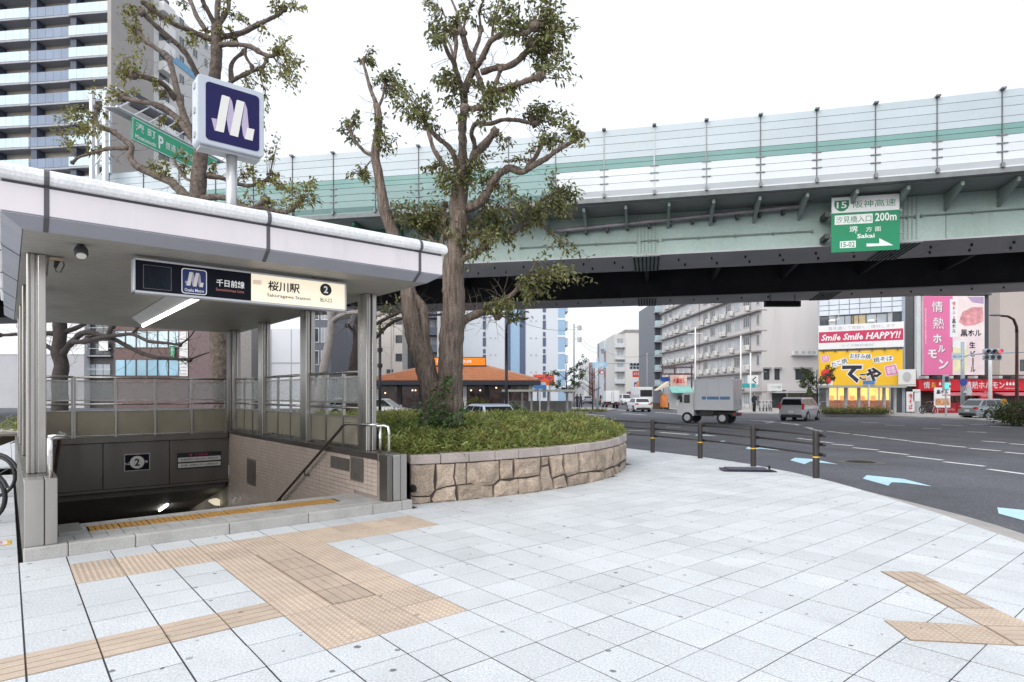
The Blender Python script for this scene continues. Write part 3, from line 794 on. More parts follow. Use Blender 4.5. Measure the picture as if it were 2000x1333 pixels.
# emblem sign on its pole above the canopy
mv = .5
ma, mb2 = onv(385, 142, mv), onv(516, 183, mv)
mu0, mu1, mz0, mz1 = ma[0], mb2[0], 4.72, 5.565
mcx, mcz = (mu0+mu1)/2, (mz0+mz1)/2
MS = thing('metro_sign', 'square navy M emblem light box on a steel pole above the canopy', 'sign', W(mcx, mv+.1, 3.66), ROT)
zc = mcz - 3.66; w_, h_ = mu1-mu0, mz1-mz0
mb = MB(); mb.extr([(p[0], -.1, zc+p[1]) for p in rrect(w_, h_, .05)], (0, .26, 0)); mb.build('box', M('pale_blue_case', (.54,.585,.66), .4, var=.04, stain=.12, stcol=(.45,.45,.45)), MS, bevel=.012, seg=2)
MB().box(-w_/2+.04, -.06, zc-h_/2-.035, w_/2-.04, .13, zc-h_/2+.002).build('base_rail', GREYP, MS)
MB().cyl((-.0+.03, .02, -.05), (.03, .02, zc-h_/2-.02), .066, n=20).build('pole', M('pole_steel', (.56,.57,.58), .35, metal=.7, var=.05), MS, smooth=True)
pw, ph = w_*.80, h_*.845
flat(rrect(pw, ph, .045), (w_*.02, -.1, zc-.005), XA, ZA, M('emblem_navy', (.022,.02,.095), .45, var=.05, spec=.15), MS, name='face_panel', off=.003, thick=.002)
logo((w_*.02, -.1055, zc-.005), pw*1.0, ph*1.0, MS)
for k in (-1, 0, 1): MB().box(-w_/2-.012, -.02, zc+k*.3-.03, -w_/2+.002, .06, zc+k*.3+.03).build('hinge', GREYP, MS)

# plaques in the stair well
def plaque(name, label, px0, py0, px1, py1):
    a = onv(px0, py0, 7.985); b = onv(px1, py1, 7.985)
    w, h = b[0]-a[0], abs(a[1]-b[1]); cu_, cz = (a[0]+b[0])/2, (a[1]+b[1])/2
    return thing(name, label, 'sign', W(cu_, 7.985, cz), ROT), w, h
P1, w, h = plaque('exit_plaque', 'small black plaque with a white circled 2 on the steel panel in the stair well', 243, 888, 292, 918)
h = .36
MB().box(-w/2, -.012, -h/2, w/2, .012, h/2).build('plate', NAVY, P1); fr = MB()
for t in (-1, 1): fr.box(-w/2-.012, -.018, t*h/2-.01, w/2+.012, .012, t*h/2+.01); fr.box(t*w/2-.01, -.0175, -h/2, t*w/2+.01, .012, h/2)
fr.build('rim', STEEL, P1)
flat(disc(.14), (0,-.012,0), XA, ZA, WHITE, P1, off=.002); lettering('2', .10, .16, (0,-.012,0), XA, ZA, INKK, P1, .03, off=.004)
lettering('入口', .12, .055, (-.185,-.012,-.02), XA, ZA, INKW, P1); lettering('号', .055, .055, (.175,-.012,0), XA, ZA, INKW, P1)
P2, w, h = plaque('timetable_plaque', 'white and black first and last train plaque on the right steel panel', 346, 882, 432, 915)
h = .37
MB().box(-w/2, -.012, -h/2, w/2, .012, h/2).build('plate', BLACK, P2)
PLW = M('plaque_white', (.72,.72,.70), .5, var=.03)
for zc_ in (.0, -.135): flat(rect(w-.03, .10), (0,-.012,zc_+.03), XA, ZA, PLW, P2, off=.002)
lettering('始発時刻 5時12分〜5時22分', w*.85, .05, (0,-.012,.03), XA, ZA, INKK, P2, off=.004); lettering('終発 23時42分〜0時06分', w*.85, .05, (0,-.012,-.105), XA, ZA, INKK, P2, off=.004)
MAG = M('line_magenta', (.55,.03,.16), .5); lettering('千日前線', w*.3, .055, (.03,-.012,.135), XA, ZA, MAG, P2, .01); flat(disc(.028), (-w*.2,-.012,.135), XA, ZA, MAG, P2)
# ================================================================== STONE PLANTER
def worldly(o, par):
    o.matrix_parent_inverse = (Matrix.Translation(par.location) @ par.rotation_euler.to_matrix().to_4x4()).inverted(); return o
PL = thing('stone_planter', 'raised rounded planter walled with rough tan stones beside the stair entrance', 'planter', (0.2, 12, 0))
STONE = M('rough_stone', (.395,.31,.24), .85, var=.28, scale=5, speck=.25, sscale=45, rnd=.16, stain=.4, stcol=(.17,.13,.11), stscale=3, bump=.022, bscale=22)
COPS = M('coping_stone', (.42,.362,.335), .8, var=.13, scale=4, speck=.2, sscale=90, rnd=.12, stain=.35, stcol=(.2,.17,.165), stscale=2.2, bump=.006, bscale=40)
MORT = M('wall_mortar', (.07,.06,.052), .95, var=.3, scale=6)
planv = [Vector(p) for p in PLAN]
def wall_hit(px):
    k = (px - 1000) / FPX; best = None
    for a, b in zip(planv, planv[1:]):
        fa, fb = a.x - k*a.y, b.x - k*b.y
        if fa * fb <= 0 and fa != fb:
            p = a.lerp(b, fa / (fa - fb)); t = (b - a).normalized()
            if best is None or p.y < best[0].y: best = (p, Vector((t.y, -t.x)))
    return best
def smooth_n(p):
    # outward normal blended along the curve
    ws = Vector((0, 0))
    for a, b in zip(planv, planv[1:]):
        m = (a + b) / 2; t = (b - a).normalized(); ws += Vector((t.y, -t.x)) * math.exp(-((m - p).length / .5) ** 2)
    return ws.normalized()
core = MB()
off = [p - smooth_n(p) * .015 for p in planv]
for a, b in zip(off, off[1:]): core.poly([(*a, -.02), (*b, -.02), (*b, .6), (*a, .6)])
worldly(core.build('mortar_core', MORT, PL), PL)
def stone(pts3):
    """pts3: outline (position on the wall face, normal)"""
    c = sum((p for p, _ in pts3), Vector()) / len(pts3); nn = sum((n for _, n in pts3), Vector()).normalized()
    n = len(pts3); mb = MB(); bul = RN.uniform(.022, .05)
    r0 = [p + (c - p) * .015 - m * .02 for p, m in pts3]
    r1 = [p + (c - p) * .05 + m * RN.uniform(.008, .02) for p, m in pts3]
    r2 = [p + (c - p) * RN.uniform(.3, .42) + m * (bul + RN.uniform(-.014, .014)) for p, m in pts3]
    cc = c + nn * (bul + RN.uniform(-.012, .014))
    mb.add(r0 + r1 + r2 + [cc], [(i, (i+1) % n, n+(i+1) % n, n+i) for i in range(n)] + [(n+i, n+(i+1) % n, 2*n+(i+1) % n, 2*n+i) for i in range(n)] + [(2*n+i, 2*n+(i+1) % n, 3*n) for i in range(n)])
    worldly(mb.build('stone', STONE, PL), PL)
def densify(pts, l=70):
    out = []
    for a, b in zip(pts, pts[1:] + pts[:1]):
        d = math.hypot(b[0]-a[0], b[1]-a[1]); k = max(1, int(d / l))
        for t in range(k):
            j = 0 if t == 0 else 3
            out.append((a[0]+(b[0]-a[0])*t/k + RN.uniform(-j, j), a[1]+(b[1]-a[1])*t/k + RN.uniform(-j, j)))
    return out
SA = [[(-40,182),(250,172),(245,380),(200,432),(-40,428)], [(-40,437),(205,440),(207,490),(-40,507)], [(262,172),(438,160),(442,320),(330,345),(255,370)], [(450,155),(547,148),(548,312),(455,325)],
 [(558,145),(872,128),(877,265),(820,322),(600,310),(555,312)], [(260,378),(450,335),(460,478),(230,492),(213,470)], [(465,328),(600,315),(812,327),(815,455),(475,480)], [(884,127),(1006,113),(1010,256),(890,270)],
 [(1014,111),(1282,94),(1270,226),(1100,250),(1018,256)], [(890,278),(1052,262),(1053,430),(820,452),(825,330)], [(1061,262),(1267,230),(1282,395),(1060,430)], [(1288,94),(1346,88),(1345,122),(1290,137)],
 [(1290,145),(1350,130),(1396,375),(1286,396),(1275,230)], [(1355,86),(1496,64),(1506,212),(1390,256)], [(1400,264),(1506,222),(1540,346),(1403,378)], [(1504,62),(1642,48),(1641,205),(1540,242),(1515,215)],
 [(1650,46),(1802,28),(1815,180),(1740,192),(1650,205)], [(1545,250),(1642,212),(1740,200),(1741,326),(1545,348)], [(1750,196),(1895,190),(1902,296),(1750,325)], [(1810,26),(1917,8),(1915,150),(1895,186),(1825,182)]]
SA = [[(800 + x*.2, 883 + y*.2) for x, y in s] for s in SA]
SB = [[(1605,1004),(1650,998),(1655,1100),(1605,1122)], [(1656,995),(1692,988),(1700,1080),(1660,1106)], [(1697,986),(1733,977),(1738,1060),(1704,1078)], [(1603,1130),(1658,1112),(1672,1180),(1605,1204)], [(1664,1110),(1738,1068),(1740,1146),(1678,1180)]]
SB = [[(700 + x*.3, 580 + y*.3) for x, y in s] for s in SB]
for s in SA + SB:
    pts = []
    for (px, py) in densify(s, 14):
        hit = wall_hit(min(max(px, 801.5), 1221.0))
        if not hit: continue
        p, n = hit; n = smooth_n(p); z = CAMH - (py - HY) / FPX * p.y; z = .588 + RN.uniform(-.012, .003) if z > .45 else z
        pts.append((Vector((p.x, p.y, max(-.01, min(.592, z)))), Vector((n.x, n.y, 0))))
    if len(pts) > 3: stone(pts)
# round the back of the curve, out of the photograph's sight
cur = along([(p.x, p.y, 0) for p in planv[10:18]], .34)
for k in range(len(cur) - 1):
    zz = RN.uniform(.24, .36)
    for z0, z1 in ((0, zz - .01), (zz + .01, .585)):
        pts = []
        for t, z in ((.03, z0), (.5, z0), (.97, z0), (.97, z1), (.5, z1), (.03, z1)):
            p = cur[k].lerp(cur[k+1], t); n = smooth_n(p.xy); pts.append((Vector((p.x, p.y, z)), Vector((n.x, n.y, 0))))
        if wall_hit(1000 + FPX * cur[k].x / cur[k].y) and (wall_hit(1000 + FPX * cur[k].x / cur[k].y)[0] - cur[k].xy).length > .4 or cur[k].y > 14.1: stone(pts)
# coping blocks
fine = []
for a, b in zip(planv, planv[1:]):
    for t in range(8): fine.append(a.lerp(b, t / 8))
sm = [sum((fine[max(0, min(len(fine)-1, i+k))] for k in range(-4, 5)), Vector((0, 0))) / 9 for i in range(len(fine))]
sm[0] = planv[0]
cs = along([(p.x, p.y, 0) for p in sm], .47)
for k in range(len(cs) - 1):
    a, b = cs[k], cs[k+1]; m = (a + b) / 2
    na, nm, nb = smooth_n(a.xy), smooth_n(m.xy), smooth_n(b.xy)
    t = (b - a).normalized() * .004; mb = MB(); dz = RN.uniform(-.006, .006); o_ = RN.uniform(.018, .03)
    g = lambda p, n, o, z: (p.x + n.x*o, p.y + n.y*o, z)
    ring = []
    for p, n in ((a + t, na), (m, nm), (b - t, nb)):
        ring.append([g(p, n, -.26, .59), g(p, n, o_, .59), g(p, n, o_, .735 + dz), g(p, n, -.26, .742 + dz)])
    vs = sum(ring, []); fs = [(0,1,2,3), (8,9,10,11)]
    for r in range(2):
        for i in range(4): fs.append((r*4+i, r*4+(i+1) % 4, (r+1)*4+(i+1) % 4, (r+1)*4+i))
    mb.add(vs, fs); worldly(mb.build('coping_stone', COPS, PL, bevel=.014, seg=2), PL)
hp, hn = wall_hit(806); pz = Vector((hp.x, hp.y, .235)) + Vector((hn.x, hn.y, 0)) * .03
worldly(MB().sphere(pz, (.055, .055, .06), 10, 6).build('drain_hole', DARK, PL), PL)

# soil and ground cover
inner = [Vector(p) for p in plan_full]
ctr_tree = Vector((-1.3, 11.2))
def edge_d(p):
    best = 9
    for a, b in zip(planv, planv[1:]):
        ab = b - a; t = max(0, min(1, (p - a).dot(ab) / ab.length_squared)); best = min(best, (a + ab*t - p).length)
    return best
def soil_z(p):
    e = edge_d(p); return .655 + .13 * min(1, max(0, e - .25) / 2.2)
gp = {}; sb = MB(); step = .5; nx = {}
for ix in range(-30, 8):
    for iy in range(15, 42):
        p = Vector((ix*step, iy*step))
        nx[(ix, iy)] = len(sb.v); sb.v.append((p.x, p.y, soil_z(p) if inpoly(p, plan_full) else .45))
for ix in range(-30, 7):
    for iy in range(15, 41):
        cc = Vector(((ix+.5)*step, (iy+.5)*step))
        if inpoly(cc, plan_full) and edge_d(cc) > .3 and not (uvof(cc)[0] < 4.6 and uvof(cc)[1] < 8.5):
            sb.f.append([nx[(ix, iy)], nx[(ix+1, iy)], nx[(ix+1, iy+1)], nx[(ix, iy+1)]]); sb.mi.append(0)
for a, b in zip(inner, inner[1:] + inner[:1]):
    pass
worldly(sb.build('soil', SOIL, PL, smooth=True), PL)

def leaf_cloud(name, pos, dirs, length, width, mats, parent=None, fold=.25, kind='stuff', norm_jit=.6):
    """pos, dirs: (n,3) arrays; every leaf is a folded pair of quads"""
    n = len(pos); rs = np.random.RandomState(len(pos) % 9973)
    d = dirs / np.linalg.norm(dirs, axis=1, keepdims=True)
    r = rs.normal(size=(n, 3)) * norm_jit + np.array([0, 0, 1.0])
    s = np.cross(d, r); s /= np.linalg.norm(s, axis=1, keepdims=True) + 1e-9
    nn = np.cross(s, d)
    L = (length * rs.uniform(.65, 1.25, (n, 1))); Wd = width * rs.uniform(.7, 1.25, (n, 1)) / 2
    base, tip = pos, pos + d * L - np.array([0, 0, 1.0]) * L * .12
    l1 = pos + d*L*.3 + s*Wd + nn*Wd*fold; l2 = pos + d*L*.68 + s*Wd*.8 + nn*Wd*fold
    r1 = pos + d*L*.3 - s*Wd + nn*Wd*fold; r2 = pos + d*L*.68 - s*Wd*.8 + nn*Wd*fold
    V = np.stack([base, l1, l2, tip, r2, r1], 1).reshape(-1, 3).astype(np.float32)
    i = np.arange(n)[:, None] * 6
    F = np.concatenate([i + np.array([[0, 1, 2, 3]]), i + np.array([[0, 3, 4, 5]])], 1).reshape(-1).astype(np.int32)
    me = bpy.data.meshes.new(name); me.vertices.add(len(V)); me.vertices.foreach_set('co', V.ravel())
    nf = 2*n; me.loops.add(4*nf); me.loops.foreach_set('vertex_index', F)
    me.polygons.add(nf); me.polygons.foreach_set('loop_start', np.arange(nf, dtype=np.int32)*4); me.polygons.foreach_set('loop_total', np.full(nf, 4, np.int32))
    me.materials.append(mats); me.update(); me.validate()
    return place(name, me, parent, kind=kind)
GCOV = M('ground_cover', (.26,.35,.09), .5, var=.3, scale=1.2, island=.6, hue=.04, trans=.35, col2=(.36,.34,.11))
rs = np.random.RandomState(5); stems = []
tries = 0
while len(stems) < 15500 and tries < 200000:
    tries += 1
    if rs.rand() < .84: x, y = rs.uniform(-3.6, 3.0), rs.uniform(8.9, 15.2)
    else: x, y = rs.uniform(-12, 2.8), rs.uniform(13, 19.3)
    p = Vector((x, y)); u, v = uvof(p)
    if not inpoly(p, plan_full) or (u < 4.36 and v < 8.42): continue
    e = edge_d(p)
    if e < .10: continue
    if e < .28 and rs.rand() < .3: continue
    stems.append((x, y, e))
pos, dr = [], []
def clump(x, y): return .5 + .5*math.sin(x*3.1 + 1.3*math.sin(y*2.3)) * math.cos(y*2.7 + math.sin(x*1.9))
for (x, y, e) in stems:
    z0 = soil_z(Vector((x, y))); hgt = (.10 + .16*min(1, e/1.0) + .16*clump(x, y)) * rs.uniform(.6, 1.25)
    for k in range(11):
        a = rs.uniform(0, 2*PI); t = rs.uniform(.25, 1)
        pos.append((x + rs.normal(0, .03), y + rs.normal(0, .03), z0 + hgt*t)); dr.append((math.cos(a), math.sin(a), rs.uniform(-.3, 1.5)))
gc = leaf_cloud('ground_cover', np.array(pos), np.array(dr), .12, .015, GCOV)
gd = []; dd_ = []
for _ in range(1500):
    x, y = rs.uniform(-3.4, 2.6), rs.uniform(9.2, 13.5)
    if not inpoly((x, y), plan_full) or edge_d(Vector((x, y))) < .2 or uvof((x, y))[0] < 4.4: continue
    a = rs.uniform(0, 2*PI); gd.append((x, y, soil_z(Vector((x, y))) + rs.uniform(.12, .4))); dd_.append((math.cos(a), math.sin(a), rs.uniform(-.2, .6)))
IVY = M('ivy_leaf', (.085,.15,.045), .35, var=.25, scale=3, island=.4, hue=.02, trans=.2)
leaf_cloud('broadleaf_weed', np.array(gd), np.array(dd_), .085, .06, IVY)

# ================================================================== TREES
BARK = M('brown_bark', (.125,.098,.082), .92, var=.5, scale=9, speck=.4, sscale=60, stain=.6, stcol=(.035,.027,.022), stscale=7, bump=.03, bscale=14)
BARKV = M('furrowed_bark', (.175,.135,.11), .92, var=.55, scale=22, streak=True, speck=.35, sscale=70, stain=.85, stcol=(.03,.023,.019), stscale=17, bump=.06, bscale=30)
BARKD = M('dark_bark', (.042,.033,.03), .9, var=.3, scale=6, bump=.03, bscale=14)
LEAF = M('oak_leaf', (.165,.185,.065), .4, var=.2, scale=2, island=.55, hue=.035, trans=.3, col2=(.20,.19,.075))
LEAFY = M('yellow_green_leaf', (.24,.225,.075), .45, var=.22, scale=2, island=.42, hue=.03, trans=.32)
class Tree:
    def __init__(s, name, label, D, base, bark=BARK, group=None):
        s.D = D; s.nodes = []; s.bark = bark; s.base = base
        s.o = thing(name, label, 'tree', base, 0, group)
    def dd_at(s, x, y):
        if not s.nodes: return 0.0
        return min(s.nodes, key=lambda n: (n[0]-x)**2 + (n[1]-y)**2)[2]
    def limb(s, pts, r0, r1, name='limb', span=None, bark=None, n=8, knob=True):
        if name == 'limb': r0, r1 = r0*.80, r1*.82
        d0 = s.dd_at(*pts[0]); L = sum(math.dist(a, b) for a, b in zip(pts, pts[1:])) * s.D / FPX
        if span is None: span = RN.choice((-1, 1)) * L * RN.uniform(.25, .6)
        # resample with a little crookedness
        P = []; acc = 0; tot = sum(math.dist(a, b) for a, b in zip(pts, pts[1:]))
        for k, (a, b) in enumerate(zip(pts, pts[1:])):
            m = max(1, int(math.dist(a, b) / 7))
            for t in range(m):
                f = t / m; P.append((a[0]+(b[0]-a[0])*f, a[1]+(b[1]-a[1])*f, (acc + math.dist(a, b)*f) / tot))
            acc += math.dist(a, b)
        P.append((*pts[-1], 1.0))
        # smooth
        Q = [P[0]] + [tuple((P[i-1][c] + 2*P[i][c] + P[i+1][c]) / 4 for c in range(3)) for i in range(1, len(P)-1)] + [P[-1]]
        pos, rad = [], []
        for (x, y, f) in Q:
            dd = d0 + span * f; p = at(x, y, s.D + dd); j = (r0 + (r1 - r0)*f)
            pos.append(p); rad.append(max(.35, j * (RN.uniform(.97, 1.04) if name == 'trunk' else RN.uniform(.86, 1.12))) * s.D / FPX); s.nodes.append((x, y, dd))
        if knob and r1 < 6: rad[-1] *= 1.35
        mb = MB().tube(pos, rad, n, wob=.10 if name == 'trunk' else .14)
        if name == 'limb' and n == 8 and r0 > 3:        # pruning knuckles
            e = rad[-1]*RN.uniform(1.25, 1.6); mb.sphere(pos[-1], (e, e*.9, e), 8, 6, .22)
            for _ in range(1 + len(pos)//9):
                i = RN.randrange(2, max(3, len(pos)-1)); i = min(i, len(pos)-1); a = rad[i]; mb.sphere(pos[i] + Vector((RN.uniform(-.5,.5), RN.uniform(-.6,.2), RN.uniform(-.5,.5)))*a, (a*.85, a*.85, a*.9), 7, 5, .25)
        o = mb.build(name, bark or s.bark, s.o, smooth=True); worldly(o, s.o); return o
    def foliage(s, clusters, dens=1.0, leaf=.085, mat=None, twig=True, wid=.42):
        pos, dr, tw = [], [], MB(); r_ = np.random.RandomState(int(s.D*100) + len(clusters))
        for c in clusters:
            x, y, r = c[:3]; k = c[3] if len(c) > 3 else 1.0
            near = sorted(s.nodes, key=lambda n: (n[0]-x)**2 + (n[1]-y)**2)[0]
            dd = near[2] + RN.uniform(-.35, .35); root = at(near[0], near[1], s.D + near[2]); ctr = at(x, y, s.D + dd); rm = r * s.D / FPX
            nt = max(3, int(r / 4.5))
            for t in range(nt):
                e = ctr + Vector(r_.normal(0, .5, 3)) * rm; mid = root.lerp(e, .5) + Vector(r_.normal(0, .12, 3)) * rm + Vector((0, 0, .1*rm))
                if twig: tw.tube([root + Vector(r_.normal(0, .02, 3)), mid, e], [.011, .007, .003], 4, cap=False)
                m = int(r * .8 * dens * k * r_.uniform(.5, 1.5)) + 3
                for q_ in range(m):
                    f = r_.uniform(.45, 1.08); b = (mid.lerp(e, (f-.5)*2) if f > .5 else root.lerp(mid, f*2)) + Vector(r_.normal(0, .21, 3)) * rm
                    v = (e - mid).normalized() * .5 + Vector(r_.normal(0, .6, 3)) + Vector((0, 0, -.25))
                    pos.append(b); dr.append(v)
        if twig and tw.v: worldly(tw.build('twig', s.bark, s.o, kind='stuff'), s.o)
        f = leaf_cloud('foliage', np.array(pos), np.array(dr), leaf, leaf*wid, mat or LEAF, s.o); worldly(f, s.o)
    def twigs(s, n, x0, x1, y0, y1, ln=40, r=.006):
        tw = MB()
        cand = [q for q in s.nodes if x0 < q[0] < x1 and y0 < q[1] < y1]
        for _ in range(n if cand else 0):
            q = RN.choice(cand); p = at(q[0], q[1], s.D + q[2]); d = Vector((RN.gauss(0, 1), RN.gauss(0, .7), RN.gauss(.25, .7))).normalized()
            path, rr = [p], [r]
            for k in range(3):
                d = (d + Vector((RN.gauss(0, .3), RN.gauss(0, .3), RN.gauss(.05, .3)))).normalized(); p = p + d * ln * s.D / FPX / 3; path.append(p); rr.append(r * (1 - (k+1)*.28))
                if k < 2:
                    d2 = (d + Vector((RN.gauss(0, .7), RN.gauss(0, .7), RN.gauss(0, .7)))).normalized(); tw.tube([p, p + d2 * ln * .4 * s.D / FPX], [r*.55, r*.3], 3, cap=False)
            tw.tube(path, rr, 4, cap=False)
        if tw.v: worldly(tw.build('twig', s.bark, s.o, kind='stuff'), s.o)

b1 = at(862, 815, 11.2); b1.z = .8
T1 = Tree('street_tree', 'tall twin stemmed pollarded tree with sparse leaves rising from the planter', 11.2, b1, BARKV)
T1.limb([(880,835),(879,800),(878,760),(880,700),(883,650),(886,600),(885,560),(886,520),(892,480),(896,440),(895,400),(899,360)], 27, 17, 'trunk', 0.0, n=14, knob=False)
T1.limb([(846,835),(845,800),(843,760),(831,720),(817,680),(808,650),(800,610),(798,575),(790,530),(776,480),(764,445),(750,410),(744,369),(738,335),(732,309),(735,279),(741,237),(735,204)], 22, 6.5, 'trunk', .25, n=12)
T1.limb([(864,838),(864,800),(862,770),(860,745)], 32, 16, 'trunk', -.05, n=12, knob=False)
T1.limb([(846,745),(838,700),(830,667),(831,640),(828,604),(812,582),(800,572)], 11, 8.5, 'trunk', .1, n=10, knob=False)
for pts, r0, r1 in (
 ([(735,204),(723,174),(714,138),(708,120)], 5.5, 3.5), ([(730,303),(717,303),(693,276),(684,255)], 5, 3), ([(732,312),(720,315),(714,333),(699,342)], 2, 1.2), ([(737,215),(748,190),(752,160)], 4, 2.5),
 ([(899,365),(903,315),(903,270),(903,237),(907,207),(906,180)], 12, 8.5), ([(906,182),(900,165),(891,141),(886,117),(877,111),(871,93),(864,78)], 6.5, 4), ([(887,120),(892,84),(889,60)], 4.5, 4.5),
 ([(906,178),(918,150),(927,132),(918,114),(909,90),(903,63)], 8, 5.5), ([(928,132),(939,120),(948,102),(957,81),(975,69),(993,63),(1020,67),(1035,63),(1044,52)], 7, 4.5), ([(925,125),(926,99),(936,81),(939,57)], 5, 4),
 ([(930,140),(942,168),(948,192),(945,210),(918,213),(908,212)], 6, 5.5), ([(940,142),(969,132),(990,132),(1011,120),(1026,105),(1041,87)], 7, 7), ([(945,200),(963,177),(972,153),(978,135)], 4.5, 4), ([(950,190),(987,171),(1011,165),(1035,156),(1056,150)], 5, 6),
 ([(899,345),(888,306),(879,288),(855,270),(840,255),(828,234),(816,213)], 6.5, 4.5), ([(890,360),(873,333),(861,315),(846,291),(840,270),(834,248)], 7, 5), ([(905,340),(918,327),(927,300),(945,285),(960,267),(966,258)], 11, 9),
 ([(926,300),(927,273),(918,264),(927,240),(960,243),(978,234),(1014,235),(1044,243)], 6, 4), ([(905,410),(936,399),(957,369),(972,342),(996,327),(1020,339),(1041,324),(1068,309),(1092,291),(1116,279),(1137,264)], 12, 3.5),
 ([(1026,335),(1032,324),(1050,303),(1056,282),(1072,277)], 6, 4.5), ([(905,455),(960,457),(999,457),(1030,430),(1053,396),(1074,381),(1092,372)], 7, 4), ([(895,510),(912,502),(939,493),(945,480)], 9, 6),
 ([(888,640),(912,622),(930,613),(960,607),(972,616)], 13, 9), ([(962,608),(975,595),(999,577),(1020,556)], 8, 6), ([(886,520),(870,487),(852,478),(837,460),(828,439)], 6, 4.5), ([(862,485),(867,450),(867,420),(867,400)], 5.5, 4.5),
 ([(887,117),(880,90),(868,70),(872,40),(862,15)], 3, 1.5), ([(903,63),(895,30),(880,-5)], 3, 2), ([(905,60),(912,20),(935,-10)], 2.5, 1.5), ([(939,57),(935,20),(950,-10)], 3, 2), ([(1020,67),(1012,40),(1015,10)], 3, 1.5), ([(960,80),(963,45),(975,0)], 2.6, 1.4)):
    T1.limb(pts, r0, r1)
C1 = [(715,120,20),(728,100,12),(690,245,24),(680,268,20),(706,230,16),(740,160,22),(762,150,20),(785,180,32),(806,205,36),(832,232,30),(735,235,14),(760,285,24),(748,262,18),(700,332,22),(718,348,13),(868,160,24),(882,186,28),(892,205,20),(930,165,16),(960,192,34),(982,200,30),(955,216,24),(998,176,18),
 (850,30,28),(868,58,30),(852,84,18),(890,45,24),(920,38,22),(945,30,22),(985,35,28),(1010,48,24),(1040,28,32),(1068,18,32),(1090,30,24),(1102,58,22),(1060,88,28),(1080,78,28),(1090,108,24),(1086,145,22),(1050,112,26),(1050,140,18),(1060,230,30),(1090,222,28),(1040,216,22),(1112,250,22),(1130,268,17),(1100,282,17),(1065,282,22),(988,282,16),(1020,296,18),
 (868,342,38),(900,362,40),(930,332,34),(950,352,26),(850,332,24),(1000,382,24),(1018,392,22),(1090,360,28),(1110,382,28),(1130,388,16),(1080,402,34),(1060,422,34),(1020,424,38),(1100,422,24),(978,412,32),(942,432,40),(900,440,38),(868,422,38),(838,432,38),(818,412,36),(798,430,26),(788,402,26),(950,480,34),(988,470,30),(980,448,24),(920,480,24),(870,455,28),(845,455,25),
 (1110,515,30,1.3),(1132,498,20,1.2),(1080,540,32,1.2),(1050,552,30),(1028,562,24),(1040,584,20),(990,602,28),(972,590,20),(1002,616,24),(960,605,14)]
T1.foliage(C1, dens=1.25, leaf=.09)
T1.twigs(34, 890, 1000, 480, 640, 60, .006); T1.twigs(150, 660, 1150, -10, 470, 42, .006)
iv, idr = [], []
rs = np.random.RandomState(3)
for _ in range(190):
    y = rs.uniform(735, 838); spread = 9 + 9*math.sin(y*.11)**2 + (y-735)*.2; x = 866 + 9*math.sin(y*.07) + rs.normal(0, .5)*spread - (y-730)*.1
    p = at(x, y, 11.2 - .36 - rs.uniform(0, .12)); iv.append(p); idr.append((rs.normal(0, .6), -.5, rs.normal(-.2, .6)))
for _ in range(240):
    x = rs.uniform(812, 912); y = rs.uniform(800, 840); iv.append(at(x, y, 11.2 - .4 - rs.uniform(0, .4))); idr.append((rs.normal(0, .6), -.5, rs.normal(.1, .6)))
worldly(leaf_cloud('ivy', np.array(iv), np.array(idr), .075, .06, IVY, T1.o), T1.o)

b2 = at(434, 780, 17.0); b2.z = .8
T2 = Tree('street_tree', 'thick crooked pollarded tree with yellowish leaves behind the entrance canopy', 17.0, b2, BARK)
T2.limb([(437,830),(435,780),(434,730),(430,690),(427,650),(418,600),(405,540),(395,480),(388,430),(386,385),(389,340),(393,300),(399,260),(407,220),(415,180),(420,140),(423,100),(423,60),(424,45)], 20, 9.5, 'trunk', 0.0, n=12, knob=False)
for pts, r0, r1 in (
 ([(422,80),(406,75),(371,60),(343,49),(315,32),(298,21),(280,5)], 7, 4.5), ([(412,190),(395,165),(382,140),(364,105),(343,84),(315,60),(290,38),(278,25)], 8, 5), ([(392,290),(372,262),(360,231),(347,182),(336,133),(325,108),(305,95),(284,80),(270,63)], 9, 5.5),
 ([(344,196),(325,168),(308,158),(280,150),(262,147)], 7.5, 5.5), ([(388,290),(368,259),(350,235),(325,213),(297,203),(266,198),(241,192)], 9, 5.5), ([(386,400),(367,388),(336,357),(305,343),(266,325),(252,308),(259,287),(241,273),(217,255),(192,248),(185,231),(189,212)], 12, 4.5),
 ([(252,290),(213,290),(175,301),(150,308),(142,318)], 5.5, 3), ([(424,73),(451,70),(476,63),(497,52),(525,38),(546,28),(556,18)], 8, 3.5), ([(424,90),(437,87),(465,87),(490,91),(511,105),(532,112),(545,100)], 7, 4.5), ([(412,195),(440,170),(455,157),(469,150),(490,140),(514,133),(520,118)], 6, 4), ([(452,158),(450,130),(458,115),(476,102)], 6, 4.5),
 ([(391,340),(410,345),(430,346),(455,357),(483,364),(507,360),(525,350)], 7, 4), ([(386,390),(420,385),(455,388),(480,408),(497,406),(518,392)], 8, 5), ([(500,405),(520,405),(535,413),(560,416),(581,402),(591,385)], 6, 4), ([(423,55),(413,35),(399,10),(392,-10)], 7, 5), ([(425,50),(440,30),(448,14),(446,-10)], 6, 4), ([(402,60),(385,35),(371,0)], 6, 4), ([(425,45),(424,20),(428,-10)], 8, 6), ([(480,92),(478,110),(492,130)], 4, 3), ([(388,360),(360,348),(345,325),(340,310)], 4, 2.5)):
    T2.limb(pts, r0, r1)
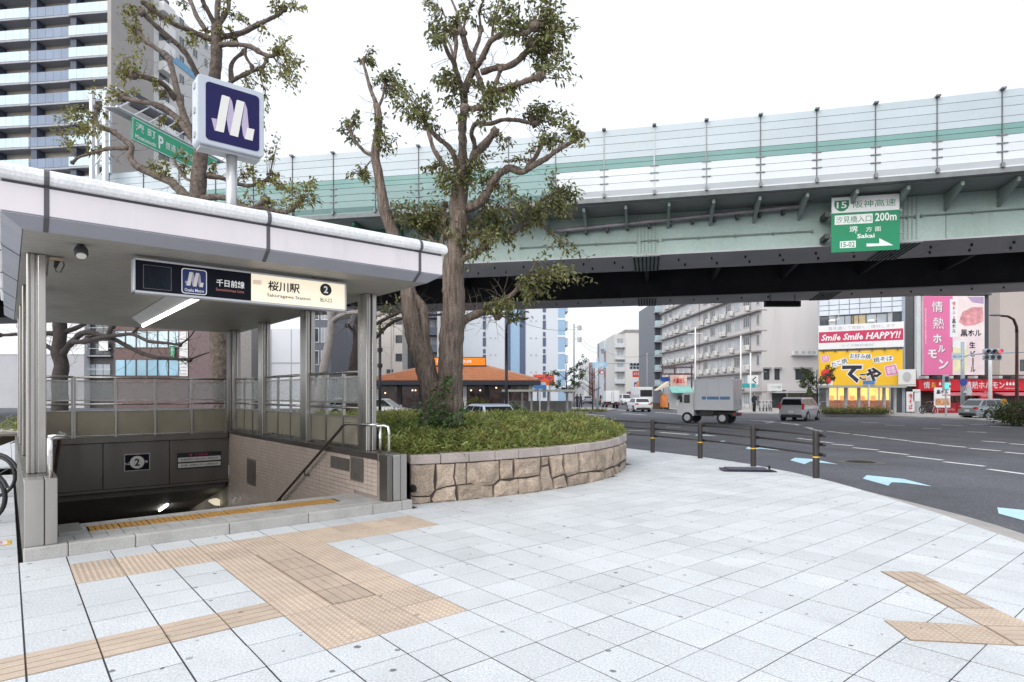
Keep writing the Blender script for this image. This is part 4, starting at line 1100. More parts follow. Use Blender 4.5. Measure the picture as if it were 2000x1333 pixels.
C2 = [(260,15,18),(290,18,22),(256,42,18),(265,70,22),(258,88,14),(330,40,14),(350,15,12),(390,60,20),(425,62,22),(440,20,20),(420,100,16),(480,40,16),(540,14,26),(580,15,16),(520,58,16),(462,72,14),(545,108,26),(575,128,24),(560,150,26),(522,148,26),(490,166,22),(588,155,14),(240,120,22),(262,130,20),(236,150,13),(196,176,16),(220,182,20),(250,182,16),(302,166,12),(315,182,12),(370,85,10),(310,242,12),(345,242,10),
 (130,216,22),(142,240,22),(120,260,17),(126,286,17),(160,260,22),(165,222,17),(180,290,17),(186,266,22),(200,212,13),(310,322,18),(322,340,18),(350,332,16),(380,342,16),(420,332,15),(360,302,12),(470,332,18),(490,322,15),(510,350,22),(540,346,17),(520,382,22),(560,376,22),(600,370,22),(616,384,15),(586,392,17),(550,360,13),(480,386,17),(530,282,14),(545,270,12),(520,242,9),(525,206,9),(560,410,14)]
T2.foliage(C2, dens=1.25, leaf=.125, mat=LEAFY)
T2.twigs(14, 470, 620, 340, 420, 60, .008); T2.twigs(130, 100, 620, -10, 420, 40, .009)

b3 = at(118, 800, 20.0); b3.z = 0
T3 = Tree('street_tree', 'bare dark cherry tree with wide drooping branches seen under the canopy at left', 20.0, b3, BARKD)
T3.limb([(116,900),(117,800),(116,740),(122,715),(114,690),(117,660),(116,630),(120,600),(118,570)], 15, 10, 'trunk', 0, n=10)
for pts, r0, r1 in (([(116,700),(138,672),(158,652),(170,648),(195,655),(222,662),(250,678),(275,690),(300,698),(335,701),(370,703)], 8, 3), ([(140,668),(165,668),(195,660),(230,655),(258,652),(275,660),(290,668),(320,670),(352,674)], 6, 2.5), ([(120,650),(140,645),(165,634),(178,620)], 7, 4), ([(112,652),(92,651),(60,652),(30,654),(0,655)], 6, 3), ([(112,690),(95,678),(70,665),(40,640)], 6, 3), ([(258,652),(270,640),(290,620)], 3, 1.5), ([(212,656),(214,645),(220,636)], 5, 4), ([(370,703),(390,695),(420,685)], 2, 1), ([(352,674),(370,660),(385,640)], 2, 1)):
    T3.limb(pts, r0, r1)
T3.twigs(90, 0, 400, 620, 720, 55, .009)
b4 = at(640, 800, 17.6); b4.z = .8
T4 = Tree('street_tree', 'pale grey leaning trunk seen between the right entrance columns', 17.6, b4, M('pale_bark', (.30,.27,.26), .9, var=.2, scale=5, stain=.3, bump=.02, bscale=15))
T4.limb([(618,830),(622,780),(628,745),(636,700),(645,660),(648,635),(646,610),(640,580)], 9.5, 7, 'trunk', 0, n=10)
for pts, r0, r1 in (([(648,630),(662,617),(690,610),(720,612),(740,614)], 6, 3.5), ([(646,610),(620,600),(590,590)], 5, 3)): T4.limb(pts, r0, r1)
T4.twigs(24, 580, 760, 560, 640, 60, .008)
b5 = at(698, 800, 18.3); b5.z = .8
T5 = Tree('street_tree', 'dark knotty trunk behind the front right column with branches toward the planter', 18.3, b5, BARKD)
T5.limb([(690,830),(688,780),(690,735),(694,705),(700,670),(698,640),(706,610),(716,580)], 13, 8, 'trunk', 0, n=10)
for pts, r0, r1 in (([(698,640),(730,635),(756,622),(780,610),(800,606)], 5, 3), ([(700,665),(735,660),(752,640),(768,628),(785,622),(820,616),(870,615)], 5, 2.5), ([(694,650),(684,640),(678,636)], 4, 3)): T5.limb(pts, r0, r1)
T5.foliage([(757,612,20),(775,600,20),(745,640,14),(765,625,14)], dens=.9, leaf=.12)
T5.twigs(60, 690, 880, 560, 640, 70, .008)
# ================================================================== ELEVATED EXPRESSWAY
EX = thing('elevated_expressway', 'pale teal elevated expressway with a tall noise barrier crossing above the junction', 'expressway', (0, 24, 0))
BP = [Vector(p) for p in ((-60,36.2),(-48,33.8),(-30,30.3),(-18,27.85),(-9.75,26.0),(-3,24.72),(2.89,23.5),(5.39,22.95),(10.3,21.82),(13.66,20.98),(16.8,20.1),(22,18.5),(30,15.7))]
BL = [0.0]
for a, b in zip(BP, BP[1:]): BL.append(BL[-1] + (b - a).length)
def bpos(s, o=0.0, z=0.0):
    s = max(0, min(BL[-1] - 1e-4, s)); k = max(i for i in range(len(BL)) if BL[i] <= s); k = min(k, len(BP) - 2)
    a, b = BP[k], BP[k+1]; t = (s - BL[k]) / (b - a).length; tt = (b - a).normalized()
    def nrm(i):
        q1, q2 = BP[max(i-1, 0)], BP[min(i+1, len(BP)-1)]; d = (q2 - q1).normalized(); return Vector((-d.y, d.x))
    n = (nrm(k) * (1-t) + nrm(k+1) * t).normalized(); p = a + (b - a) * t + n * o
    return Vector((p.x, p.y, z))
def s_at_px(px):
    k = (px - 1000) / FPX; lo, hi = 0.0, BL[-1]
    for _ in range(50):
        m = (lo + hi) / 2; p = bpos(m)
        if p.x - k * p.y < 0: lo = m
        else: hi = m
    return lo
GP = dict(stain=.5, stcol=(.16,.17,.15), streak=True, stscale=.9)
PANU = M('barrier_pale', (.45,.515,.56), .28, var=.04, scale=.6, rnd=.035)
PANT = M('barrier_teal', (.165,.315,.30), .4, var=.06, scale=.6, rnd=.04)
PANL = M('barrier_white', (.62,.66,.69), .35, var=.04, scale=.6, rnd=.03)
PANG = M('barrier_green_grey', (.20,.32,.315), .4, var=.05, scale=.6, rnd=.04)
GIRD = M('girder_teal', (.36,.465,.43), .55, var=.12, scale=.35, speck=.05, sscale=8, rnd=.04, stain=.5, stcol=(.25,.23,.17), stscale=.5, streak=True)
GIRG = M('girder_green', (.045,.16,.12), .55, var=.15, scale=.4, rnd=.06)
GIRU = M('girder_underside', (.46,.465,.48), .6, var=.1, scale=.5)
DECKM = M('deck_soffit', (.03,.031,.034), .8, var=.2, scale=.5)  # near black: the shade between the girders is put into this colour
STRUT = M('strut_paint', (.25,.30,.28), .6, var=.15, scale=1)
PIPEM = M('drain_pipe', (.30,.28,.30), .45, metal=.3, var=.2, scale=2, stain=.4, stcol=(.12,.1,.09))
ZT, ZB = 11.78, 9.2
rows = [0, .10, .215, .345, .44, .51, .585, .69, .80, .905, 1.0]
rows = [ZT - (ZT - ZB) * r for r in rows]
BAY = 1.88
s_ref = s_at_px(1278)
k0 = -14
posts = []
s = s_ref + BAY * k0
PB = MB()
while s < s_at_px(2100):
    a, b = s + .02, s + BAY - .02
    for r in range(10):
        z1, z0 = rows[r] - .008, rows[r+1] + .008
        x = bpos(s).x
        m = PANU if r < 4 else (PANT if r < 6 else (PANL if x > .5 else PANG))
        oo = 0 if r < 9 else -.03
        p, q_ = bpos(a, oo, z0), bpos(b, oo, z0); p2, q2 = bpos(a, oo + .07, z0), bpos(b, oo + .07, z0); up = Vector((0, 0, z1 - z0))
        if r == 9:
            o = MB().hexa([bpos(a,.06,z0), bpos(b,.06,z0), q2, p2, p+up, q_+up, q2+up, p2+up]).build('noise_panel', m, EX)
        else: o = MB().hexa([p, q_, q2, p2, p+up, q_+up, q2+up, p2+up]).build('noise_panel', m, EX)
        worldly(o, EX)
    s += BAY
s_end = s
POSTM = M('barrier_post', (.19,.20,.21), .5, metal=.4, var=.1)
pm = MB(); pm.box(-.007, -.04, ZB+.05, .007, .10, ZT-.015).box(-.07, -.16, ZT-.02, .07, .12, ZT+.035).box(-.045, -.11, ZB-.02, .045, .03, ZB+.13)
for r in (6, 7, 8): pm.box(-.16, -.035, rows[r]-.016, .16, .01, rows[r]+.016)
PM = pm.mesh('barrier_post', POSTM)
n = int(round((s_end - (s_ref + BAY*k0)) / BAY))
for k in range(n + 1):
    s = s_ref + BAY * (k0 + k); p = bpos(s); t = bpos(s + .1) - bpos(s - .1)
    worldly(place('barrier_post', PM, EX, loc=(p.x, p.y, 0), rot=(0, 0, math.atan2(t.y, t.x))), EX)
# far left stretch, only seen in slivers behind the trees
sa = s_ref + BAY*k0
for r in range(10):
    mb = MB(); s = 4.0
    while s < sa - .1:
        e = min(s + 5, sa); z1, z0 = rows[r] - .008, rows[r+1] + .008
        mb.hexa([bpos(s,0,z0), bpos(e,0,z0), bpos(e,.07,z0), bpos(s,.07,z0), bpos(s,0,z1), bpos(e,0,z1), bpos(e,.07,z1), bpos(s,.07,z1)]); s = e
    worldly(mb.build('noise_panel', PANU if r < 4 else (PANT if r < 6 else PANG), EX, kind='stuff'), EX)
def ribbon(name, o0, o1, z0, z1, m, s0=2.0, s1=None, step=2.0, per=1):
    s1 = s1 or BL[-1] - .5; s = s0; k = 0; mb = MB()
    while s < s1 - .01:
        e = min(s + step, s1); mm = m(bpos((s+e)/2).x) if callable(m) else m
        mb.hexa([bpos(s,o0,z0), bpos(e,o0,z0), bpos(e,o1,z0), bpos(s,o1,z0), bpos(s,o0,z1), bpos(e,o0,z1), bpos(e,o1,z1), bpos(s,o1,z1)]); k += 1
        if k % per == 0 or e >= s1 - .01:
            worldly(mb.build(name, mm, EX), EX); mb = MB()
        s = e
ribbon('deck_edge', -.02, .25, 9.02, 9.195, M('deck_edge', (.20,.215,.22), .6, var=.15), per=100)
ribbon('deck_slab', 1.84, 17.4, 8.98, 9.15, DECKM, per=100); ribbon('deck_overhang', .25, 1.84, 8.98, 9.15, M('overhang_soffit', (.24,.25,.25), .7, var=.15, scale=.6, stain=.4, stcol=(.1,.09,.08)), per=100)
gm = lambda x: GIRD if x > -2.6 else GIRG
SEG = 10.6
s_sp = s_at_px(1262); ss = [s_sp + SEG * k for k in range(-6, 4)]
for a, b in zip(ss, ss[1:]):
    a, b = max(1, a), min(BL[-1] - .3, b)
    if b - a < 1: continue
    ribbon('girder_web', 1.78, 1.83, 7.33, 8.97, gm, a+.01, b-.01, 2.2, per=100)
    ribbon('bottom_flange', 1.68, 4.75, 7.27, 7.325, GIRU, a+.01, b-.01, 2.2, per=100)
    ribbon('bottom_flange', 12.9, 16.0, 7.27, 7.325, GIRU, a+.01, b-.01, 2.2, per=100)
ribbon('girder_web', 4.6, 4.65, 7.33, 8.97, DECKM, per=100); ribbon('girder_web', 13.0, 13.05, 7.33, 8.97, DECKM, per=100); ribbon('girder_web', 15.85, 15.9, 7.33, 8.97, GIRU, per=100)  # inner webs have their shade painted in; the rear outer web stays grey
ribbon('parapet', 17.3, 17.4, 9.15, ZT-.4, PANL, per=100)
cb = 0
for k in range(-30, 18):
    s = s_sp + k * 3.53
    if 2 < s < BL[-1] - 1:
        a, b = bpos(s, 4.65), bpos(s, 13.0); t = (b - a).normalized(); w = Vector((-t.y, t.x, 0)) * .1
        worldly(MB().hexa([(*(a-w).xy, 8.1), (*(b-w).xy, 8.1), (*(b+w).xy, 8.1), (*(a+w).xy, 8.1), (*(a-w).xy, 8.95), (*(b-w).xy, 8.95), (*(b+w).xy, 8.95), (*(a+w).xy, 8.95)]).build('cross_beam', DECKM, EX), EX)
k = -22
while True:
    s = s_ref + .55 + 1.62 * k
    k += 1
    if s > BL[-1] - 1: break
    if s < 5: continue
    t = (bpos(s+.1) - bpos(s-.1)).normalized() * .05
    A, B_, C_ = bpos(s, .3, 8.95), bpos(s, 1.77, 8.95), bpos(s, 1.77, 8.33); D_ = bpos(s, .3, 8.80)
    worldly(MB().hexa([D_-t, C_-t, C_+t, D_+t, A-t, B_-t, B_+t, A+t]).build('bracket', STRUT if bpos(s).x > -2.6 else GIRG, EX), EX)
# splice plates with bolts, ladder of bolts on the bottom flange
for px in (1262, 1805):
    s = s_at_px(px); t = (bpos(s+.1) - bpos(s-.1)).normalized(); nrm = Vector((-t.y, t.x, 0))
    c = bpos(s, 1.765, 8.15); o = MB().obox(c, t*.42, nrm*.014, Vector((0,0,.80))).build('splice_plate', GIRD, EX); worldly(o, EX)
    mb = MB()
    for i in range(6):
        for j in range(18): mb.obox(bpos(s, 1.742, 7.42 + j*.086) + t * (-.35 + i*.14), t*.022, nrm*.014, Vector((0,0,.022)))
    worldly(mb.build('bolt_heads', STRUT, EX, kind='stuff'), EX)
    for o0, o1 in ((1.70, 4.7), (12.95, 15.95)):
        m0 = bpos(s, (o0+o1)/2, 7.25); worldly(MB().obox(m0, t*.55, nrm*((o1-o0)/2), Vector((0,0,.016))).build('splice_plate', STRUT, EX), EX)
        mb = MB()
        for i in range(7):
            for j in range(22): mb.obox(bpos(s, o0+.1+j*.13, 7.225) + t*(-.48+i*.16), t*.03, nrm*.03, Vector((0,0,.014)))
        worldly(mb.build('bolt_heads', DECKM, EX, kind='stuff'), EX)
lug = MB()
for k in range(-20, 24):
    s = s_sp + k*1.3
    for o in (2.6, 3.6, 13.8): 
        if 2 < s < BL[-1]-1: lug.obox(bpos(s + (.3 if o == 3.6 else 0), o, 7.22), (.03,0,0), (0,.03,0), (0,0,.05))
worldly(lug.build('lifting_lug', DECKM, EX, kind='stuff'), EX)
# drain pipe with clips, hand line
sA, sB = s_at_px(1075), s_at_px(1572)
pts = [bpos(sA + (sB - sA)*t, 1.48, 8.42 + .38*t) for t in [i/12 for i in range(13)]]
e1 = bpos(sB + .35, 1.48, 8.86); e2 = bpos(sB + .52, 1.48, 9.02)
worldly(MB().tube(pts + [bpos(sB+.2,1.48,8.82), e1, e2], .085, 10).build('drain_pipe', PIPEM, EX, smooth=True), EX)
for k in range(11):
    f = (k+.5)/11; c = bpos(sA + (sB-sA)*f, 1.6, 8.42 + .38*f); t = (bpos(sA+(sB-sA)*f+.1) - bpos(sA+(sB-sA)*f)).normalized()
    worldly(MB().obox(c + Vector((0,0,-.11)), t*.05, Vector((-t.y,t.x,0))*.17, Vector((0,0,.10))).build('pipe_clip', CHAR, EX), EX)
for a, b, z in ((1000,1240,7.86),(1252,1286,7.88),(1296,1610,7.9),(1790,1825,8.2),(1838,2060,8.22)):
    sa_, sb_ = s_at_px(a), s_at_px(b); n = max(2, int((sb_-sa_)/1.2))
    P = [bpos(sa_ + (sb_-sa_)*i/n, 1.70, z) for i in range(n+1)]
    worldly(MB().tube(P, .022, 6).build('hand_line', STRUT, EX), EX)
    for p in P: worldly(MB().box(p.x-.02, p.y-.02, z-.07, p.x+.02, p.y+.08, z+.05).build('line_clip', STRUT, EX), EX)
mp_ = at(1528, 594, 34.4); 
bx = thing('sign_box', 'black flat sign box hung under the far girder of the expressway', 'sign', (mp_.x, mp_.y, mp_.z))
MB().box(-1.0, -.12, -.16, 1.0, .12, .16).build('housing', BLACK, bx); MB().box(-.93, -.13, -.11, .93, -.115, .11).build('face', DARK, bx)
for k in (-.7, .7): MB().box(k-.03, -.03, .16, k+.03, .03, 7.28 - mp_.z).build('hanger', STRUT, bx)

# green direction sign bolted to the girder
sc_ = s_at_px(1706); c = bpos(sc_, .95, 0); t = (bpos(sc_+.3) - bpos(sc_-.3)).normalized()
zc = at(1706, 437, c.y).z; sw, sh = 2.26, 2.02
GS = thing('direction_sign', 'green and white expressway direction sign with an arrow, on the girder', 'sign', (c.x, c.y, zc), math.atan2(t.y, t.x) + math.radians(1.5))
GREEN = M('sign_green', (.0,.22,.095), .45, var=.05, scale=2); SWH = M('sign_white', (.74,.75,.75), .45, var=.03)
MB().box(-sw/2, -.02, -sh/2, sw/2, .02, sh/2).build('plate', GREEN, GS)
F = (0, -.02, 0)
def gtext(body, w, h, x, z, m, bold=.012, **k): return lettering(body, w, h, (x, -.02, z), XA, ZA, m, GS, bold, off=.006, **k)
flat(rect(sw-.02, sh*.285, 0, sh*.355), F, XA, ZA, SWH, GS, off=.003)
GRN2 = M('print_green', (.0,.20,.085), .5)
shield = [(-.24,.20),(.24,.20),(.25,.0),(.2,-.12),(.1,-.2),(0,-.23),(-.1,-.2),(-.2,-.12),(-.25,0)]
flat([(p[0] - sw*.345, p[1]*.95 + sh*.345) for p in shield], F, XA, ZA, GRN2, GS, off=.0045); gtext('15', .34, .24, -sw*.345, sh*.355, SWH, .02)
gtext('阪神高速', 1.40, .26, sw*.135, sh*.352, GRN2, .0)
flat(rect(sw*.56, sh*.17, -sw*.17, sh*.085), F, XA, ZA, SWH, GS, off=.003); gtext('汐見橋入口', sw*.52, .25, -sw*.17, sh*.085, GRN2, .0)
gtext('200m', sw*.31, .30, sw*.30, sh*.10, SWH, .02)
gtext('堺', .28, .27, -sw*.17, -sh*.105, SWH, .004); gtext('方 面', .50, .18, sw*.12, -sh*.11, SWH, .004); gtext('Sakai', .58, .16, sw*.01, -sh*.225, SWH, .025)
flat(rect(sw*.235, sh*.125, -sw*.255, -sh*.365), F, XA, ZA, SWH, GS, off=.003); gtext('15-02', sw*.205, .19, -sw*.255, -sh*.365, GRN2, .015)
flat([(.02*sw,-.42*sh),(.41*sw,-.42*sh),(.205*sw,-.28*sh),(.205*sw,-.375*sh),(.02*sw,-.365*sh)], F, XA, ZA, SWH, GS, off=.004)
for z in (.42, -.38): MB().box(-sw/2-.16, .03, z-.05, sw/2+.1, .10, z+.05).build('support_bar', STRUT, GS); MB().box(-sw/2-.2, .02, z-.09, -sw/2-.02, .75, z+.09).build('bracket', CHAR, GS)

# sign gantry on the expressway, left
gd_ = Vector((.25, .968, 0)); gx = Vector((-17.28, 27.5, 0)); GA = thing('sign_gantry', 'pale steel lattice gantry carrying a green parking direction sign behind the crooked tree', 'sign gantry', (-19.0, 27.4, 9.1))
GAL = M('galvanised', (.60,.63,.67), .45, metal=.3, var=.05)
def gb(a, b, r, m=GAL, n='lattice_bar'): worldly(MB().cyl(a, b, r, n=6).build(n, m, GA), GA)
lg = [at(180, 330, 27.3), at(206, 330, 27.3), at(190, 330, 28.6), at(215, 330, 28.6)]
for p, r in zip(lg, (.12, .14, .09, .09)): gb(Vector((p.x, p.y, 8.9)), Vector((p.x, p.y, 15.2)), r, n='leg')
for k in range(7):
    z = 9.2 + k*.86
    for a, b in ((0, 1), (2, 3), (1, 3)):
        p, q_ = lg[a], lg[b]; gb(Vector((p.x, p.y, z)), Vector((q_.x, q_.y, z + (.8 if k % 2 else -.0))), .035)
base = Vector((-19.3, 27.6, 0))
for dz, off_ in ((14.35, 0), (15.15, 0), (14.35, .5), (15.15, .5)):
    a = gx + gd_*(-.7) + Vector((-off_, 0, dz)); b = gx + gd_*6.4 + Vector((-off_, 0, dz)); gb(a, b, .055, n='chord')
for k in range(9):
    p = gx + gd_*(-.6 + k*.8); gb(p + Vector((0,0,14.35)), p + gd_*.9 + Vector((0,0,15.15)), .03); gb(p + Vector((0,0,14.35)), p + Vector((-.5,0,14.35)), .03)
for o_ in (-1.9, 0.3): gb(Vector((lg[1].x, lg[1].y, 14.75 + o_*.2)), gx + gd_*(-.6) + Vector((0,0,14.75+o_*.2)), .06)
mb = MB(); a = gx + gd_*(-.8) + Vector((-.25,0,14.28)); b = gx + gd_*6 + Vector((-.25,0,14.28)); mb.obox((a+b)/2, (b-a)/2, (.25,0,0), (0,0,.02)); worldly(mb.build('catwalk', GREYP, GA), GA)
mb = MB(); a = gx + gd_*(.5) + Vector((-.45,0,15.3)); b = gx + gd_*6 + Vector((-.45,0,15.3)); mb.obox((a+b)/2, (b-a)/2, (.06,.0,0), (0,0,.36)); worldly(mb.build('back_board', CHAR, GA), GA)
zt_ = at(254, 227, 27.5).z; zb_ = at(254, 273, 27.5).z
P0 = gx + Vector((.06, 0, 0)); L_ = 5.35
GSG = thing('parking_sign', 'long green parking direction sign hung from the steel gantry behind the tree', 'sign', (P0 + gd_*(L_/2) + Vector((0,0,(zt_+zb_)/2))), math.atan2(gd_.y, gd_.x))
hh2 = (zt_ - zb_)/2
SGN2 = M('parking_green', (.01,.33,.17), .5, var=.05)
MB().box(-L_/2, -.03, -hh2, L_/2, .03, hh2).build('plate', SGN2, GSG)
for z in (-hh2+.035, hh2-.035): flat(rect(L_-.06, .03, 0, z), (0,-.03,0), XA, ZA, SWH, GSG)
flat(rect(.03, 2*hh2-.06, -L_/2+.045), (0,-.03,0), XA, ZA, SWH, GSG)
def ptext(b_, w, h, x, z, bold=.004): lettering(b_, w, h, (x,-.03,z), XA, ZA, SWH, GSG, bold, off=.006)
ptext('湊 町', 1.1, .40, -L_/2+.75, .17); ptext('Minatomachi', 1.15, .19, -L_/2+.75, -.28, .02); ptext('P', .30, .62, -L_/2+1.62, -.03, .03); ptext('普通', .62, .36, -L_/2+2.2, -.02); ptext('車', .3, .36, -L_/2+2.75, -.02); ptext('高さ', .6, .36, -L_/2+3.35, -.02); ptext('2.3m', .7, .36, -L_/2+4.2, -.02)
# ================================================================== BUILDINGS
def X(px, y): return (px - 1000) / FPX * y
def Z(py, y): return CAMH - (py - HY) / FPX * y
GLS = M('window_glass', (.05,.06,.07), .08, var=.3, scale=.5, spec=.8)
GLSB = M('blue_glass', (.28,.48,.60), .12, var=.25, scale=.25, spec=.8)
GLSL = M('curtained_glass', (.36,.40,.44), .15, var=.2, scale=.6)
FRW = M('alu_frame', (.62,.63,.64), .4, metal=.2, var=.05); FRD = M('dark_frame', (.05,.055,.06), .5)
_wm = {}
def wmesh(w, h, g, f, mull=1, proud=.05):
    k = (round(w,2), round(h,2), g.name, f.name, mull, proud)
    if k not in _wm:
        t = min(.07, w*.08); mb = MB()
        mb.box(-w/2, -proud, 0, -w/2+t, .02, h).box(w/2-t, -proud, 0, w/2, .02, h).box(-w/2+t, -proud, 0, w/2-t, .02, t).box(-w/2+t, -proud, h-t, w/2-t, .02, h)
        for i in range(mull): x = -w/2 + w*(i+1)/(mull+1); mb.box(x-t*.4, -proud*.7, t, x+t*.4, .02, h-t)
        mb.mat(1).box(-w/2+t, -.012, t, w/2-t, .015, h-t); _wm[k] = mb.mesh('window', [f, g])
    return _wm[k]
class B:
    def __init__(s, name, label, x, y, rot, w, d, h, m, cat='building', group=None, z0=-.15):
        s.o = thing(name, label, cat, (x, y, 0), rot, group); s.w, s.d, s.h = w, d, h
        MB().box(0, 0, z0, w, d, h).build('wall', m, s.o)
    def win(s, face, a, z, w, h, g=None, f=None, mull=1, proud=.05, name='window'):
        me = wmesh(w, h, g or GLS, f or FRW, mull, proud)
        if face == 'f': return place(name, me, s.o, loc=(a, 0, z))
        if face == 'r': return place(name, me, s.o, loc=(s.w, a, z), rot=(0, 0, PI/2))
        return place(name, me, s.o, loc=(0, a, z), rot=(0, 0, -PI/2))
    def box(s, name, x0, y0, z0, x1, y1, z1, m, bevel=0): return MB().box(x0, y0, z0, x1, y1, z1).build(name, m, s.o, bevel=bevel)

# ---- apartment tower, upper left
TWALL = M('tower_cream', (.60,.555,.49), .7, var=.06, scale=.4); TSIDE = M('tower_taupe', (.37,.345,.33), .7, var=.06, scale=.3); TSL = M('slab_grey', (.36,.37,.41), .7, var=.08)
TWP = M('milk_glass', (.50,.64,.71), .2, var=.05, scale=.3, rnd=.03); TNP = M('navy_glass', (.13,.19,.30), .15, var=.15, scale=.3, rnd=.06); TNV = M('navy_wall', (.07,.085,.13), .6, var=.1)
tr = -math.radians(6.8); tw = 24.0
tx, ty = -54.8 - tw*math.cos(tr), 85 - tw*math.sin(tr)
TW = B('apartment_tower', 'tall cream apartment tower with rows of milky and navy glass balconies, upper left', tx, ty, tr, tw, 21, 62, TWALL)
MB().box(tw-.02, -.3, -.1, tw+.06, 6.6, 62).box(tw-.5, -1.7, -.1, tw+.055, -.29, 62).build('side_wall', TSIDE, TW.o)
MB().box(tw+.0, 6.62, -.1, tw+.03, 21, 62).build('side_wall', M('tower_white', (.58,.58,.57), .7, var=.05), TW.o)
ML = {}
TGL = M('tower_glass', (.20,.24,.30), .2, var=.2, scale=.4)
def strip_panel(w, m):
    k = (round(w, 2), m.name)
    if k not in ML: ML[k] = MB().box(-w/2+.015, -.02, .06, w/2-.015, .02, 1.36).mesh('balcony_panel', m)
    return ML[k]
TW.w = tw + .035
for k in range(-5, 10):
    z = 33.1 + 3.02*k
    for (t0, t1, m, n) in ((.5, 6.4, TWP, 5), (6.44, 12.5, TNP, 5), (12.54, 18.6, TWP, 5), (18.64, 23.9, TNP, 4)):
        x0, x1 = tw - t1, tw - t0; off_ = -1.7 if m is TWP else -1.55
        bal = TW.box('balcony', x0, off_, z-.24, x1, -.001, z, TSL)
        for i in range(n): place('balcony_panel', strip_panel((x1-x0)/n, m), bal, loc=(x0 + (x1-x0)*(i+.5)/n, off_+.03, z))
        for xx in (x0 + .02, ): TW.box('partition', xx, -1.4, z, xx+.9, -.02, z+2.76, TNV)
        TW.win('f', (x0+x1)/2+.4, z+.05, (x1-x0)*.74, 1.65, TGL, FRW, 2)
    TW.box('balcony', tw+.036, 7.6, z-.2, tw+1.0, 10.2, z+1.2, WHITE)
    TW.win('r', 8.9, z+1.3, 2.2, 1.3, GLS, FRD); TW.win('r', 13, z+.4, 1.3, 1.5, GLS, FRW); TW.win('r', 16.4, z+.4, 1.3, 1.5, GLS, FRW); TW.win('r', 19.3, z+.4, 1.0, 1.5, GLS, FRW)
TW.box('blue_stripe', tw+.03, 10.6, 54, tw+.12, 21, 55.2, M('stripe_blue', (.15,.35,.55), .5))

# ---- low buildings seen under the canopy
WHT = M('white_render', (.80,.81,.83), .7, var=.05, scale=.3); GRY = M('grey_render', (.46,.46,.49), .75, var=.08, scale=.3, stain=.2)
b = B('white_building', 'white upper wall on a grey base, far left behind the bare tree', X(-110,76), 76, 0, X(165,76)-X(-110,76), 8, 19, WHT)
b.box('base_wall', 0, -.05, -.1, b.w, -.005, Z(693,76), GRY)
b.box('ledge', 0, -.12, Z(693,76)+.003, b.w, -.002, Z(693,76)+.12, FRW)
b = B('dark_office', 'dark narrow office with railed balconies and white blinds behind the bare tree', X(166,77), 77, 0, X(222,77)-X(166,77), 8, 19, M('dark_facade', (.06,.06,.065), .6, var=.2))
for z in (3.9, 6.5, 9.1, 11.7):
    b.box('balcony_slab', .0, -.6, z-.12, b.w, -.002, z, GRY); b.box('rail', .0, -.6, z+.85, b.w, -.56, z+.9, FRW); b.win('f', b.w*.5, z+.1, b.w*.8, 1.5, GLSL if z < 4 else GLS, FRD, 2)
b.box('blind', b.w*.6, -.64, 7.1, b.w*.92, -.62, 8.3, WHITE); b.box('blind', .05, -.64, 7.1, b.w*.2, -.62, 7.9, WHITE)
BRK = M('brown_brick', (.16,.105,.10), .8, var=.15, scale=2, speck=.2, sscale=14)
b = B('glass_office', 'brown brick office with two wide bands of blue glass under the canopy edge', X(222,76), 76, 0, X(368,76)-X(222,76), 9, 19, BRK)
for z0, z1, g in ((Z(735,76), Z(702,76), GLSB), (Z(680,76), Z(646,76), M('pale_blue_glass', (.58,.72,.78), .12, var=.2, scale=.25))):
    n = 6
    for i in range(n): b.win('f', .15 + (b.w-1.3)*(i+.5)/n, z0, (b.w-1.3)/n-.02, z1-z0, g, FRD, 0)
b.box('poster_panel', b.w-1.1, -.06, Z(735,76), b.w-.05, -.004, Z(648,76), WHITE)
for k in range(6): b.box('poster_line', b.w-.95, -.064, Z(732,76)+.42*k, b.w-.2, -.061, Z(732,76)+.42*k+.15, GRY)
gsn = thing('vertical_sign', 'small green vertical shop sign on the brown glass office', 'sign', (X(337,75.8), 75.85, Z(700,76)))
MB().box(-.32, -.1, 0, .32, .05, 1.5).build('board', GREEN, gsn); lettering('薬\n局', .42, 1.15, (0,-.1,.75), XA, ZA, SWH, gsn)
B('brick_building', 'plain purple brown brick wall beside the thick tree trunk under the canopy', X(369,75), 75, 0, X(438,75)-X(369,75), 9, 18, M('purple_brick', (.19,.135,.14), .8, var=.12, scale=2, speck=.15, sscale=12))
b = B('taupe_shed', 'taupe blank wall behind the corner column of the entrance', X(440,72), 72, 0, X(491,72)-X(440,72), 10, 9.9, M('taupe_wall', (.26,.245,.235), .8, var=.1))
b = B('panel_clad_building', 'pale grey panel clad low building between the right entrance columns', X(492,74), 74, 0, X(592,74)-X(492,74), 12, 9.6, M('pale_cladding', (.68,.70,.74), .6, var=.04, scale=.3))
for px in (492, 529, 568): b.box('joint_strip', X(px,74)-X(492,74), -.03, 0, X(px,74)-X(492,74)+.1, -.002, 9.55, GRY)
b.box('joint_strip', 0, -.035, Z(711,74), b.w, -.003, Z(708,74), GRY)
b = B('slim_block', 'slim dark blue windowed block between the entrance columns', X(600,62), 62, 0, X(646,62)-X(600,62), 12, 11.5, M('slate_blue_wall', (.12,.13,.16), .6, var=.15))
for z in (2.3, 4.6, 6.9, 9.2):
    b.win('f', b.w*.3, z, 1.0, 1.5, GLS, FRW); b.win('f', b.w*.75, z, .8, 1.5, GLSL, FRW)
BEI = M('beige_tile_wall', (.50,.465,.435), .7, var=.05, scale=.4, speck=.06, sscale=6)
b = B('beige_block', 'beige tiled office block with dark square windows behind the front right column', X(645,80), 80, 0, X(786,80)-X(645,80), 14, 21, BEI)
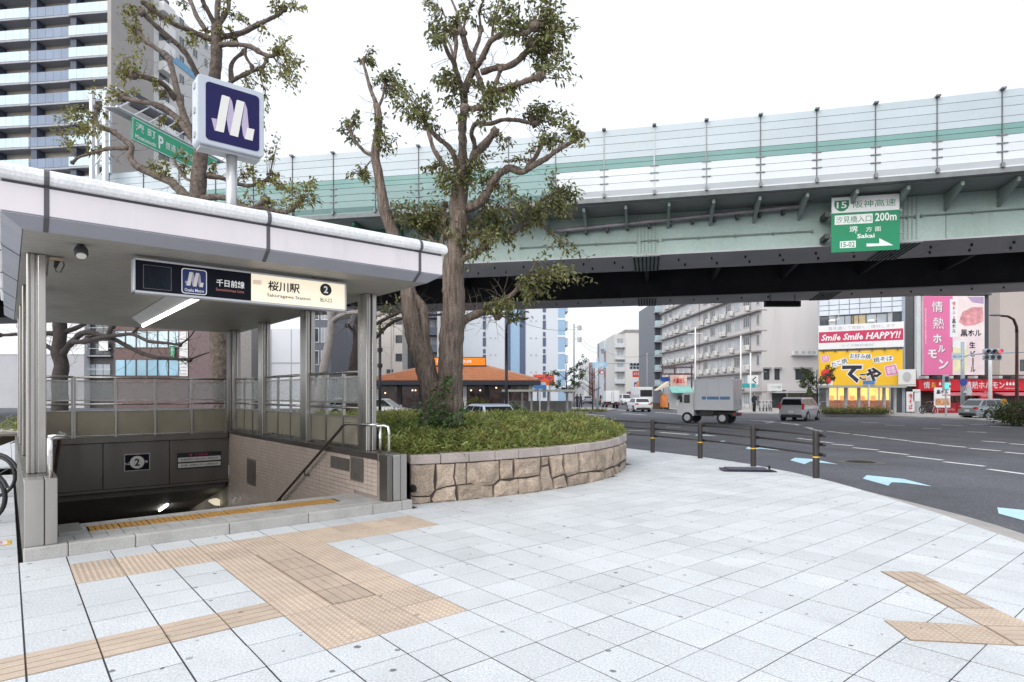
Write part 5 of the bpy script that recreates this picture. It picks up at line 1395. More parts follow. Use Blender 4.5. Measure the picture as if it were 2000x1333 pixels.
for py in (553, 589, 625, 661, 697):
    z = Z(py+9, 80)
    for px, w in ((690, 2.1), (779, .85)): b.win('f', X(px,80)-X(645,80), z, w, 1.0, GLS, FRD, 2 if w > 1 else 0)
for px in (712, 742, 763): b.box('pilaster', X(px,80)-X(645,80), -.06, 0, X(px,80)-X(645,80)+.12, -.002, 21, M('joint_beige%d' % px, (.42,.39,.36), .7))
b.box('gate_opening', X(755,80)-X(645,80), -.04, Z(735,80), X(762,80)-X(645,80)+.4, -.003, Z(722,80), FRD)
B('dark_slot_block', 'dark narrow side wall between the beige block and the blue striped apartments', X(787,84), 84, 0, X(797,84)-X(787,84), 12, 20, M('charcoal_wall', (.05,.052,.06), .7))

# ---- blue striped apartments
AW = M('pale_blue_wall', (.60,.645,.70), .65, var=.03, scale=.3); AB = M('stripe_navy', (.085,.11,.19), .6, var=.08); AL = M('stripe_sky', (.30,.45,.62), .6, var=.05)
d8 = 92
b = B('blue_striped_apartments', 'pale apartment block with navy and sky blue vertical stripes behind the orange roofed restaurant', X(862,d8), d8, 0, X(1104,d8)-X(862,d8), 16, 30, AW)
lx = lambda px: X(px, d8) - X(862, d8)
b.box('navy_stripe', lx(986), -.10, 0, lx(997), -.002, 30.05, AB); b.box('navy_stripe', lx(1015), -.10, 0, lx(1026), -.002, 30.05, AB); b.box('sky_stripe', lx(997)+.002, -.06, 0, lx(1015)-.002, -.002, 30.02, AL)
b.box('sky_stripe', lx(1090), -.08, 0, lx(1104)-.01, -.002, 30.02, AL)
fz = [Z(731+33.3*1 - 33.3*k, d8) for k in range(0, 11)]
for z in fz:
    for px in (1001.5, 1010.5): b.win('f', lx(px), z-.4, .46, .55, GLS, FRD, 0)
    for px0 in (943, 1060):
        b.box('stair_window', lx(px0), -.08, z-.95, lx(px0+6), -.002, z+.32, AB); b.box('stair_window', lx(px0+.4), -.06, z+.5, lx(px0+5.4), -.003, z+1.2, AB)
        b.box('white_band', lx(px0-.2), -.1, z+.36, lx(px0+6.2), -.004, z+.47, WHITE)
    b.box('white_band', lx(1089), -.12, z+.45, lx(1106), -.004, z+.7, WHITE)
    b.box('balcony', b.w+.002, .3, z-.8, b.w+.5, 4, z+.3, AW); 
    for px in (958, 968, 1037, 1047): 
        p = MB().cyl((lx(px), -.06, z+.3), (lx(px), 0, z+.3), .13, n=8).build('vent_cap', GREYP, b.o)
b = B('balcony_wing', 'blue grey balcony wing of the striped apartments seen between the tree stems', X(797,d8-1), d8-1, 0, X(861,d8-1)-X(797,d8-1), 16, 30, M('wing_wall', (.40,.42,.45), .7, var=.06))
for k in range(11):
    z = Z(756-33.3*k, d8-1)
    b.box('balcony', .5, -1.1, z, b.w-.1, -.002, z+1.15, M('balcony_slate%d' % k, (.17,.20,.27), .5, var=.06)); b.win('f', b.w*.72, z+1.15, 1.6, 1.2, GLSL, FRW); b.win('f', b.w*.35, z+1.15, 1.2, 1.2, GLS, FRW)
for xx in (0, b.w-.4): b.box('white_fin', xx, -1.2, 0, xx+.35, -.003, 30, WHITE)

# ---- family restaurant
RT = M('terracotta_roof', (.42,.175,.085), .8, var=.16, scale=2, speck=.18, sscale=14, rnd=.04); RDK = M('eave_dark', (.03,.035,.05), .5, var=.1); RIN = M('lit_interior', (.10,.05,.03), .6, var=.8, scale=.8, emit=.25)
yr = 58.0; rx0, rx1 = X(722, yr), X(1047, yr); rw = rx1 - rx0
RH = thing('restaurant', 'low restaurant with an orange tiled hipped roof and dark eaves behind the tree', 'restaurant', (rx0, yr, 0))
ze, zr_ = Z(744, yr), Z(713, yr)
q0, q1 = X(842, yr+5) - rx0, X(950, yr+5) - rx0
ev = [(-.2, -1, ze), (rw+.2, -1, ze), (rw+.2, 13, ze), (-.2, 13, ze)]; tp = [(q0, 4.2, zr_), (q1, 4.2, zr_), (q1, 7, zr_), (q0, 7, zr_)]
nrow = 14
fr_ = MB()
for r in range(nrow):      # courses of tiles stepping up the front slope and both hips
    f0, f1 = r/nrow, (r+1)/nrow
    L = lambda i, f: Vector(ev[i]).lerp(Vector(tp[i]), f)
    for a, c in ((0, 1), (1, 2), (3, 0)):
        p, q_ = L(a, f0), L(c, f0); p1, q1_ = L(a, f1), L(c, f1); u = Vector((0, 0, .055))
        MB().add([p, q_, q1_, p1, p+u, q_+u, q1_+u*.1, p1+u*.1], [(4,5,6,7),(0,1,5,4),(0,4,7,3),(1,2,6,5)]).build('roof_course', RT, RH)
MB().add([L(3, 0), L(2, 0), L(2, 1), L(3, 1)], [(0,1,2,3)]).build('roof_course', RT, RH); MB().add([Vector(p) for p in tp], [(0,1,2,3)]).build('roof_top', RDK, RH)
rib = MB()
for i in range(60):
    f = (i+.5)/60; p = Vector(ev[0]).lerp(Vector(ev[1]), f); q_ = Vector(tp[0]).lerp(Vector(tp[1]), f); rib.obox((p+q_)/2 + Vector((0,0,.05)), (q_-p)/2, (.03,0,0), (0,0,.03))
rib.build('tile_rib', RT, RH, kind='stuff')
for i in (0, 1): rd = MB().cyl(Vector(ev[i]) + Vector((0,0,.08)), Vector(tp[i]) + Vector((0,0,.08)), .13, n=6).build('hip_ridge', M('hip_%d' % i, (.40,.22,.15), .8), RH)
MB().box(-.4, -1.15, ze-.42, rw+.4, 13, ze-.02).build('eave_fascia', RDK, RH)
MB().box(.3, .6, -.1, rw-.3, 12, ze-.43).build('wall', RIN, RH)
for i in range(8):
    x = .5 + i*(rw-1.2)/7; MB().box(x, .2, -.1, x+.35, .58, ze-.43).build('pier', WHITE if i in (0, 4, 7) else RDK, RH)
    if i < 7:
        w = (rw-1.2)/7 - .5; MB().box(x+.45, .35, .6, x+.45+w, .42, 2.35).build('window_pane', M('warm_pane%d' % i, (.07,.045,.04), .1, var=.9, scale=1.1, emit=.12), RH); MB().box(x+.4, -.7, 2.38, x+.5+w, .3, 2.62).build('teal_awning', M('teal_awning%d' % i, (.01,.07,.10), .6), RH)
        for t in ((.3,), (.62, .8), (), (.5,), (.2, .75), (.4,), ())[i]: MB().sphere((x+.45+w*t, .3, 1.75+.25*(i%3)), .065, 8, 5).build('warm_lamp', M('warm_lamp%d%d' % (i, t*10), (1,.8,.5), .5, emit=3, ecol=(1,.75,.45)), RH)
        MB().box(x+.4, .28, -.1, x+.5+w, .36, .62).build('apron_wall', RDK, RH)
OR = M('sign_orange', (.85,.24,.01), .45, var=.03, emit=.12)
sb_ = thing('roof_sign', 'long orange sign with white lettering along the restaurant roof ridge', 'sign', ((q0+q1)/2 + rx0, yr+4.0, zr_))
sw2 = q1 - q0; MB().box(-sw2/2, -.1, .02, sw2/2, .2, .98).build('case', RDK, sb_); MB().box(-sw2/2+.06, -.12, .14, sw2/2-.06, -.098, .9).build('face', OR, sb_)
lettering('Royal Host', sw2*.62, .5, (-.35,-.12,.52), XA, ZA, SWH, sb_, .02)
p = at(1062, 742, 61); rs_ = thing('pylon_sign', 'orange red roadside sign board with blue lettering right of the restaurant', 'sign', (p.x, p.y, 0))
w = X(1083,61)-X(1042,61); z0, z1 = Z(753,61), Z(732,61); MB().box(-w/2, -.12, z0, w/2, .12, z1).build('board', M('pylon_red', (.75,.10,.02), .45, emit=.1), rs_); lettering('Royal Host', w*.86, .42, (0,-.12,z0+.72), XA, ZA, M('print_blue', (.03,.05,.25), .5), rs_, .03)
MB().box(-w/2+.05, -.14, z0-.1, w*.1, -.122, z0+.3).build('plate', M('pale_blue_plate', (.35,.55,.75), .5), rs_)
for k in (-.6, .6): MB().box(k-.08, -.06, -.1, k+.08, .06, z0).build('leg', GREYP, rs_)

# ---- right hand side: long grey apartments
GW = M('grey_cream_wall', (.60,.575,.57), .75, var=.06, scale=.3, stain=.3, stcol=(.3,.28,.27), stscale=.25, streak=True)
ga = B('grey_apartments', 'long weathered grey apartment block with air conditioners and ledges on every floor', 29.6, 72, math.radians(2.4), 9, 41, 25, GW)
LED = M('ledge_grey', (.30,.285,.29), .8, var=.12, scale=1); ACW = M('ac_white', (.66,.66,.64), .5, var=.05)
acm = MB().box(-.4, -.62, 0, .4, -.25, .58).mat(1).tube([(0,-.625,.29),(0,-.635,.29)], .2, 10).mat(0).box(-.42, -.6, -.06, .42, 0, -.02); ACM = acm.mesh('air_conditioner', [ACW, GREYP])
FP = 2.43
ztop0 = Z(614, 76)
for k in range(-4, 6):
    z = ztop0 + FP*k
    if z < 1.8 or z > 23: continue
    MB().box(-.55, 1.2, z-.12, -.002, 41, z+.06).build('ledge', LED, ga.o)
    for i in range(13):
        a = 4.2 + i*2.85
        if i in (6,): continue
        ga.win('l', a, z-FP+.75, 1.9, 1.35, GLSL if RN.random() < .62 else GLS, FRW, 2)
        if RN.random() < .82: place('air_conditioner', ACM, ga.o, loc=(0, a + RN.choice((-.9, .9, 1.2)), z-FP+.35), rot=(0, 0, -PI/2))
    ga.box('ledge', -.5, -.02, z-.1, .6, 1.19, z+.05, LED); ga.win('l', .95, z-FP+.7, .9, 1.35, GLS, FRW, 1)
for a in (3.0, 21.0): MB().cyl((-.1, a, 0), (-.1, a, 25), .06, n=6).build('down_pipe', LED, ga.o)
for i, px in enumerate((1552, 1565, 1577, 1587)): place('air_conditioner', ACM, ga.o, loc=(X(px,72)-29.6, 0, Z(694,72)))
for px, w in ((1497, .7), (1518, .6), (1568, 1.6)):
    ga.win('f', X(px,72)-29.6, Z(742,72), w, 1.25, GLS, FRD, 0); ga.box('window_hood', X(px,72)-29.6-w*.65, -.5, Z(721,72), X(px,72)-29.6+w*.65, -.003, Z(718,72), LED)
ga.box('shop_canopy', 1.0, -1.6, Z(768,72), 8.2, -.003, Z(765,72), FRW); ga.box('shop_front', 3.2, -.08, 0, 7.9, -.003, 2.0, M('shop_olive', (.16,.15,.09), .5, var=.3)); ga.box('shop_front', 1.2, -.06, 0, 2.9, -.003, 2.1, FRD)
for k in range(3): ga.box('shop_shutter', 3.3+k*1.5, -.10, .1, 4.6+k*1.5, -.082, 1.9, M('shutter%d' % k, (.22,.21,.17), .5, var=.1))
ps = thing('shop_sign', 'white shop sign box above the ground floor of the grey apartments', 'sign', (X(1513,71), 71, Z(764,71)))
MB().box(-.75, -.3, 0, .75, .2, .85).build('board', WHITE, ps); lettering('カラオケ喫茶', 1.2, .3, (0,-.3,.42), XA, ZA, M('print_teal', (.05,.25,.25), .5), ps)
ps = thing('shop_sign', 'white rounded shop sign over the teal awning of the grey apartments', 'sign', (X(1470,71), 70.9, Z(752,71)))
MB().box(-.6, -.15, 0, .6, .15, 1.1).build('board', WHITE, ps); lettering('く', .5, .8, (.1,-.15,.55), XA, ZA, INKK, ps, .03); MB().box(-1.3, -.5, -.35, .1, .1, .15).build('teal_awning', M('awning_teal', (.05,.35,.36), .5), ps)
ga.box('roof_parapet', -.1, -.1, 24.9, 9.1, 41.1, 25.6, LED)

# ---- takoyaki building with two billboards
SW_ = M('cool_tile_wall', (.36,.375,.42), .5, var=.06, scale=.6, speck=.08, sscale=5)
xl, yl, xr, yr2 = X(1597, 57.5), 57.5, X(1784, 53.5), 53.5
rot = math.atan2(yr2-yl, xr-xl); wS = math.hypot(xr-xl, yr2-yl)
sm_ = B('billboard_building', 'grey tiled building with a white smile billboard over a yellow food billboard', xl, yl, rot, wS, 12, 15, SW_)
def sx(px):   # photo column -> local x on the front face
    k = (px-1000)/FPX; d = Vector((math.cos(rot), math.sin(rot))); t = (k*yl - xl)/(d.x - k*d.y); return t
def szz(px, py): y = yl + sx(px)*math.sin(rot); return Z(py, y)
GRID = M('panel_blue_white', (.55,.60,.66), .4, var=.08, scale=.7); 
nb = 8
for i in range(nb):
    x0 = sx(1600) + (sx(1764)-sx(1600))*i/nb; x1 = sx(1600) + (sx(1764)-sx(1600))*(i+1)/nb
    for z0, z1 in ((szz(1680,614), szz(1680,604)), (szz(1680,603.4), szz(1680,594)), (szz(1680,593.4), szz(1680,583))): sm_.box('facade_panel', x0+.03, -.14, z0+.03, x1-.03, -.003, z1, GRID)
for px, w, g in ((1610, .75, GLS), (1650, 1.5, GLSL), (1677, 1.25, M('amber_glass', (.42,.33,.18), .3, var=.2)), (1712, 1.7, GLSL), (1754, .85, GLS)):
    sm_.win('f', sx(px), szz(1680,640), w, 1.2, g, FRD, 1)
sm_.box('side_pier', sx(1768), -.2, 0, wS-.85, -.003, 15, M('pier_blue', (.26,.30,.37), .45, var=.1)); sm_.box('dark_gap', wS-.84, -.1, 0, wS, -.004, 15, FRD)
place('air_conditioner', ACM, sm_.o, loc=(sx(1771), -.2, szz(1771,752))).scale = (1.6, 1.3, 2.3)
frontz = -.35
def board(px0, px1, zt_, zb_, m, label, name='billboard'):
    x0, x1 = sx(px0), sx(px1); c = Vector((xl, yl, 0)) + Vector((math.cos(rot), math.sin(rot), 0))*((x0+x1)/2) + Vector((math.sin(rot), -math.cos(rot), 0))*.35
    t = thing(name, label, 'billboard', (c.x, c.y, zb_), rot); w, h = x1-x0, zt_-zb_
    MB().box(-w/2, 0, 0, w/2, .33, h).build('panel', m, t); return t, w, h
CRIM = M('crimson', (.50,.02,.09), .45, var=.03); WB = M('board_white', (.72,.73,.74), .4, var=.03)
t, w, h = board(1599, 1765.5, szz(1680,633.5), szz(1680,681), WB, 'white billboard with a crimson band reading smile, above the yellow billboard')
C0 = (0, 0, h/2)
def bt(par, body, w_, h_, x, z, m, bold=.02, shear=0, rot_=0): return lettering(body, w_, h_, (x, 0, z), XA, ZA, m, par, bold, shear, 1, rot_, off=.012)
flat(rect(w*.985, h*.46, 0, 0), C0, XA, ZA, CRIM, t, off=.006); bt(t, 'Smile Smile HAPPY!!', w*.93, h*.30, 0, h*.50, WB, .03, .25)
GRYP = M('print_grey', (.45,.47,.48), .5); bt(t, '食を通じて笑顔をご提供します', w*.78, h*.15, .1, h*.86, GRYP, .0); bt(t, 'ワイズ株式会社', w*.38, h*.10, -.2, h*.13, GRY, .01)
for fx in (-.32, .2):
    l = thing('floodlight', 'small white floodlight on an arm above the smile billboard, %s' % ('left one' if fx < 0 else 'right one'), 'lamp', t.location + Vector((fx*w, -.05, h)), rot, 'billboard floodlights')
    MB().tube([(.0,.3,0),(.3,-.3,1.1)], .025, 5).build('arm', WHITE, l); MB().sphere((-.3,-.45,.22), (.3,.22,.16), 10, 6).build('head', WHITE, l); MB().tube([(.3,-.3,.4),(-.3,-.45,.3)], .02, 5).build('brace', WHITE, l)
YB = M('board_yellow', (.78,.46,.015), .45, var=.06, scale=.5)
t, w, h = board(1600, 1763, szz(1680,686), szz(1680,753), YB, 'yellow food billboard with big black brush lettering')
C0 = (0, 0, h/2); INKN = M('ink_navy', (.012,.014,.03), .5)
def outl(body, w_, h_, x, z, bold, rot_=0):
    if len(body) == 1: lettering(body, w_*1.1, h_*1.14, (x, 0, z), XA, ZA, WB, t, bold+.06, 0, 1, rot_, off=.006)
    else: flat([(p[0]*math.cos(rot_)-p[1]*math.sin(rot_)+x, p[0]*math.sin(rot_)+p[1]*math.cos(rot_)+z-h/2) for p in rrect(w_*1.08, h_*1.2, h_*.4)], C0, XA, ZA, WB, t, off=.006)
    lettering(body, w_, h_, (x, 0, z), XA, ZA, INKN, t, bold, 0, 1, rot_, off=.012)
outl('て', w*.24, h*.52, -w*.10, h*.34, .05, -.1); outl('こ', w*.08, h*.18, w*.04, h*.24, .06); outl('や', w*.19, h*.42, w*.17, h*.30, .05)
outl('たこ焼', w*.20, h*.15, -w*.245, h*.67, .006, .3); outl('お好み焼', w*.25, h*.15, w*.01, h*.84, .006, -.08); outl('焼そば', w*.22, h*.15, w*.275, h*.74, .006, .1)
PNKS = M('stamp_pink', (.62,.20,.42), .5)
for x, z, s_ in ((-w*.42, h*.80, .42), (w*.37, h*.42, .62)):
    flat([(p[0]*math.cos(.2)-p[1]*math.sin(.2)+x, p[0]*math.sin(.2)+p[1]*math.cos(.2)+z-h/2) for p in rrect(s_*1.55, s_*1.55, .1)], C0, XA, ZA, WB, t, off=.006); flat([(p[0]*math.cos(.2)-p[1]*math.sin(.2)+x, p[0]*math.sin(.2)+p[1]*math.cos(.2)+z-h/2) for p in rrect(s_*1.4, s_*1.4, .1)], C0, XA, ZA, PNKS, t, off=.009)
    bt(t, '営業\n時間', s_*1.0, s_*1.0, x, z, WB, .01, 0, .2)
RED = M('print_red', (.62,.03,.03), .5)
flat(disc(.5, -w*.40, -h*.16), C0, XA, ZA, RED, t, off=.006); flat(disc(.32, -w*.385, -h*.34), C0, XA, ZA, RED, t, off=.0065); flat(rect(1.1, .5, -w*.41, -h*.42), C0, XA, ZA, WB, t, off=.0055)
for i in range(7): MB().box(-w*.44+i*w*.147-.06, -.25, h-.02, -w*.44+i*w*.147+.06, .1, h+.14).build('spot_bracket', FRD, t)
# lit ground floor counter
LITW = M('lit_counter', (.75,.42,.12), .5, var=.5, scale=1.2, emit=.75, ecol=(1.0,.55,.15))
for i in range(6):
    x0 = sx(1616) + (sx(1738)-sx(1616))*i/6; x1 = sx(1616) + (sx(1738)-sx(1616))*(i+1)/6
    sm_.box('lit_window', x0+.08, -.08, 1.1, x1-.08, -.004, szz(1680,757), LITW); sm_.box('counter', x0, -.2, 0, x1-.02, -.005, 1.05, M('counter_red%d' % i, (.32,.12,.07), .6, var=.3)); sm_.box('menu_card', x0+.2, -.12, .95, x0+.55, -.09, 1.5, M('menu%d' % i, (.75,.35,.12), .5, var=.3, scale=6, emit=.2))
sm_.box('shop_void', sx(1600), -.05, 0, sx(1616), -.006, 2.4, FRD); sm_.box('shop_void', sx(1740), -.05, 0, sx(1767), -.006, 2.8, FRD)

# ---- horumon restaurant with the pink billboard
xp, yp = X(1786, 53.3), 53.3; wP = X(1931, 53.3) - xp
hm = B('horumon_building', 'dark building carrying a tall pink billboard above a red shop front', xp, yp, 0, wP, 12, Z(576,53.3)+2, M('dark_cladding', (.055,.06,.075), .6, var=.12))
hx = lambda px: X(px, 53.3) - xp
hm.box('edge_pipe', hx(1786), -.3, 0, hx(1794), -.003, hm.h, M('pale_trim', (.55,.58,.60), .5, var=.06)); 
PK = M('board_pink', (.66,.155,.33), .45, var=.03, scale=.4); PPK = M('board_pale_pink', (.74,.60,.62), .5, var=.1, scale=.6, col2=(.76,.66,.66))
pb = thing('billboard', 'tall pink billboard with white brush lettering beside a pale meat and beer picture', 'billboard', (xp+hx(1856.5), yp-.4, Z(733,53.3)))
w = hx(1916)-hx(1797); h = Z(580,53.3)-Z(733,53.3); C0 = (0,0,h/2)
MB().box(-w/2, 0, 0, w/2, .38, h).build('panel', PPK, pb); flat(rect(w*.48, h*.995, -w*.26), C0, XA, ZA, PK, pb, off=.005)
def pt(body, w_, h_, x, z, m, bold=.02, rot_=0, off=.012): return lettering(body, w_, h_, (x,0,h*z), XA, ZA, m, pb, bold, 0, 1, rot_, off=off)
SHD = M('print_shadow', (.30,.10,.16), .5)
for ch, x, z, s_ in (('情',-.27,.865,.95),('熱',-.25,.655,.98),('ホ',-.27,.46,.75),('ル',-.20,.33,.62),('モ',-.35,.265,.75),('ン',-.17,.135,.85)):
    bo = .004 if ch in '情熱' else .035; pt(ch, s_*1.03, s_*1.03, x*w+.06, z-.008, SHD, bo, 0, .008); pt(ch, s_, s_, x*w, z, WB, bo)
pt('JONETSU HORUMON', h*.45, .16, -.455*w, .62, WB, .01, PI/2)
flat(rect(w*.13, h*.48, .0, h*.22), C0, XA, ZA, WB, pb, off=.006); pt('情\nホ\nル\n&', .28, 1.5, 0, .82, RED, .01); pt('黒\nホ\nル', .32, 1.2, 0, .62, INKN, .02)
flat([(-.02,.5),(.04,.44),(.3,.40),(.49,.42),(.49,.30),(.36,.22),(.2,.2),(.08,.26)][0:0] or [(w*.08,h*.17),(w*.14,h*.3),(w*.30,h*.36),(w*.47,h*.36),(w*.485,h*.18),(w*.33,h*.13),(w*.18,h*.12)], C0, XA, ZA, M('meat_pink', (.62,.28,.30), .5, var=.3, scale=2.5), pb, off=.005)
flat([(w*.22,h*.49),(w*.485,h*.49),(w*.485,h*.40),(w*.30,h*.42)], C0, XA, ZA, M('napkin_violet', (.40,.30,.46), .5, var=.1), pb, off=.006)
pt('黒ホル', w*.34, .62, w*.28, .53, INKN, .02)
flat([(-w*.02,-h*.46),(w*.22,-h*.46),(w*.22,-h*.16),(w*.16,-h*.07),(-.0*w,-h*.06),(-w*.035,-h*.13),(-w*.01,-h*.28)], C0, XA, ZA, M('beer_cream', (.70,.66,.42), .5, var=.12, scale=1.2), pb, off=.005)
flat([(-w*.03,-h*.14),(w*.2,-h*.18),(w*.2,-h*.07),(0,-h*.06)], C0, XA, ZA, WB, pb, off=.006)
pt('生', .5, .55, w*.30, .38, INKN, .03); pt('ビ', .42, .5, w*.31, .27, INKN, .03); pt('ル', .45, .5, w*.31, .07, INKN, .03); flat(rect(.1, .75, w*.31, -h*.335), C0, XA, ZA, INKN, pb, off=.01)
hm.box('billboard_frame', hx(1796), -.42, Z(578,53.3), hx(1930), -.02, Z(575,53.3), FRD)
yq = 52.6
rsn = thing('shop_fascia', 'long red shop fascia with white brush lettering under the pink billboard', 'sign', (X(1795,yq), yq, Z(764,yq)))
wf = X(2085,yq)-X(1795,yq); hf = Z(741,yq)-Z(764,yq); CR = M('fascia_red', (.52,.012,.025), .4, var=.06)
MB().box(0, 0, 0, wf, .6, hf).build('panel', CR, rsn); rx = lambda px: X(px,yq)-X(1795,yq)
def ft(body, px0, px1, h_, m, bold=.03, zc=.5): lettering(body, rx(px1)-rx(px0), h_, ((rx(px0)+rx(px1))/2,0,hf*zc), XA, ZA, m, rsn, bold, 0, 1, 0, off=.01)
ft('情熱ホルモン', 1885, 1962, .62, WB, .006); ft('情', 1804, 1816, .6, WB, .006); ft('炎', 1819, 1828, .5, YELL, .006)
for i in range(4):
    for c_ in (1836, 1967): flat([(p[0]+rx(c_+i*6.3), p[1]) for p in ((-.1,-.08),(0,-.14),(.1,-.08),(.09,.04),(0,.2),(-.09,.04))], (0,0,hf*.6), XA, ZA, WB, rsn, off=.008)
ft('HORUMON', 1832, 1850, .16, WB, .01, .2); ft('JONETSU HORUMON', 1962, 1990, .13, WB, .01, .2)
for i in range(12): MB().box(rx(1800)+i*1.05, -.5, hf+.05, rx(1800)+i*1.05+.3, .3, hf+.28).build('spot_lamp', FRD if i % 2 else GREYP, rsn)
hb = B('red_shop', 'low red fronted grill shop with pink awnings below the long red fascia', X(1795,yq)-.02, yq+.65, 0, wf, 9, Z(741,yq)+.4, M('shop_dark', (.05,.03,.028), .6, var=.3, scale=1), cat='shop')
kx = lambda px: X(px, yq+.6) - X(1795, yq)
for a, c_ in ((1818, 1905), (1935, 2010)):
    MB().hexa([(kx(a),-1.5,Z(771,yq)-.1),(kx(c_),-1.5,Z(771,yq)-.1),(kx(c_),-.01,Z(766,yq)-.02),(kx(a),-.01,Z(766,yq)-.02),(kx(a),-1.5,Z(771,yq)),(kx(c_),-1.5,Z(771,yq)),(kx(c_),-.01,Z(766,yq)+.1),(kx(a),-.01,Z(766,yq)+.1)]).build('awning', M('awning_pink%d' % a, (.50,.14,.17), .6, var=.08), hb.o)
for k in range(8): hb.box('shop_window', kx(1824)+k*.62, -.06, .95, kx(1824)+k*.62+.55, -.004, 2.1, M('grill_pane%d' % k, (.07,.035,.02), .15, var=.8, scale=2, emit=.05))
for k in range(4): 
    hb.box('red_banner', kx(1822)+k*1.05, -.12, .0, kx(1822)+k*1.05+1.0, -.062, .9, CR)
hb.box('red_banner', kx(1906), -.5, 1.1, kx(1932), -.3, Z(764,yq), CR); lettering('情熱\nホルモン', .8, .7, (kx(1919),-.5,1.75), XA, ZA, WB, hb.o, .006, 0, 1, off=.01)
for k in range(3): lettering('ホルモン', .7, .18, (kx(1822)+k*1.05+.5,-.12,.3), XA, ZA, WB, hb.o, .02, 0, 1, off=.01)
for x_, nm, lab, w_, h_, zz, m1, txt, tm in ((1840, 'menu_board', 'white menu board with a food photo beside the red shop', 1.35, 1.7, .5, WB, '黒ホル', INKN), (1778, 'banner_flag', 'white vertical banner with red lettering left of the red shop', .65, 1.7, .15, WB, '焼\nそ\nば', RED), (1790, 'menu_board', 'small white notice board on the dark gap between the two billboard buildings', .6, 1.0, 1.05, WB, 'メニュー', INKN)):
    o_ = thing(nm, lab, 'sign', (X(x_, 51.8), 51.8, zz)); MB().box(-w_/2, -.04, 0, w_/2, .04, h_).build('board', m1, o_)
    if '\n' in txt: lettering(txt, w_*.5, h_*.8, (0,-.04,h_*.5), XA, ZA, tm, o_, .04, 0, 1)
    else:
        lettering(txt, w_*.75, h_*.2, (0,-.04,h_*.78), XA, ZA, tm, o_, .03, 0, 1)
        if w_ > 1: flat(rect(w_*.9, h_*.35, 0, 0), (0,-.04,h_*.28), XA, ZA, M('food_photo', (.55,.28,.14), .5, var=.5, scale=6), o_, off=.004)
    MB().box(-w_*.3, -.02, -zz, -w_*.3+.05, .03, 0).build('leg', GREYP, o_); MB().box(w_*.3-.05, -.02, -zz, w_*.3, .03, 0).build('leg', GREYP, o_)
tb = B('tan_building', 'tan tower block at the right edge behind the brown street lamp', X(1953,75), 75, 0, 12, 14, 24, M('tan_wall', (.44,.385,.36), .7, var=.04, scale=.4))
tb.win('f', X(2000,75)-X(1953,75), Z(725,75), 1.0, 1.4, GLS, FRD); 
tw_ = B('stair_tower', 'narrow tan stair tower seen in the gap beside the pink billboard building', X(1940,90), 90, 0, X(1952,90)-X(1940,90), 5, 24, M('tan_brick', (.25,.20,.17), .7, var=.2, scale=1))
for k in range(9): tw_.box('landing', -.9, -.4, 2+k*2.5, .2, -.003, 3+k*2.5, M('landing%d' % k, (.45,.40,.36), .7))

# ---- buildings down the street
def far(label, px0, px1, pyt, d, col, floors=True, glass=GLSL, bal=None, cat='building', rotd=0.0):
    w = X(px1, d) - X(px0, d); h = Z(pyt, d)
    b = B('street_building', label, X(px0, d), d, math.radians(rotd), w, 14, h, M('far_wall_%d_%d' % (px0, d), col, .7, var=.05, scale=.2))
    n = int((h - 3) / 3)
    for k in range(n):
        z = h - 2.6 - 3*k
        if bal: b.box('balcony', .1, -1.0, z-.8, w-.1, -.003, z+.25, bal)
        m = max(1, int(w / 3.4))
        for i in range(m): b.win('f', w*(i+.5)/m, z + (.25 if bal else -.3), min(1.7, w/m*.6), 1.3, glass, FRW, 1)
    return b
BW = M('far_balcony_white', (.62,.64,.66), .6, var=.05); BB = M('far_balcony_blue', (.30,.45,.58), .4, var=.08)
far('small white far block left of the street end', 1141, 1150, 706, 190, (.60,.61,.62))
far('pinkish brick far block at the left of the street end', 1151, 1163, 708, 195, (.42,.27,.25))
far('low pale shop houses far down the left side of the street', 1112, 1141, 752, 150, (.5,.5,.52))
far('low mixed grey frontage at the far end of the street', 1141, 1168, 748, 230, (.48,.49,.52))
far('distant grey block closing the street', 1163, 1182, 735, 260, (.55,.57,.6))
far('light blue balconied apartment block on the right of the far street', 1179, 1193, 665, 175, (.50,.56,.62), bal=BB)
far('slim red brown brick block beside the light blue apartments', 1191, 1203, 683, 165, (.23,.12,.10), bal=M('far_balcony_brown', (.2,.12,.11), .7))
w1 = far('tall white apartment block with stacked balconies on its left side', 1200, 1222, 653, 152, (.60,.59,.57), bal=BW)
w2 = B('street_building', 'white block with a blank stepped top and red signs low on its wall', X(1222,150), 150, 0, X(1250,150)-X(1222,150), 16, Z(649,150), M('far_white', (.68,.665,.64), .7, var=.03))
w3 = B('street_building', 'white narrow block with single windows beside the dark balcony block', X(1251,149), 149, 0, X(1277,149)-X(1251,149), 16, Z(652,149), M('far_white2', (.66,.66,.66), .7, var=.03))
for k in range(6): w3.win('f', X(1256,149)-X(1251,149), 4+2.9*k-.5, .9, 1.3, GLS, FRW, 0); w3.win('f', X(1268,149)-X(1251,149), 4+2.9*k-.5, .7, .8, GLSL, FRW, 0)
for b_, n_ in ((w2, 'roof_parapet'), (w3, 'roof_parapet')): b_.box(n_, -.2, -.2, b_.h+.003, b_.w+.2, 16, b_.h+.6, LED)
dk = B('street_building', 'dark grey apartment block with pale glass balconies left of the long grey apartments', X(1277,118), 118, 0, X(1302,118)-X(1277,118), 14, 19.5, M('far_dark', (.20,.215,.245), .6, var=.08))
for k in range(6):
    z = 3.4 + 2.85*k; dk.box('balcony', .15, -1.1, z, dk.w*.52, -.003, z+1.0, M('dk_balc%d' % k, (.48,.62,.66), .3)); dk.win('f', dk.w*.3, z+1.05, 1.0, 1.4, GLS, FRD, 0); dk.box('floor_band', 0, -1.2, z-.3, dk.w, -.004, z-.05, GRY)
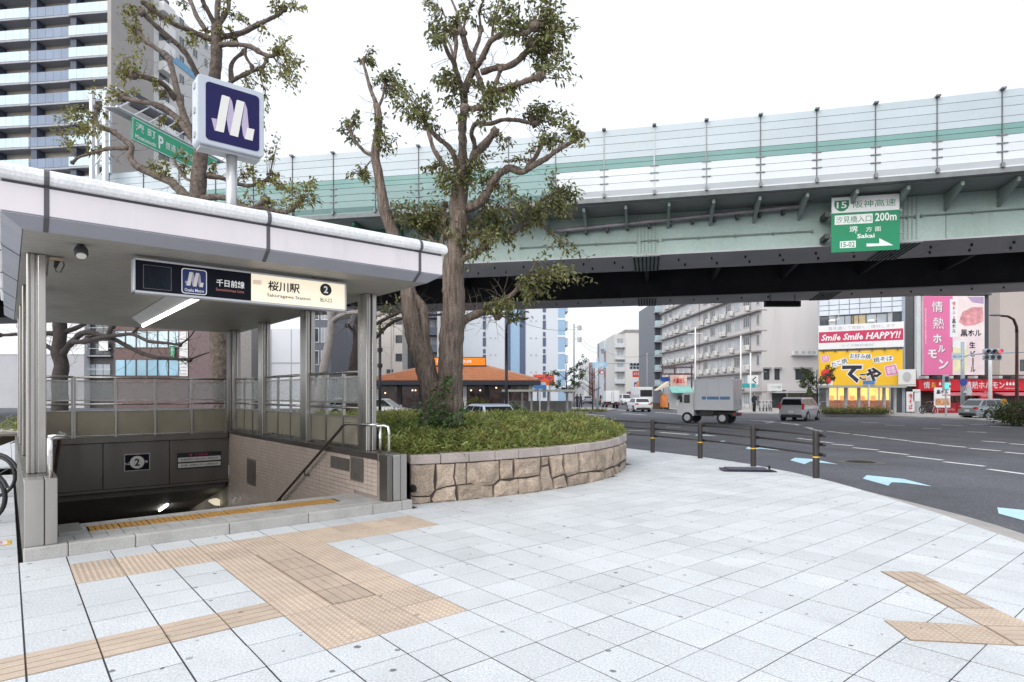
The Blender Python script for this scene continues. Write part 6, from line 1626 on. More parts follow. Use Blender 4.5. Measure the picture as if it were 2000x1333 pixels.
for px0, px1, py0, py1, d, m, lab, txt in ((1236,1250,725,737,140,M('sign_red2', (.65,.05,.03), .5),'red sign board high on the white block down the street','ホテル'), (1239,1249,747,764,138,M('sign_blue2', (.05,.12,.45), .5),'blue vertical sign board below the red one down the street','P'), (1244,1249,745,758,137,OR,'thin orange sign board beside the blue one down the street','茶'),
    (1291,1307,737,745,74,M('sign_blue3', (.02,.07,.3), .5),'blue overhead sign left of the brown sign frame',''), (1311,1341,733,755,76,M('sign_candy', (.75,.5,.42), .5, var=.4, scale=.8),'yellow and pink shop billboard behind the brown sign frame','大売出し')):
    o_ = thing('shop_sign', lab, 'sign', (X((px0+px1)/2, d), d, Z(py1, d))); w_, h_ = X(px1,d)-X(px0,d), Z(py0,d)-Z(py1,d)
    MB().box(-w_/2, -.1, 0, w_/2, .4, h_).build('board', m, o_)
    if txt: lettering(txt, w_*.8, h_*.5, (0,-.1,h_*.5), XA, ZA, WB if d > 80 else RED, o_, .03, 0, 1, off=.02)
    if d < 80: MB().box(-.06, .1, -Z(py1, d), .06, .22, 0).build('post', GREYP, o_)

wr = thing('overhead_wires', 'thin overhead cables strung between the utility poles down the street', 'cables', (X(1121,82), 82, 0))
for (pa, pb_) in (((1121,82,640),(1169,110,680)),((1121,82,648),(1169,110,688)),((1169,110,680),(1264,105,694)),((1264,105,694),(1358,70,648)),((1121,82,644),(985,86,612))):
    a_, b_ = at(pa[0],pa[2],pa[1]), at(pb_[0],pb_[2],pb_[1]); P = [a_.lerp(b_, k/8) - Vector((0,0,.9*(1-(k/4-1)**2))) for k in range(9)]
    worldly(MB().tube(P, .022, 4).build('cable', CHAR, wr), wr)
# ================================================================== STREET FURNITURE
# rail fence along the kerb: every post is its own thing, rails span between
FP_ = [(5.98,11.95),(5.50,13.85),(4.83,15.6),(3.97,17.15),(2.95,18.6),(1.80,19.95),(.5,21.2)]
where = ['nearest the camera, with free rail ends', 'next to the black board lying on the pavement', 'third from the near end of the railing', 'fourth from the near end, right of the planter corner', 'fifth from the near end, half hidden by the planter', 'far one behind the planter foliage', 'farthest one, hidden behind the planter foliage']
RB = M('rail_brown', (.032,.027,.026), .42, var=.15, scale=4, stain=.1)
PF = thing('rail_fence', 'dark brown pedestrian railing of round posts and three bars along the kerb', 'railing', (*FP_[0], 0))
for i, (x, y) in enumerate(FP_):
    o = MB().tube([(x,y,-.02),(x,y,.895),(x,y,.925),(x,y,.935)], [.062,.062,.056,.03], 16).build('post', RB, PF); worldly(o, PF)
    o = MB().cyl((x,y,.40),(x,y,.425), .0635, n=16).build('yellow_band', YELL, PF); worldly(o, PF)
    a = Vector(FP_[max(i-1,0)]); b = Vector(FP_[min(i+1,len(FP_)-1)]); t = (b-a).normalized(); nrm = Vector((t.y,-t.x))
    for z in (.84,.66,.46):
        c = Vector((x,y)) + nrm*.085
        o = MB().cyl((c.x-t.x*.07,c.y-t.y*.07,z),(c.x+t.x*.07,c.y+t.y*.07,z), .034, n=8).build('clamp', RB, PF); worldly(o, PF)
        o = MB().cyl((x,y,z),(c.x,c.y,z), .025, n=8).build('clamp_arm', RB, PF); worldly(o, PF)
        if i == 0:
            o = MB().sphere((c.x-t.x*.12,c.y-t.y*.12,z), .036, 8, 6).build('rail_end', RB, PF); worldly(o, PF)
        if i < len(FP_)-1:
            q1 = Vector(FP_[i+1]); a2 = Vector(FP_[i]); b2 = Vector(FP_[min(i+2,len(FP_)-1)]); t2 = (b2-a2).normalized(); c2_ = q1 + Vector((t2.y,-t2.x))*.085
            o = MB().cyl((c.x,c.y,z),(c2_.x,c2_.y,z), .021, n=8).build('rail', RB, PF, smooth=True); worldly(o, PF)
# black board lying flat on the pavement
g = ground(1457, 920)
BD = thing('sandwich_board', 'black folded signboard lying flat on the pavement by the railing', 'signboard', (g.x, g.y, .0), math.radians(-7))
MB().box(-.52,-.17,.012,.40,.24,.04).build('panel', M('slate_board', (.06,.06,.085), .5, var=.1), BD, bevel=.006); MB().box(-.42,-.2,.043,.42,.2,.06).build('panel', M('slate_board2', (.075,.075,.11), .45, var=.1), BD, bevel=.005)
MB().tube([(.46,-.12,.03),(.47,-.08,.10),(.48,0,.115),(.49,.07,.09),(.5,.10,.03)], .012, 6).build('handle', BLACK, BD); MB().box(-.50,-.2,0.0,.56,-.18,.022).box(.3,-.2,.0,.58,.12,.018).build('leg_frame', BLACK, BD)
# floor sticker at the left edge
g = ground(4, 1062)
st_ = thing('floor_sticker', 'yellow edged white floor sticker with pink print at the left edge of the pavement', 'sticker', (g.x, g.y, .002), ROT)
MB().box(-.30,-.12,0,.075,.13,.003).build('sheet', YELL, st_); MB().box(-.28,-.10,.003,.045,.10,.0045).build('label', WHITE, st_); lettering('駐輪\n禁止', .2, .16, (-.09,0,.0046), XA, (0,1,0), M('print_pink', (.6,.05,.25), .5), st_, .03, off=.002)

# bicycles at the left edge
def bicycle(name, label, loc, rz, m, group=None):
    t = thing(name, label, 'bicycle', loc, rz, group)
    for x in (-.54, .54):
        w = MB().torus((x,0,.335), (0,1,0), .312, .028, 32, 8).build('wheel', BLACK, t, smooth=True)
        sp = MB().torus((x,0,.335), (0,1,0), .288, .009, 28, 6)
        for k in range(12): an = 2*PI*k/12; sp.cyl((x,0,.335),(x+.285*math.cos(an),0,.335+.285*math.sin(an)), .0022, n=4)
        sp.cyl((x,-.05,.335),(x,.05,.335), .022, n=8); sp.build('rim', STEELB, w)
        md = MB(); P = [(x+.36*math.cos(a), 0, .335+.36*math.sin(a)) for a in [math.radians(d) for d in range(20, 175, 14)]]; md.tube(P, .026, 6); md.build('mudguard', m, t)
    f = MB()
    for a, b in (((.54,.335),(.40,.86)),((.40,.80),(-.10,.34)),((.42,.74),(-.16,.72)),((-.10,.30),(-.20,.86)),((-.10,.31),(-.54,.335)),((-.54,.335),(-.18,.74))): f.cyl((a[0],0,a[1]),(b[0],0,b[1]), .017, n=7)
    f.build('frame', m, t); MB().tube([(.40,0,.85),(.37,0,1.0),(.42,-.08,1.03),(.36,-.27,1.0),(.22,-.29,.97)], .012, 6).tube([(.37,0,1.0),(.42,.08,1.03),(.36,.27,1.0),(.22,.29,.97)], .012, 6).build('handlebar', STEELB, t)
    MB().sphere((-.22,0,.90), (.14,.085,.05), 10, 6).build('saddle', BLACK, t, smooth=True); MB().cyl((-.1,-.09,.28),(-.1,.09,.28), .01, n=6).box(-.2,.08,.255,-.1,.13,.28).box(-.12,-.13,.28,-.02,-.08,.305).torus((-.1,.045,.31),(0,1,0),.085,.012,16,5).build('crank', CHAR, t)
    return t
bp = BLACK; wcx = at(-38, 970, 7.72)
bk = bicycle('bicycle', 'black bicycle nearer of two at the left edge, only its front wheel in view', (wcx.x-.54, 7.72, 0), 0.0, CHAR)
wc2 = at(-24, 930, 9.6)
dup(bk, (wc2.x-.54, 9.7, 0), .06, 'black bicycle farther of two at the left edge, only its front wheel in view')

# poles, lamps, signals -------------------------------------------------------
def pole(name, label, px, d, top, r, m, cat='pole', z0=-.1):
    t = thing(name, label, cat, (X(px,d), d, z0)); MB().tube([(0,0,0),(0,0,top-z0)], [r, r*.8], 10).build('shaft', m, t, smooth=True); return t
SBL = M('signal_grey_blue', (.42,.47,.52), .45, metal=.2, var=.06)
p = pole('street_pole', 'thin dark pole with small fittings between the front right column and the planter', 742, 19.5, Z(640,19.5), .055, BLACK)
for z in (1.9, 2.6, 3.1): MB().cyl((0,0,z),(0,0,z+.12), .085, n=8).build('collar', BLACK, p)
p = pole('street_lamp', 'dark slim street lamp with a bent arm in front of the blue striped apartments', 989, 32, Z(650,32), .085, M('lamp_dark', (.03,.032,.04), .4), 'street lamp')
MB().tube([(0,0,Z(650,32)+.08),(.02,0,Z(632,32)),(.22,0,Z(623,32)),(.6,0,Z(620,32))], .055, 8).build('arm', BLACK, p, smooth=True); MB().sphere((.85,0,Z(620,32)+.02), (.32,.1,.07), 8, 5).build('lamp_head', BLACK, p)
d = 37.0
p = pole('street_lamp', 'reddish brown street lamp with a long curved arm at the right edge', 1986, d, Z(650,d), .10, M('lamp_maroon', (.14,.045,.04), .45, var=.1), 'street lamp')
MB().tube([(0,0,Z(650,d)+.1),(-.02,0,Z(635,d)),(-.2,0,Z(621,d)),(-.55,0,Z(615,d)),(-1.0,0,Z(614,d))], [.085,.08,.075,.07,.06], 10).build('arm', M('lamp_maroon2', (.14,.05,.045), .45), p, smooth=True)
MB().sphere((-1.3,0,Z(616,d)+.1), (.42,.13,.07), 10, 6).build('lamp_head', GREYP, p, smooth=True)
d = 44.0
p = pole('signal_pole', 'grey blue signal pole with a blue round sign before the red shop', 1880, d, Z(668,d), .135, SBL, 'traffic signal')
MB().tube([(.05,0,Z(698,d)+.1),(.5,0,Z(693,d)+.1),(2.3,0,Z(690,d)+.1),(4.5,0,Z(688,d)+.1)], .05, 8).build('arm', SBL, p, smooth=True)
MB().cyl((-.05,-.14,Z(747,d)+.1),(-.05,-.18,Z(747,d)+.1), .27, n=20).build('round_sign', M('sign_blue', (.03,.08,.36), .4), p)
MB().box(-.85,-.12,Z(703,d)+.1,-.02,-.06,Z(690,d)+.1).build('street_plate', M('plate_pale', (.60,.72,.80), .4), p); lettering('桜川二丁目', .6, .15, (-.44,-.12,Z(697,d)+.1), XA, ZA, INKN, p, .01, off=.006)
MB().box(.12,-.35,Z(811,d)+.3,.55,.0,Z(790,d)+.1).build('control_box', M('box_white', (.55,.58,.62), .5), p); MB().box(-.02,-.2,Z(768,d)+.1,.55,.0,Z(764,d)+.1).build('cross_plate', WHITE, p); MB().box(.12,-.3,Z(772,d)+.1,.42,-.05,Z(758,d)+.1).build('small_box', M('box_pale', (.65,.68,.70), .5), p)
LREDL = M('lens_red', (.35,.02,.02), .3, emit=1.2, ecol=(1,.1,.12)); LDK = M('lens_off', (.03,.035,.05), .25); LGRN = M('lens_green', (.02,.3,.2), .3, emit=1.0, ecol=(.1,1,.75))
def signal(name, label, c, rz, lit=LREDL, two=True, sc=1.0):
    t = thing(name, label, 'traffic light', c, rz); MB().box(-.62*sc,-.08,-.2*sc,.62*sc,.08,.2*sc).build('housing', SBL, t, bevel=.05*sc)
    for i, x in enumerate((-.4, 0, .4)):
        MB().cyl((x*sc,-.081,0),(x*sc,-.09,0), .15*sc, n=14).build('lens', lit if i == 2 else LDK, t)
        MB().tube([(x*sc,-.08,.02),(x*sc,-.30*sc,.0)], [.165*sc,.17*sc], 10, cap=False).build('visor', SBL, t)
    if two:
        MB().box(-.62*sc,-.075,-.62*sc,.62*sc,.075,-.24*sc).build('arrow_housing', SBL, t, bevel=.05*sc)
        for x in (-.4, 0, .4): MB().cyl((x*sc,-.076,-.43*sc),(x*sc,-.085,-.43*sc), .15*sc, n=14).build('lens', LDK, t)
    return t
signal('traffic_light', 'two row traffic light with a red lamp beside the pink billboard', at(1938, 687, 43.8), -.15, two=True)
p = pole('white_pole', 'slim white pole below the traffic light in front of the long red fascia', 1934, 45, Z(690,45), .13, WHITE)
pd = thing('pedestrian_light', 'pedestrian signal with a green lamp in front of the red fascia', 'traffic light', (X(1847,46), 46, -.1))
MB().cyl((.0,0,0),(0,0,Z(762,46)), .05, n=8).build('shaft', SBL, pd); MB().box(-.2,-.12,Z(763,46)+.1,.2,.12,Z(733,46)+.1).build('housing', SBL, pd, bevel=.04)
for z, m in ((Z(741,46)+.1, LDK), (Z(754,46)+.1, LGRN)): MB().box(-.14,-.135,z-.2,.14,-.118,z+.2).build('lens', m, pd)
d = 60.0
p = pole('signal_pole', 'grey signal pole with a pale blue name board in mid junction', 1167, d, Z(700,d), .13, SBL, 'traffic signal')
MB().tube([(0,0,Z(711,d)+.1),(1.5,0,Z(710,d)+.1),(3.6,0,Z(709,d)+.1)], .05, 8).build('arm', SBL, p); MB().box(-.5,-.1,Z(719,d)+.1,.95,-.04,Z(708,d)+.1).build('name_board', M('board_sky', (.40,.62,.80), .45), p); lettering('汐見橋', .9, .25, (.22,-.1,Z(713.5,d)+.1), XA, ZA, WB, p, .01, off=.006)
MB().torus((.4,-.1,Z(727,d)+.1), (0,1,0), .21, .045, 18, 5).build('round_sign', RED, p); MB().cyl((.4,-.09,Z(727,d)+.1),(.4,-.1,Z(727,d)+.1), .2, n=16).build('sign_face', WHITE, p)
signal('traffic_light', 'small dark traffic light hung in mid junction above the red sign board', at(1239, 712, 59.5), 0, LDK, True, .8)
for px, d, py, lab in ((1121, 82, 633, 'tall concrete utility pole with transformers beside the blue striped apartments'), (1169, 110, 672, 'thin utility pole far down the street left of the white blocks'), (1264, 105, 690, 'thin utility pole in front of the white narrow block'), (1358, 70, 640, 'white utility pole in front of the long grey apartments'), (1447, 66, 656, 'slim white lamp pole before the end of the grey apartments'), (1466, 65, 690, 'white pole beside the standing person on the far pavement')):
    wc = px > 1300
    p = pole('utility_pole', lab, px, d, Z(py, d), .13 if not wc else .09, WHITE if wc else M('pole_grey%d' % px, (.33,.31,.32), .7), 'utility pole')
    if px < 1200:
        for z_, s_ in ((638, 1), (661, -1)) if px == 1121 else ((684, 1),): MB().cyl((.75,0,Z(z_+6,d)),(.75,0,Z(z_-3,d)), .28, n=10).build('transformer', GREYP, p); MB().cyl((0,0,Z(z_,d)),(.75,0,Z(z_,d)), .05, n=5).build('cross_arm', GREYP, p)
    if px == 1358: MB().cyl((-.9,0,Z(650,d)),(.9,0,Z(650,d)), .04, n=5).build('cross_arm', WHITE, p)

# bus shelters
def shelter(label, px0, px1, d, pyroof, posts, wall=None, plate=None):
    x0, x1 = X(px0,d), X(px1,d); t = thing('bus_shelter', label, 'bus shelter', (x0, d, -.05)); w = x1-x0; z = Z(pyroof, d)+.05
    MB().box(-.2,-.9,z-.03,w+.2,1.2,z+.16).build('roof', M('shelter_roof%d' % px0, (.52,.52,.46), .6, var=.05), t)
    for px in posts: MB().box(X(px,d)-x0-.09,-.05,0,X(px,d)-x0+.09,.12,z-.03).build('post', M('shelter_post%d' % px, (.48,.49,.48), .5), t)
    n = max(6, int(w/.55))
    for zz in (.35, 1.05): MB().box(0,.85,zz,w,.89,zz+.05).build('guard_rail', GREYP, t)
    for i in range(n+1): MB().box(i*w/n-.015,.855,0,i*w/n+.015,.885,1.05).build('guard_bar', GREYP, t)
    if wall: MB().box(.3,1.0,0,w,1.15,wall).build('back_wall', M('shelter_wall%d' % px0, (.36,.34,.31), .8, var=.1), t)
    if plate: MB().box(X(plate[0],d)-x0,-1.0,z+.2,X(plate[1],d)-x0,-.94,z+.52).build('stop_plate', M('stop_plate%d' % px0, (.10,.28,.62), .4), t); MB().cyl(((X(plate[0],d)+X(plate[1],d))/2-x0,-1.0,0),((X(plate[0],d)+X(plate[1],d))/2-x0,-1.0,z+.2), .05, n=8).build('stop_pole', WHITE, t)
    return t
shelter('long pale roofed bus shelter right of the restaurant with a grey wall behind', 985, 1118, 52, 765, (992, 1020, 1038, 1071, 1108), 1.1, (1041, 1066))
shelter('pale roofed bus shelter in front of the yellow food billboard', 1612, 1752, 49, 757, (1617, 1652, 1678, 1727, 1748), None, (1672, 1694))
MB_ = MB
isl = MB().prism([ground(1030,806).xy, ground(1150,806).xy, ground(1205,800).xy, ground(1190,797).xy, ground(1030,796).xy], -.1, .03).build('traffic_island', KERBC, kind='structure')
isl = MB().prism([ground(1600,812).xy, ground(1736,812).xy, ground(1750,806).xy, ground(1600,803).xy], -.1, .22).build('traffic_island', KERBC, kind='structure')

# shrubs
def shrub(name, label, c, r, h, n, m, leaf=.09, cat='shrub', sx_=1.0):
    t = thing(name, label, cat, c); rs = np.random.RandomState(int(c[0]*77) % 9999)
    v = rs.normal(size=(n, 3)); v /= np.linalg.norm(v, axis=1, keepdims=True); rad = rs.uniform(.55, 1.02, (n, 1))
    lump = 1 + .18*np.sin(v[:, :1]*5 + v[:, 1:2]*7 + c[0])
    P = v*rad*lump*np.array([r*sx_, r, h/2]) + np.array([0, 0, h*.5]); leaf_cloud('foliage', P, v + rs.normal(0, .6, (n, 3)), leaf, leaf*.55, m, t)
    MB().sphere((0,0,h*.45), (r*.6*sx_, r*.6, h*.38), 10, 6, .15).build('inner_stems', SOIL, t); return t
SHG = M('shrub_green', (.075,.105,.035), .5, var=.2, scale=2, island=.45, hue=.03, trans=.2); SHR = M('shrub_russet', (.14,.06,.045), .6, var=.2, island=.4); SHY = M('shrub_yellow', (.17,.20,.04), .5, var=.2, island=.4, hue=.03, trans=.3)
g = ground(1972, 828); shrub('shrub', 'dark green spreading bush at the right edge beside the brown street lamp', (g.x+.5, g.y, -.05), 1.15, 1.25, 2600, SHG, .13, sx_=1.35)
shrub('shrub', 'round clipped russet shrub in front of the restaurant windows', (X(893,44), 44, .1), .42, 1.35, 700, SHR, .12)
shrub('shrub', 'yellow green bush in front of the restaurant windows', (X(931,43), 43, .2), .8, 1.2, 800, SHY, .14)
shrub('shrub', 'dark bush right of the silver car behind the planter', (X(1003,27), 27, -.05), .65, 1.25, 1100, SHG, .12)
shrub('shrub', 'low hedge left of the tree foot behind the planter', (X(812,30), 30, -.05), .8, 1.0, 800, SHG, .13)
t = thing('hedge', 'long low yellow green hedge on the island in front of the right bus shelter', 'hedge', (X(1670,46.5), 46.5, .2)); rs = np.random.RandomState(8); n = 3600; wh = X(1733,46.5)-X(1606,46.5)
leaf_cloud('foliage', np.stack([rs.uniform(-wh/2, wh/2, n), rs.normal(0, .3, n), np.abs(rs.normal(.12, .16, n))], 1), rs.normal(0, .7, (n, 3)) + np.array([0, 0, .5]), .13, .05, SHY, t); MB().box(-wh/2+.1,-.35,0,wh/2-.1,.35,.2).build('inner_stems', SOIL, t)
t = thing('grass_strip', 'thin grass strip on the island left of the signal pole', 'grass', (X(1120,55), 55, .03)); n = 1500
leaf_cloud('foliage', np.stack([rs.uniform(-2.6, 3, n), rs.normal(0, .35, n), np.abs(rs.normal(.05, .1, n))], 1), rs.normal(0, .6, (n, 3)) + np.array([0, 0, .8]), .2, .04, SHY, t)
# small street trees far off
def small_tree(label, px, d, pyt, m, seed, n=350, bare=False, rcol=BARKD):
    T = Tree('street_tree', label, d, (X(px,d), d, 0), rcol, None); rs = random.Random(seed)
    pb_ = HY + CAMH*FPX/d; hpx = pb_ - pyt
    T.limb([(px, pb_), (px+1, pb_-hpx*.4), (px-1, pyt+hpx*.3), (px, pyt+hpx*.08)], 3.2*20/d*1.6, 1.2*20/d*1.6, 'trunk', 0, n=7, knob=False); cl = []
    for k in range(9):
        y0 = pb_ - hpx*rs.uniform(.35, .85); a = rs.choice((-1, 1)); l = hpx*rs.uniform(.15, .32)
        pts = [(px, y0), (px+a*l*.5, y0-l*.35), (px+a*l, y0-l*rs.uniform(.5, 1))]; T.limb(pts, 1.6*20/d*1.5, .6*20/d*1.5, n=5, knob=False); cl.append((*pts[-1], hpx*.09)); cl.append((*pts[1], hpx*.07))
    if not bare: T.foliage(cl, dens=n/60*5/max(3, hpx*.09), leaf=.2, mat=m, twig=False)
    T.twigs(26, px-80, px+80, pyt-20, pb_-hpx*.3, hpx*.2, .018)
small_tree('slim dark green street tree at the end of the long bus shelter', 1106, 54, 704, SHG, 1)
small_tree('nearly bare reddish street tree beside the mid junction signal pole', 1157, 58, 718, SHR, 2, bare=True)
small_tree('small green street tree left of the yellow food billboard', 1596, 50, 715, SHG, 3)
small_tree('bare twiggy tree in front of the far end of the grey apartments', 1320, 80, 722, SHR, 4, bare=True)

# brown steel sign frame, awnings and parasol at the far corner
d = 73.0
t = thing('steel_gantry', 'brown empty steel sign frame on posts before the far end of the grey apartments', 'sign frame', (X(1291,d), d, 0)); BRF = M('brown_frame', (.10,.05,.06), .6)
w = X(1354,d)-X(1291,d)
for py in (718, 731): MB().box(0,-.08,Z(py,d)-.1,w,.08,Z(py,d)+.1).build('beam', BRF, t)
for f in (.05, .42, .95): MB().box(w*f-.08,-.07,0 if f > .9 else Z(731,d),w*f+.08,.07,Z(712,d)).build('post', BRF, t)
for k in range(5): MB().box(.2,.1,Z(729-2*k,d),w*.5,.14,Z(728-2*k,d)+.02).build('louvre', GREYP, t)
t = thing('awning_stall', 'cream parasol over a small orange fronted stall at the far corner', 'stall', (X(1293,66), 66, 0)); MB().hexa([(-.7,-.6,2.0),(.6,-.6,2.5),(.6,.8,2.5),(-.7,.8,2.0),(-.7,-.6,2.06),(.6,-.6,3.0),(.6,.8,3.0),(-.7,.8,2.06)]).build('canopy', M('canvas_cream', (.62,.55,.44), .8), t); MB().box(-.1,-.4,.2,.55,.4,1.6).build('banner', M('banner_orange', (.6,.2,.06), .6, var=.3, scale=4), t); MB().box(.2,.3,0,.28,.38,2.4).build('post', GREYP, t); MB().box(-.8,.5,0,.9,.9,.7).build('planter_box', SOIL, t)
t = thing('corner_shop', 'low corner shop with a green awning beside the box truck', 'shop', (X(1311,70), 70, 0)); w = X(1352,70)-X(1311,70); MB().box(0,.6,0,w,4,2.6).build('wall', M('corner_wall', (.40,.42,.44), .7, var=.2, scale=1), t); MB().hexa([(-.1,-.7,1.75),(w,-.7,1.75),(w,.59,2.35),(-.1,.59,2.35),(-.1,-.7,1.82),(w,-.7,1.82),(w,.59,2.5),(-.1,.59,2.5)]).build('awning', M('awning_green', (.20,.45,.40), .6, var=.15), t); MB().box(w*.5,.5,.1,w*.95,.58,1.7).build('shop_opening', DARK, t)

# ================================================================== VEHICLES
TYRE = M('tyre', (.02,.02,.021), .8); RIMM = M('alloy', (.45,.46,.48), .35, metal=.8); CGL = M('car_glass', (.015,.018,.022), .06, var=.2, spec=.9); TAIL = M('tail_red', (.42,.015,.015), .25, var=.05, emit=.15); HEADM = M('head_lens', (.62,.65,.68), .1); PLATE = M('plate_white', (.7,.7,.68), .5); TRIM = M('car_trim', (.025,.025,.027), .6)
def paint(nm, col, metal=.25): return M('paint_' + nm, col, .3, metal=metal*.5, var=.015, scale=.6, coat=.6, rvar=.01)
def loft(mb, secs):
    """secs: list of closed rings with equal counts"""
    n = len(secs[0]); vs = sum(secs, []); fs = [tuple(range(n)), tuple(range((len(secs)-1)*n, len(secs)*n))]
    for r in range(len(secs)-1):
        for i in range(n): fs.append((r*n+i, r*n+(i+1)%n, (r+1)*n+(i+1)%n, (r+1)*n+i))
    return mb.add(vs, fs)
def wheel(par, x, y, r, w, sgn):
    o = MB().tube([(x,y-sgn*w,r),(x,y-sgn*w*.9,r),(x,y-sgn*.02,r),(x,y,r)], [r*.88,r,r,r*.9], 18).build('wheel', TYRE, par)
    MB().tube([(x,y-sgn*.03,r),(x,y+sgn*.006,r)], [r*.62,r*.6], 14).build('rim', RIMM, o)
def car(label, loc, rz, m, L=4.3, Wd=1.72, H=1.48, kind='hatch', name='parked_car', cat='car', group=None):
    t = thing(name, label, cat, loc, rz, group); hw = Wd/2; r = .31
    belt = .92 if kind != 'van' else 1.0
    if kind == 'sedan': x_ws, x_wt, x_rt, x_rb = L*.18, L*.02, -L*.22, -L*.38
    elif kind == 'van': x_ws, x_wt, x_rt, x_rb = L*.36, L*.18, -L*.45, -L*.485
    else: x_ws, x_wt, x_rt, x_rb = L*.22, L*.05, -L*.33, -L*.45
    secs = []
    for x, zl, zt_, k in ((-L/2, .34, .80, .86), (-L/2+.10, .24, belt-.02, .96), (-L*.3, .2, belt, 1), (0, .19, belt, 1), (x_ws, .19, belt, 1), (L*.36, .2, belt-.12, .985), (L/2-.14, .24, belt-.22, .92), (L/2, .33, .62, .78)):
        y = hw*k; secs.append([(x,-y*.96,zl),(x,-y,zl+.14),(x,-y,zt_-.22),(x,-y*.94,zt_-.03),(x,-y*.8,zt_),(x,y*.8,zt_),(x,y*.94,zt_-.03),(x,y,zt_-.22),(x,y,zl+.14),(x,y*.96,zl)])
    loft(MB(), secs).build('body', m, t, smooth=False, bevel=.03, seg=2)
    tw_ = hw*.74; bw = hw*.92
    loft(MB(), [[(x_ws+.06,-bw,belt-.03),(x_rb,-bw,belt-.03),(x_rb,bw,belt-.03),(x_ws+.06,bw,belt-.03)], [(x_wt,-tw_,H-.04),(x_rt,-tw_,H-.04),(x_rt,tw_,H-.04),(x_wt,tw_,H-.04)], [(x_wt-.15,-tw_*.9,H),(x_rt+.12,-tw_*.9,H),(x_rt+.12,tw_*.9,H),(x_wt-.15,tw_*.9,H)]]).build('cabin', m, t, bevel=.03, seg=2)
    def lerp3(a, b, f): return tuple(a[i] + (b[i]-a[i])*f for i in range(3))
    def pane(nm, bl, br, tl, tr, out, f0=.1, f1=.9, g0=.06, g1=.94):
        P = []
        for (u_, v_) in ((g0,f0),(g1,f0),(g1,f1),(g0,f1)):
            a = lerp3(lerp3(bl,br,u_), lerp3(tl,tr,u_), v_); P.append((a[0]+out[0],a[1]+out[1],a[2]+out[2]))
        MB().extr(P, tuple(-o*1.6 for o in out)).build(nm, CGL, t)
    zb_, zt2 = belt-.03, H-.04
    pane('windscreen', (x_ws+.06,-bw,zb_), (x_ws+.06,bw,zb_), (x_wt,-tw_,zt2), (x_wt,tw_,zt2), (.012,0,.006))
    pane('rear_window', (x_rb,-bw,zb_), (x_rb,bw,zb_), (x_rt,-tw_,zt2), (x_rt,tw_,zt2), (-.012,0,.004), .14, .86)
    for s in (-1, 1):
        B0, B1, T0, T1_ = (x_ws+.06,s*bw,zb_), (x_rb,s*bw,zb_), (x_wt,s*tw_,zt2), (x_rt,s*tw_,zt2)
        cuts = (.06,.42,.46,.80) if kind != 'van' else (.08,.36,.40,.68)
        pane('side_window', B0, B1, T0, T1_, (0,s*.012,.004), .1, .88, cuts[0], cuts[1]); pane('side_window', B0, B1, T0, T1_, (0,s*.012,.004), .1, .88, cuts[2], cuts[3]); pane('side_window', B0, B1, T0, T1_, (0,s*.012,.004), .14, .86, cuts[3]+.03, .96)
        for x in (L*.31, -L*.29):
            MB().tube([(x,s*(hw-.12),r),(x,s*(hw+.004),r)], [r*1.18,r*1.16], 18).build('wheel_arch', TRIM, t); wheel(t, x, s*(hw+.012), r, .2, s)
        MB().box(L/2-.20, s*hw*.5, .60, L/2-.02, s*hw*.84, .74).build('headlight', HEADM, t, bevel=.03)
        if kind == 'van': MB().box(-L/2-.005, s*hw*.80, .75, -L/2+.14, s*hw*.965, 1.15).build('tail_light', TAIL, t, bevel=.02)
        else: MB().box(-L/2-.003, s*hw*.56, .70, -L/2+.14, s*hw*.93, .86).build('tail_light', TAIL, t, bevel=.02)
        MB().box(x_ws-.12, s*(bw+.02), belt-.02, x_ws+.02, s*(bw+.17), belt+.11).build('door_mirror', m, t, bevel=.02)
    MB().box(-L/2-.03,-hw*.8,.26,-L/2+.1,hw*.8,.44).build('bumper', TRIM, t, bevel=.03); MB().box(L/2-.1,-hw*.7,.24,L/2+.02,hw*.7,.40).build('bumper', TRIM, t, bevel=.03)
    MB().box(-L/2-.035,-.17,.52,-L/2+.04,.17,.68).build('licence_plate', PLATE, t); MB().box(L/2-.05,-.17,.30,L/2+.03,.17,.44).build('licence_plate', PLATE, t)
    return t
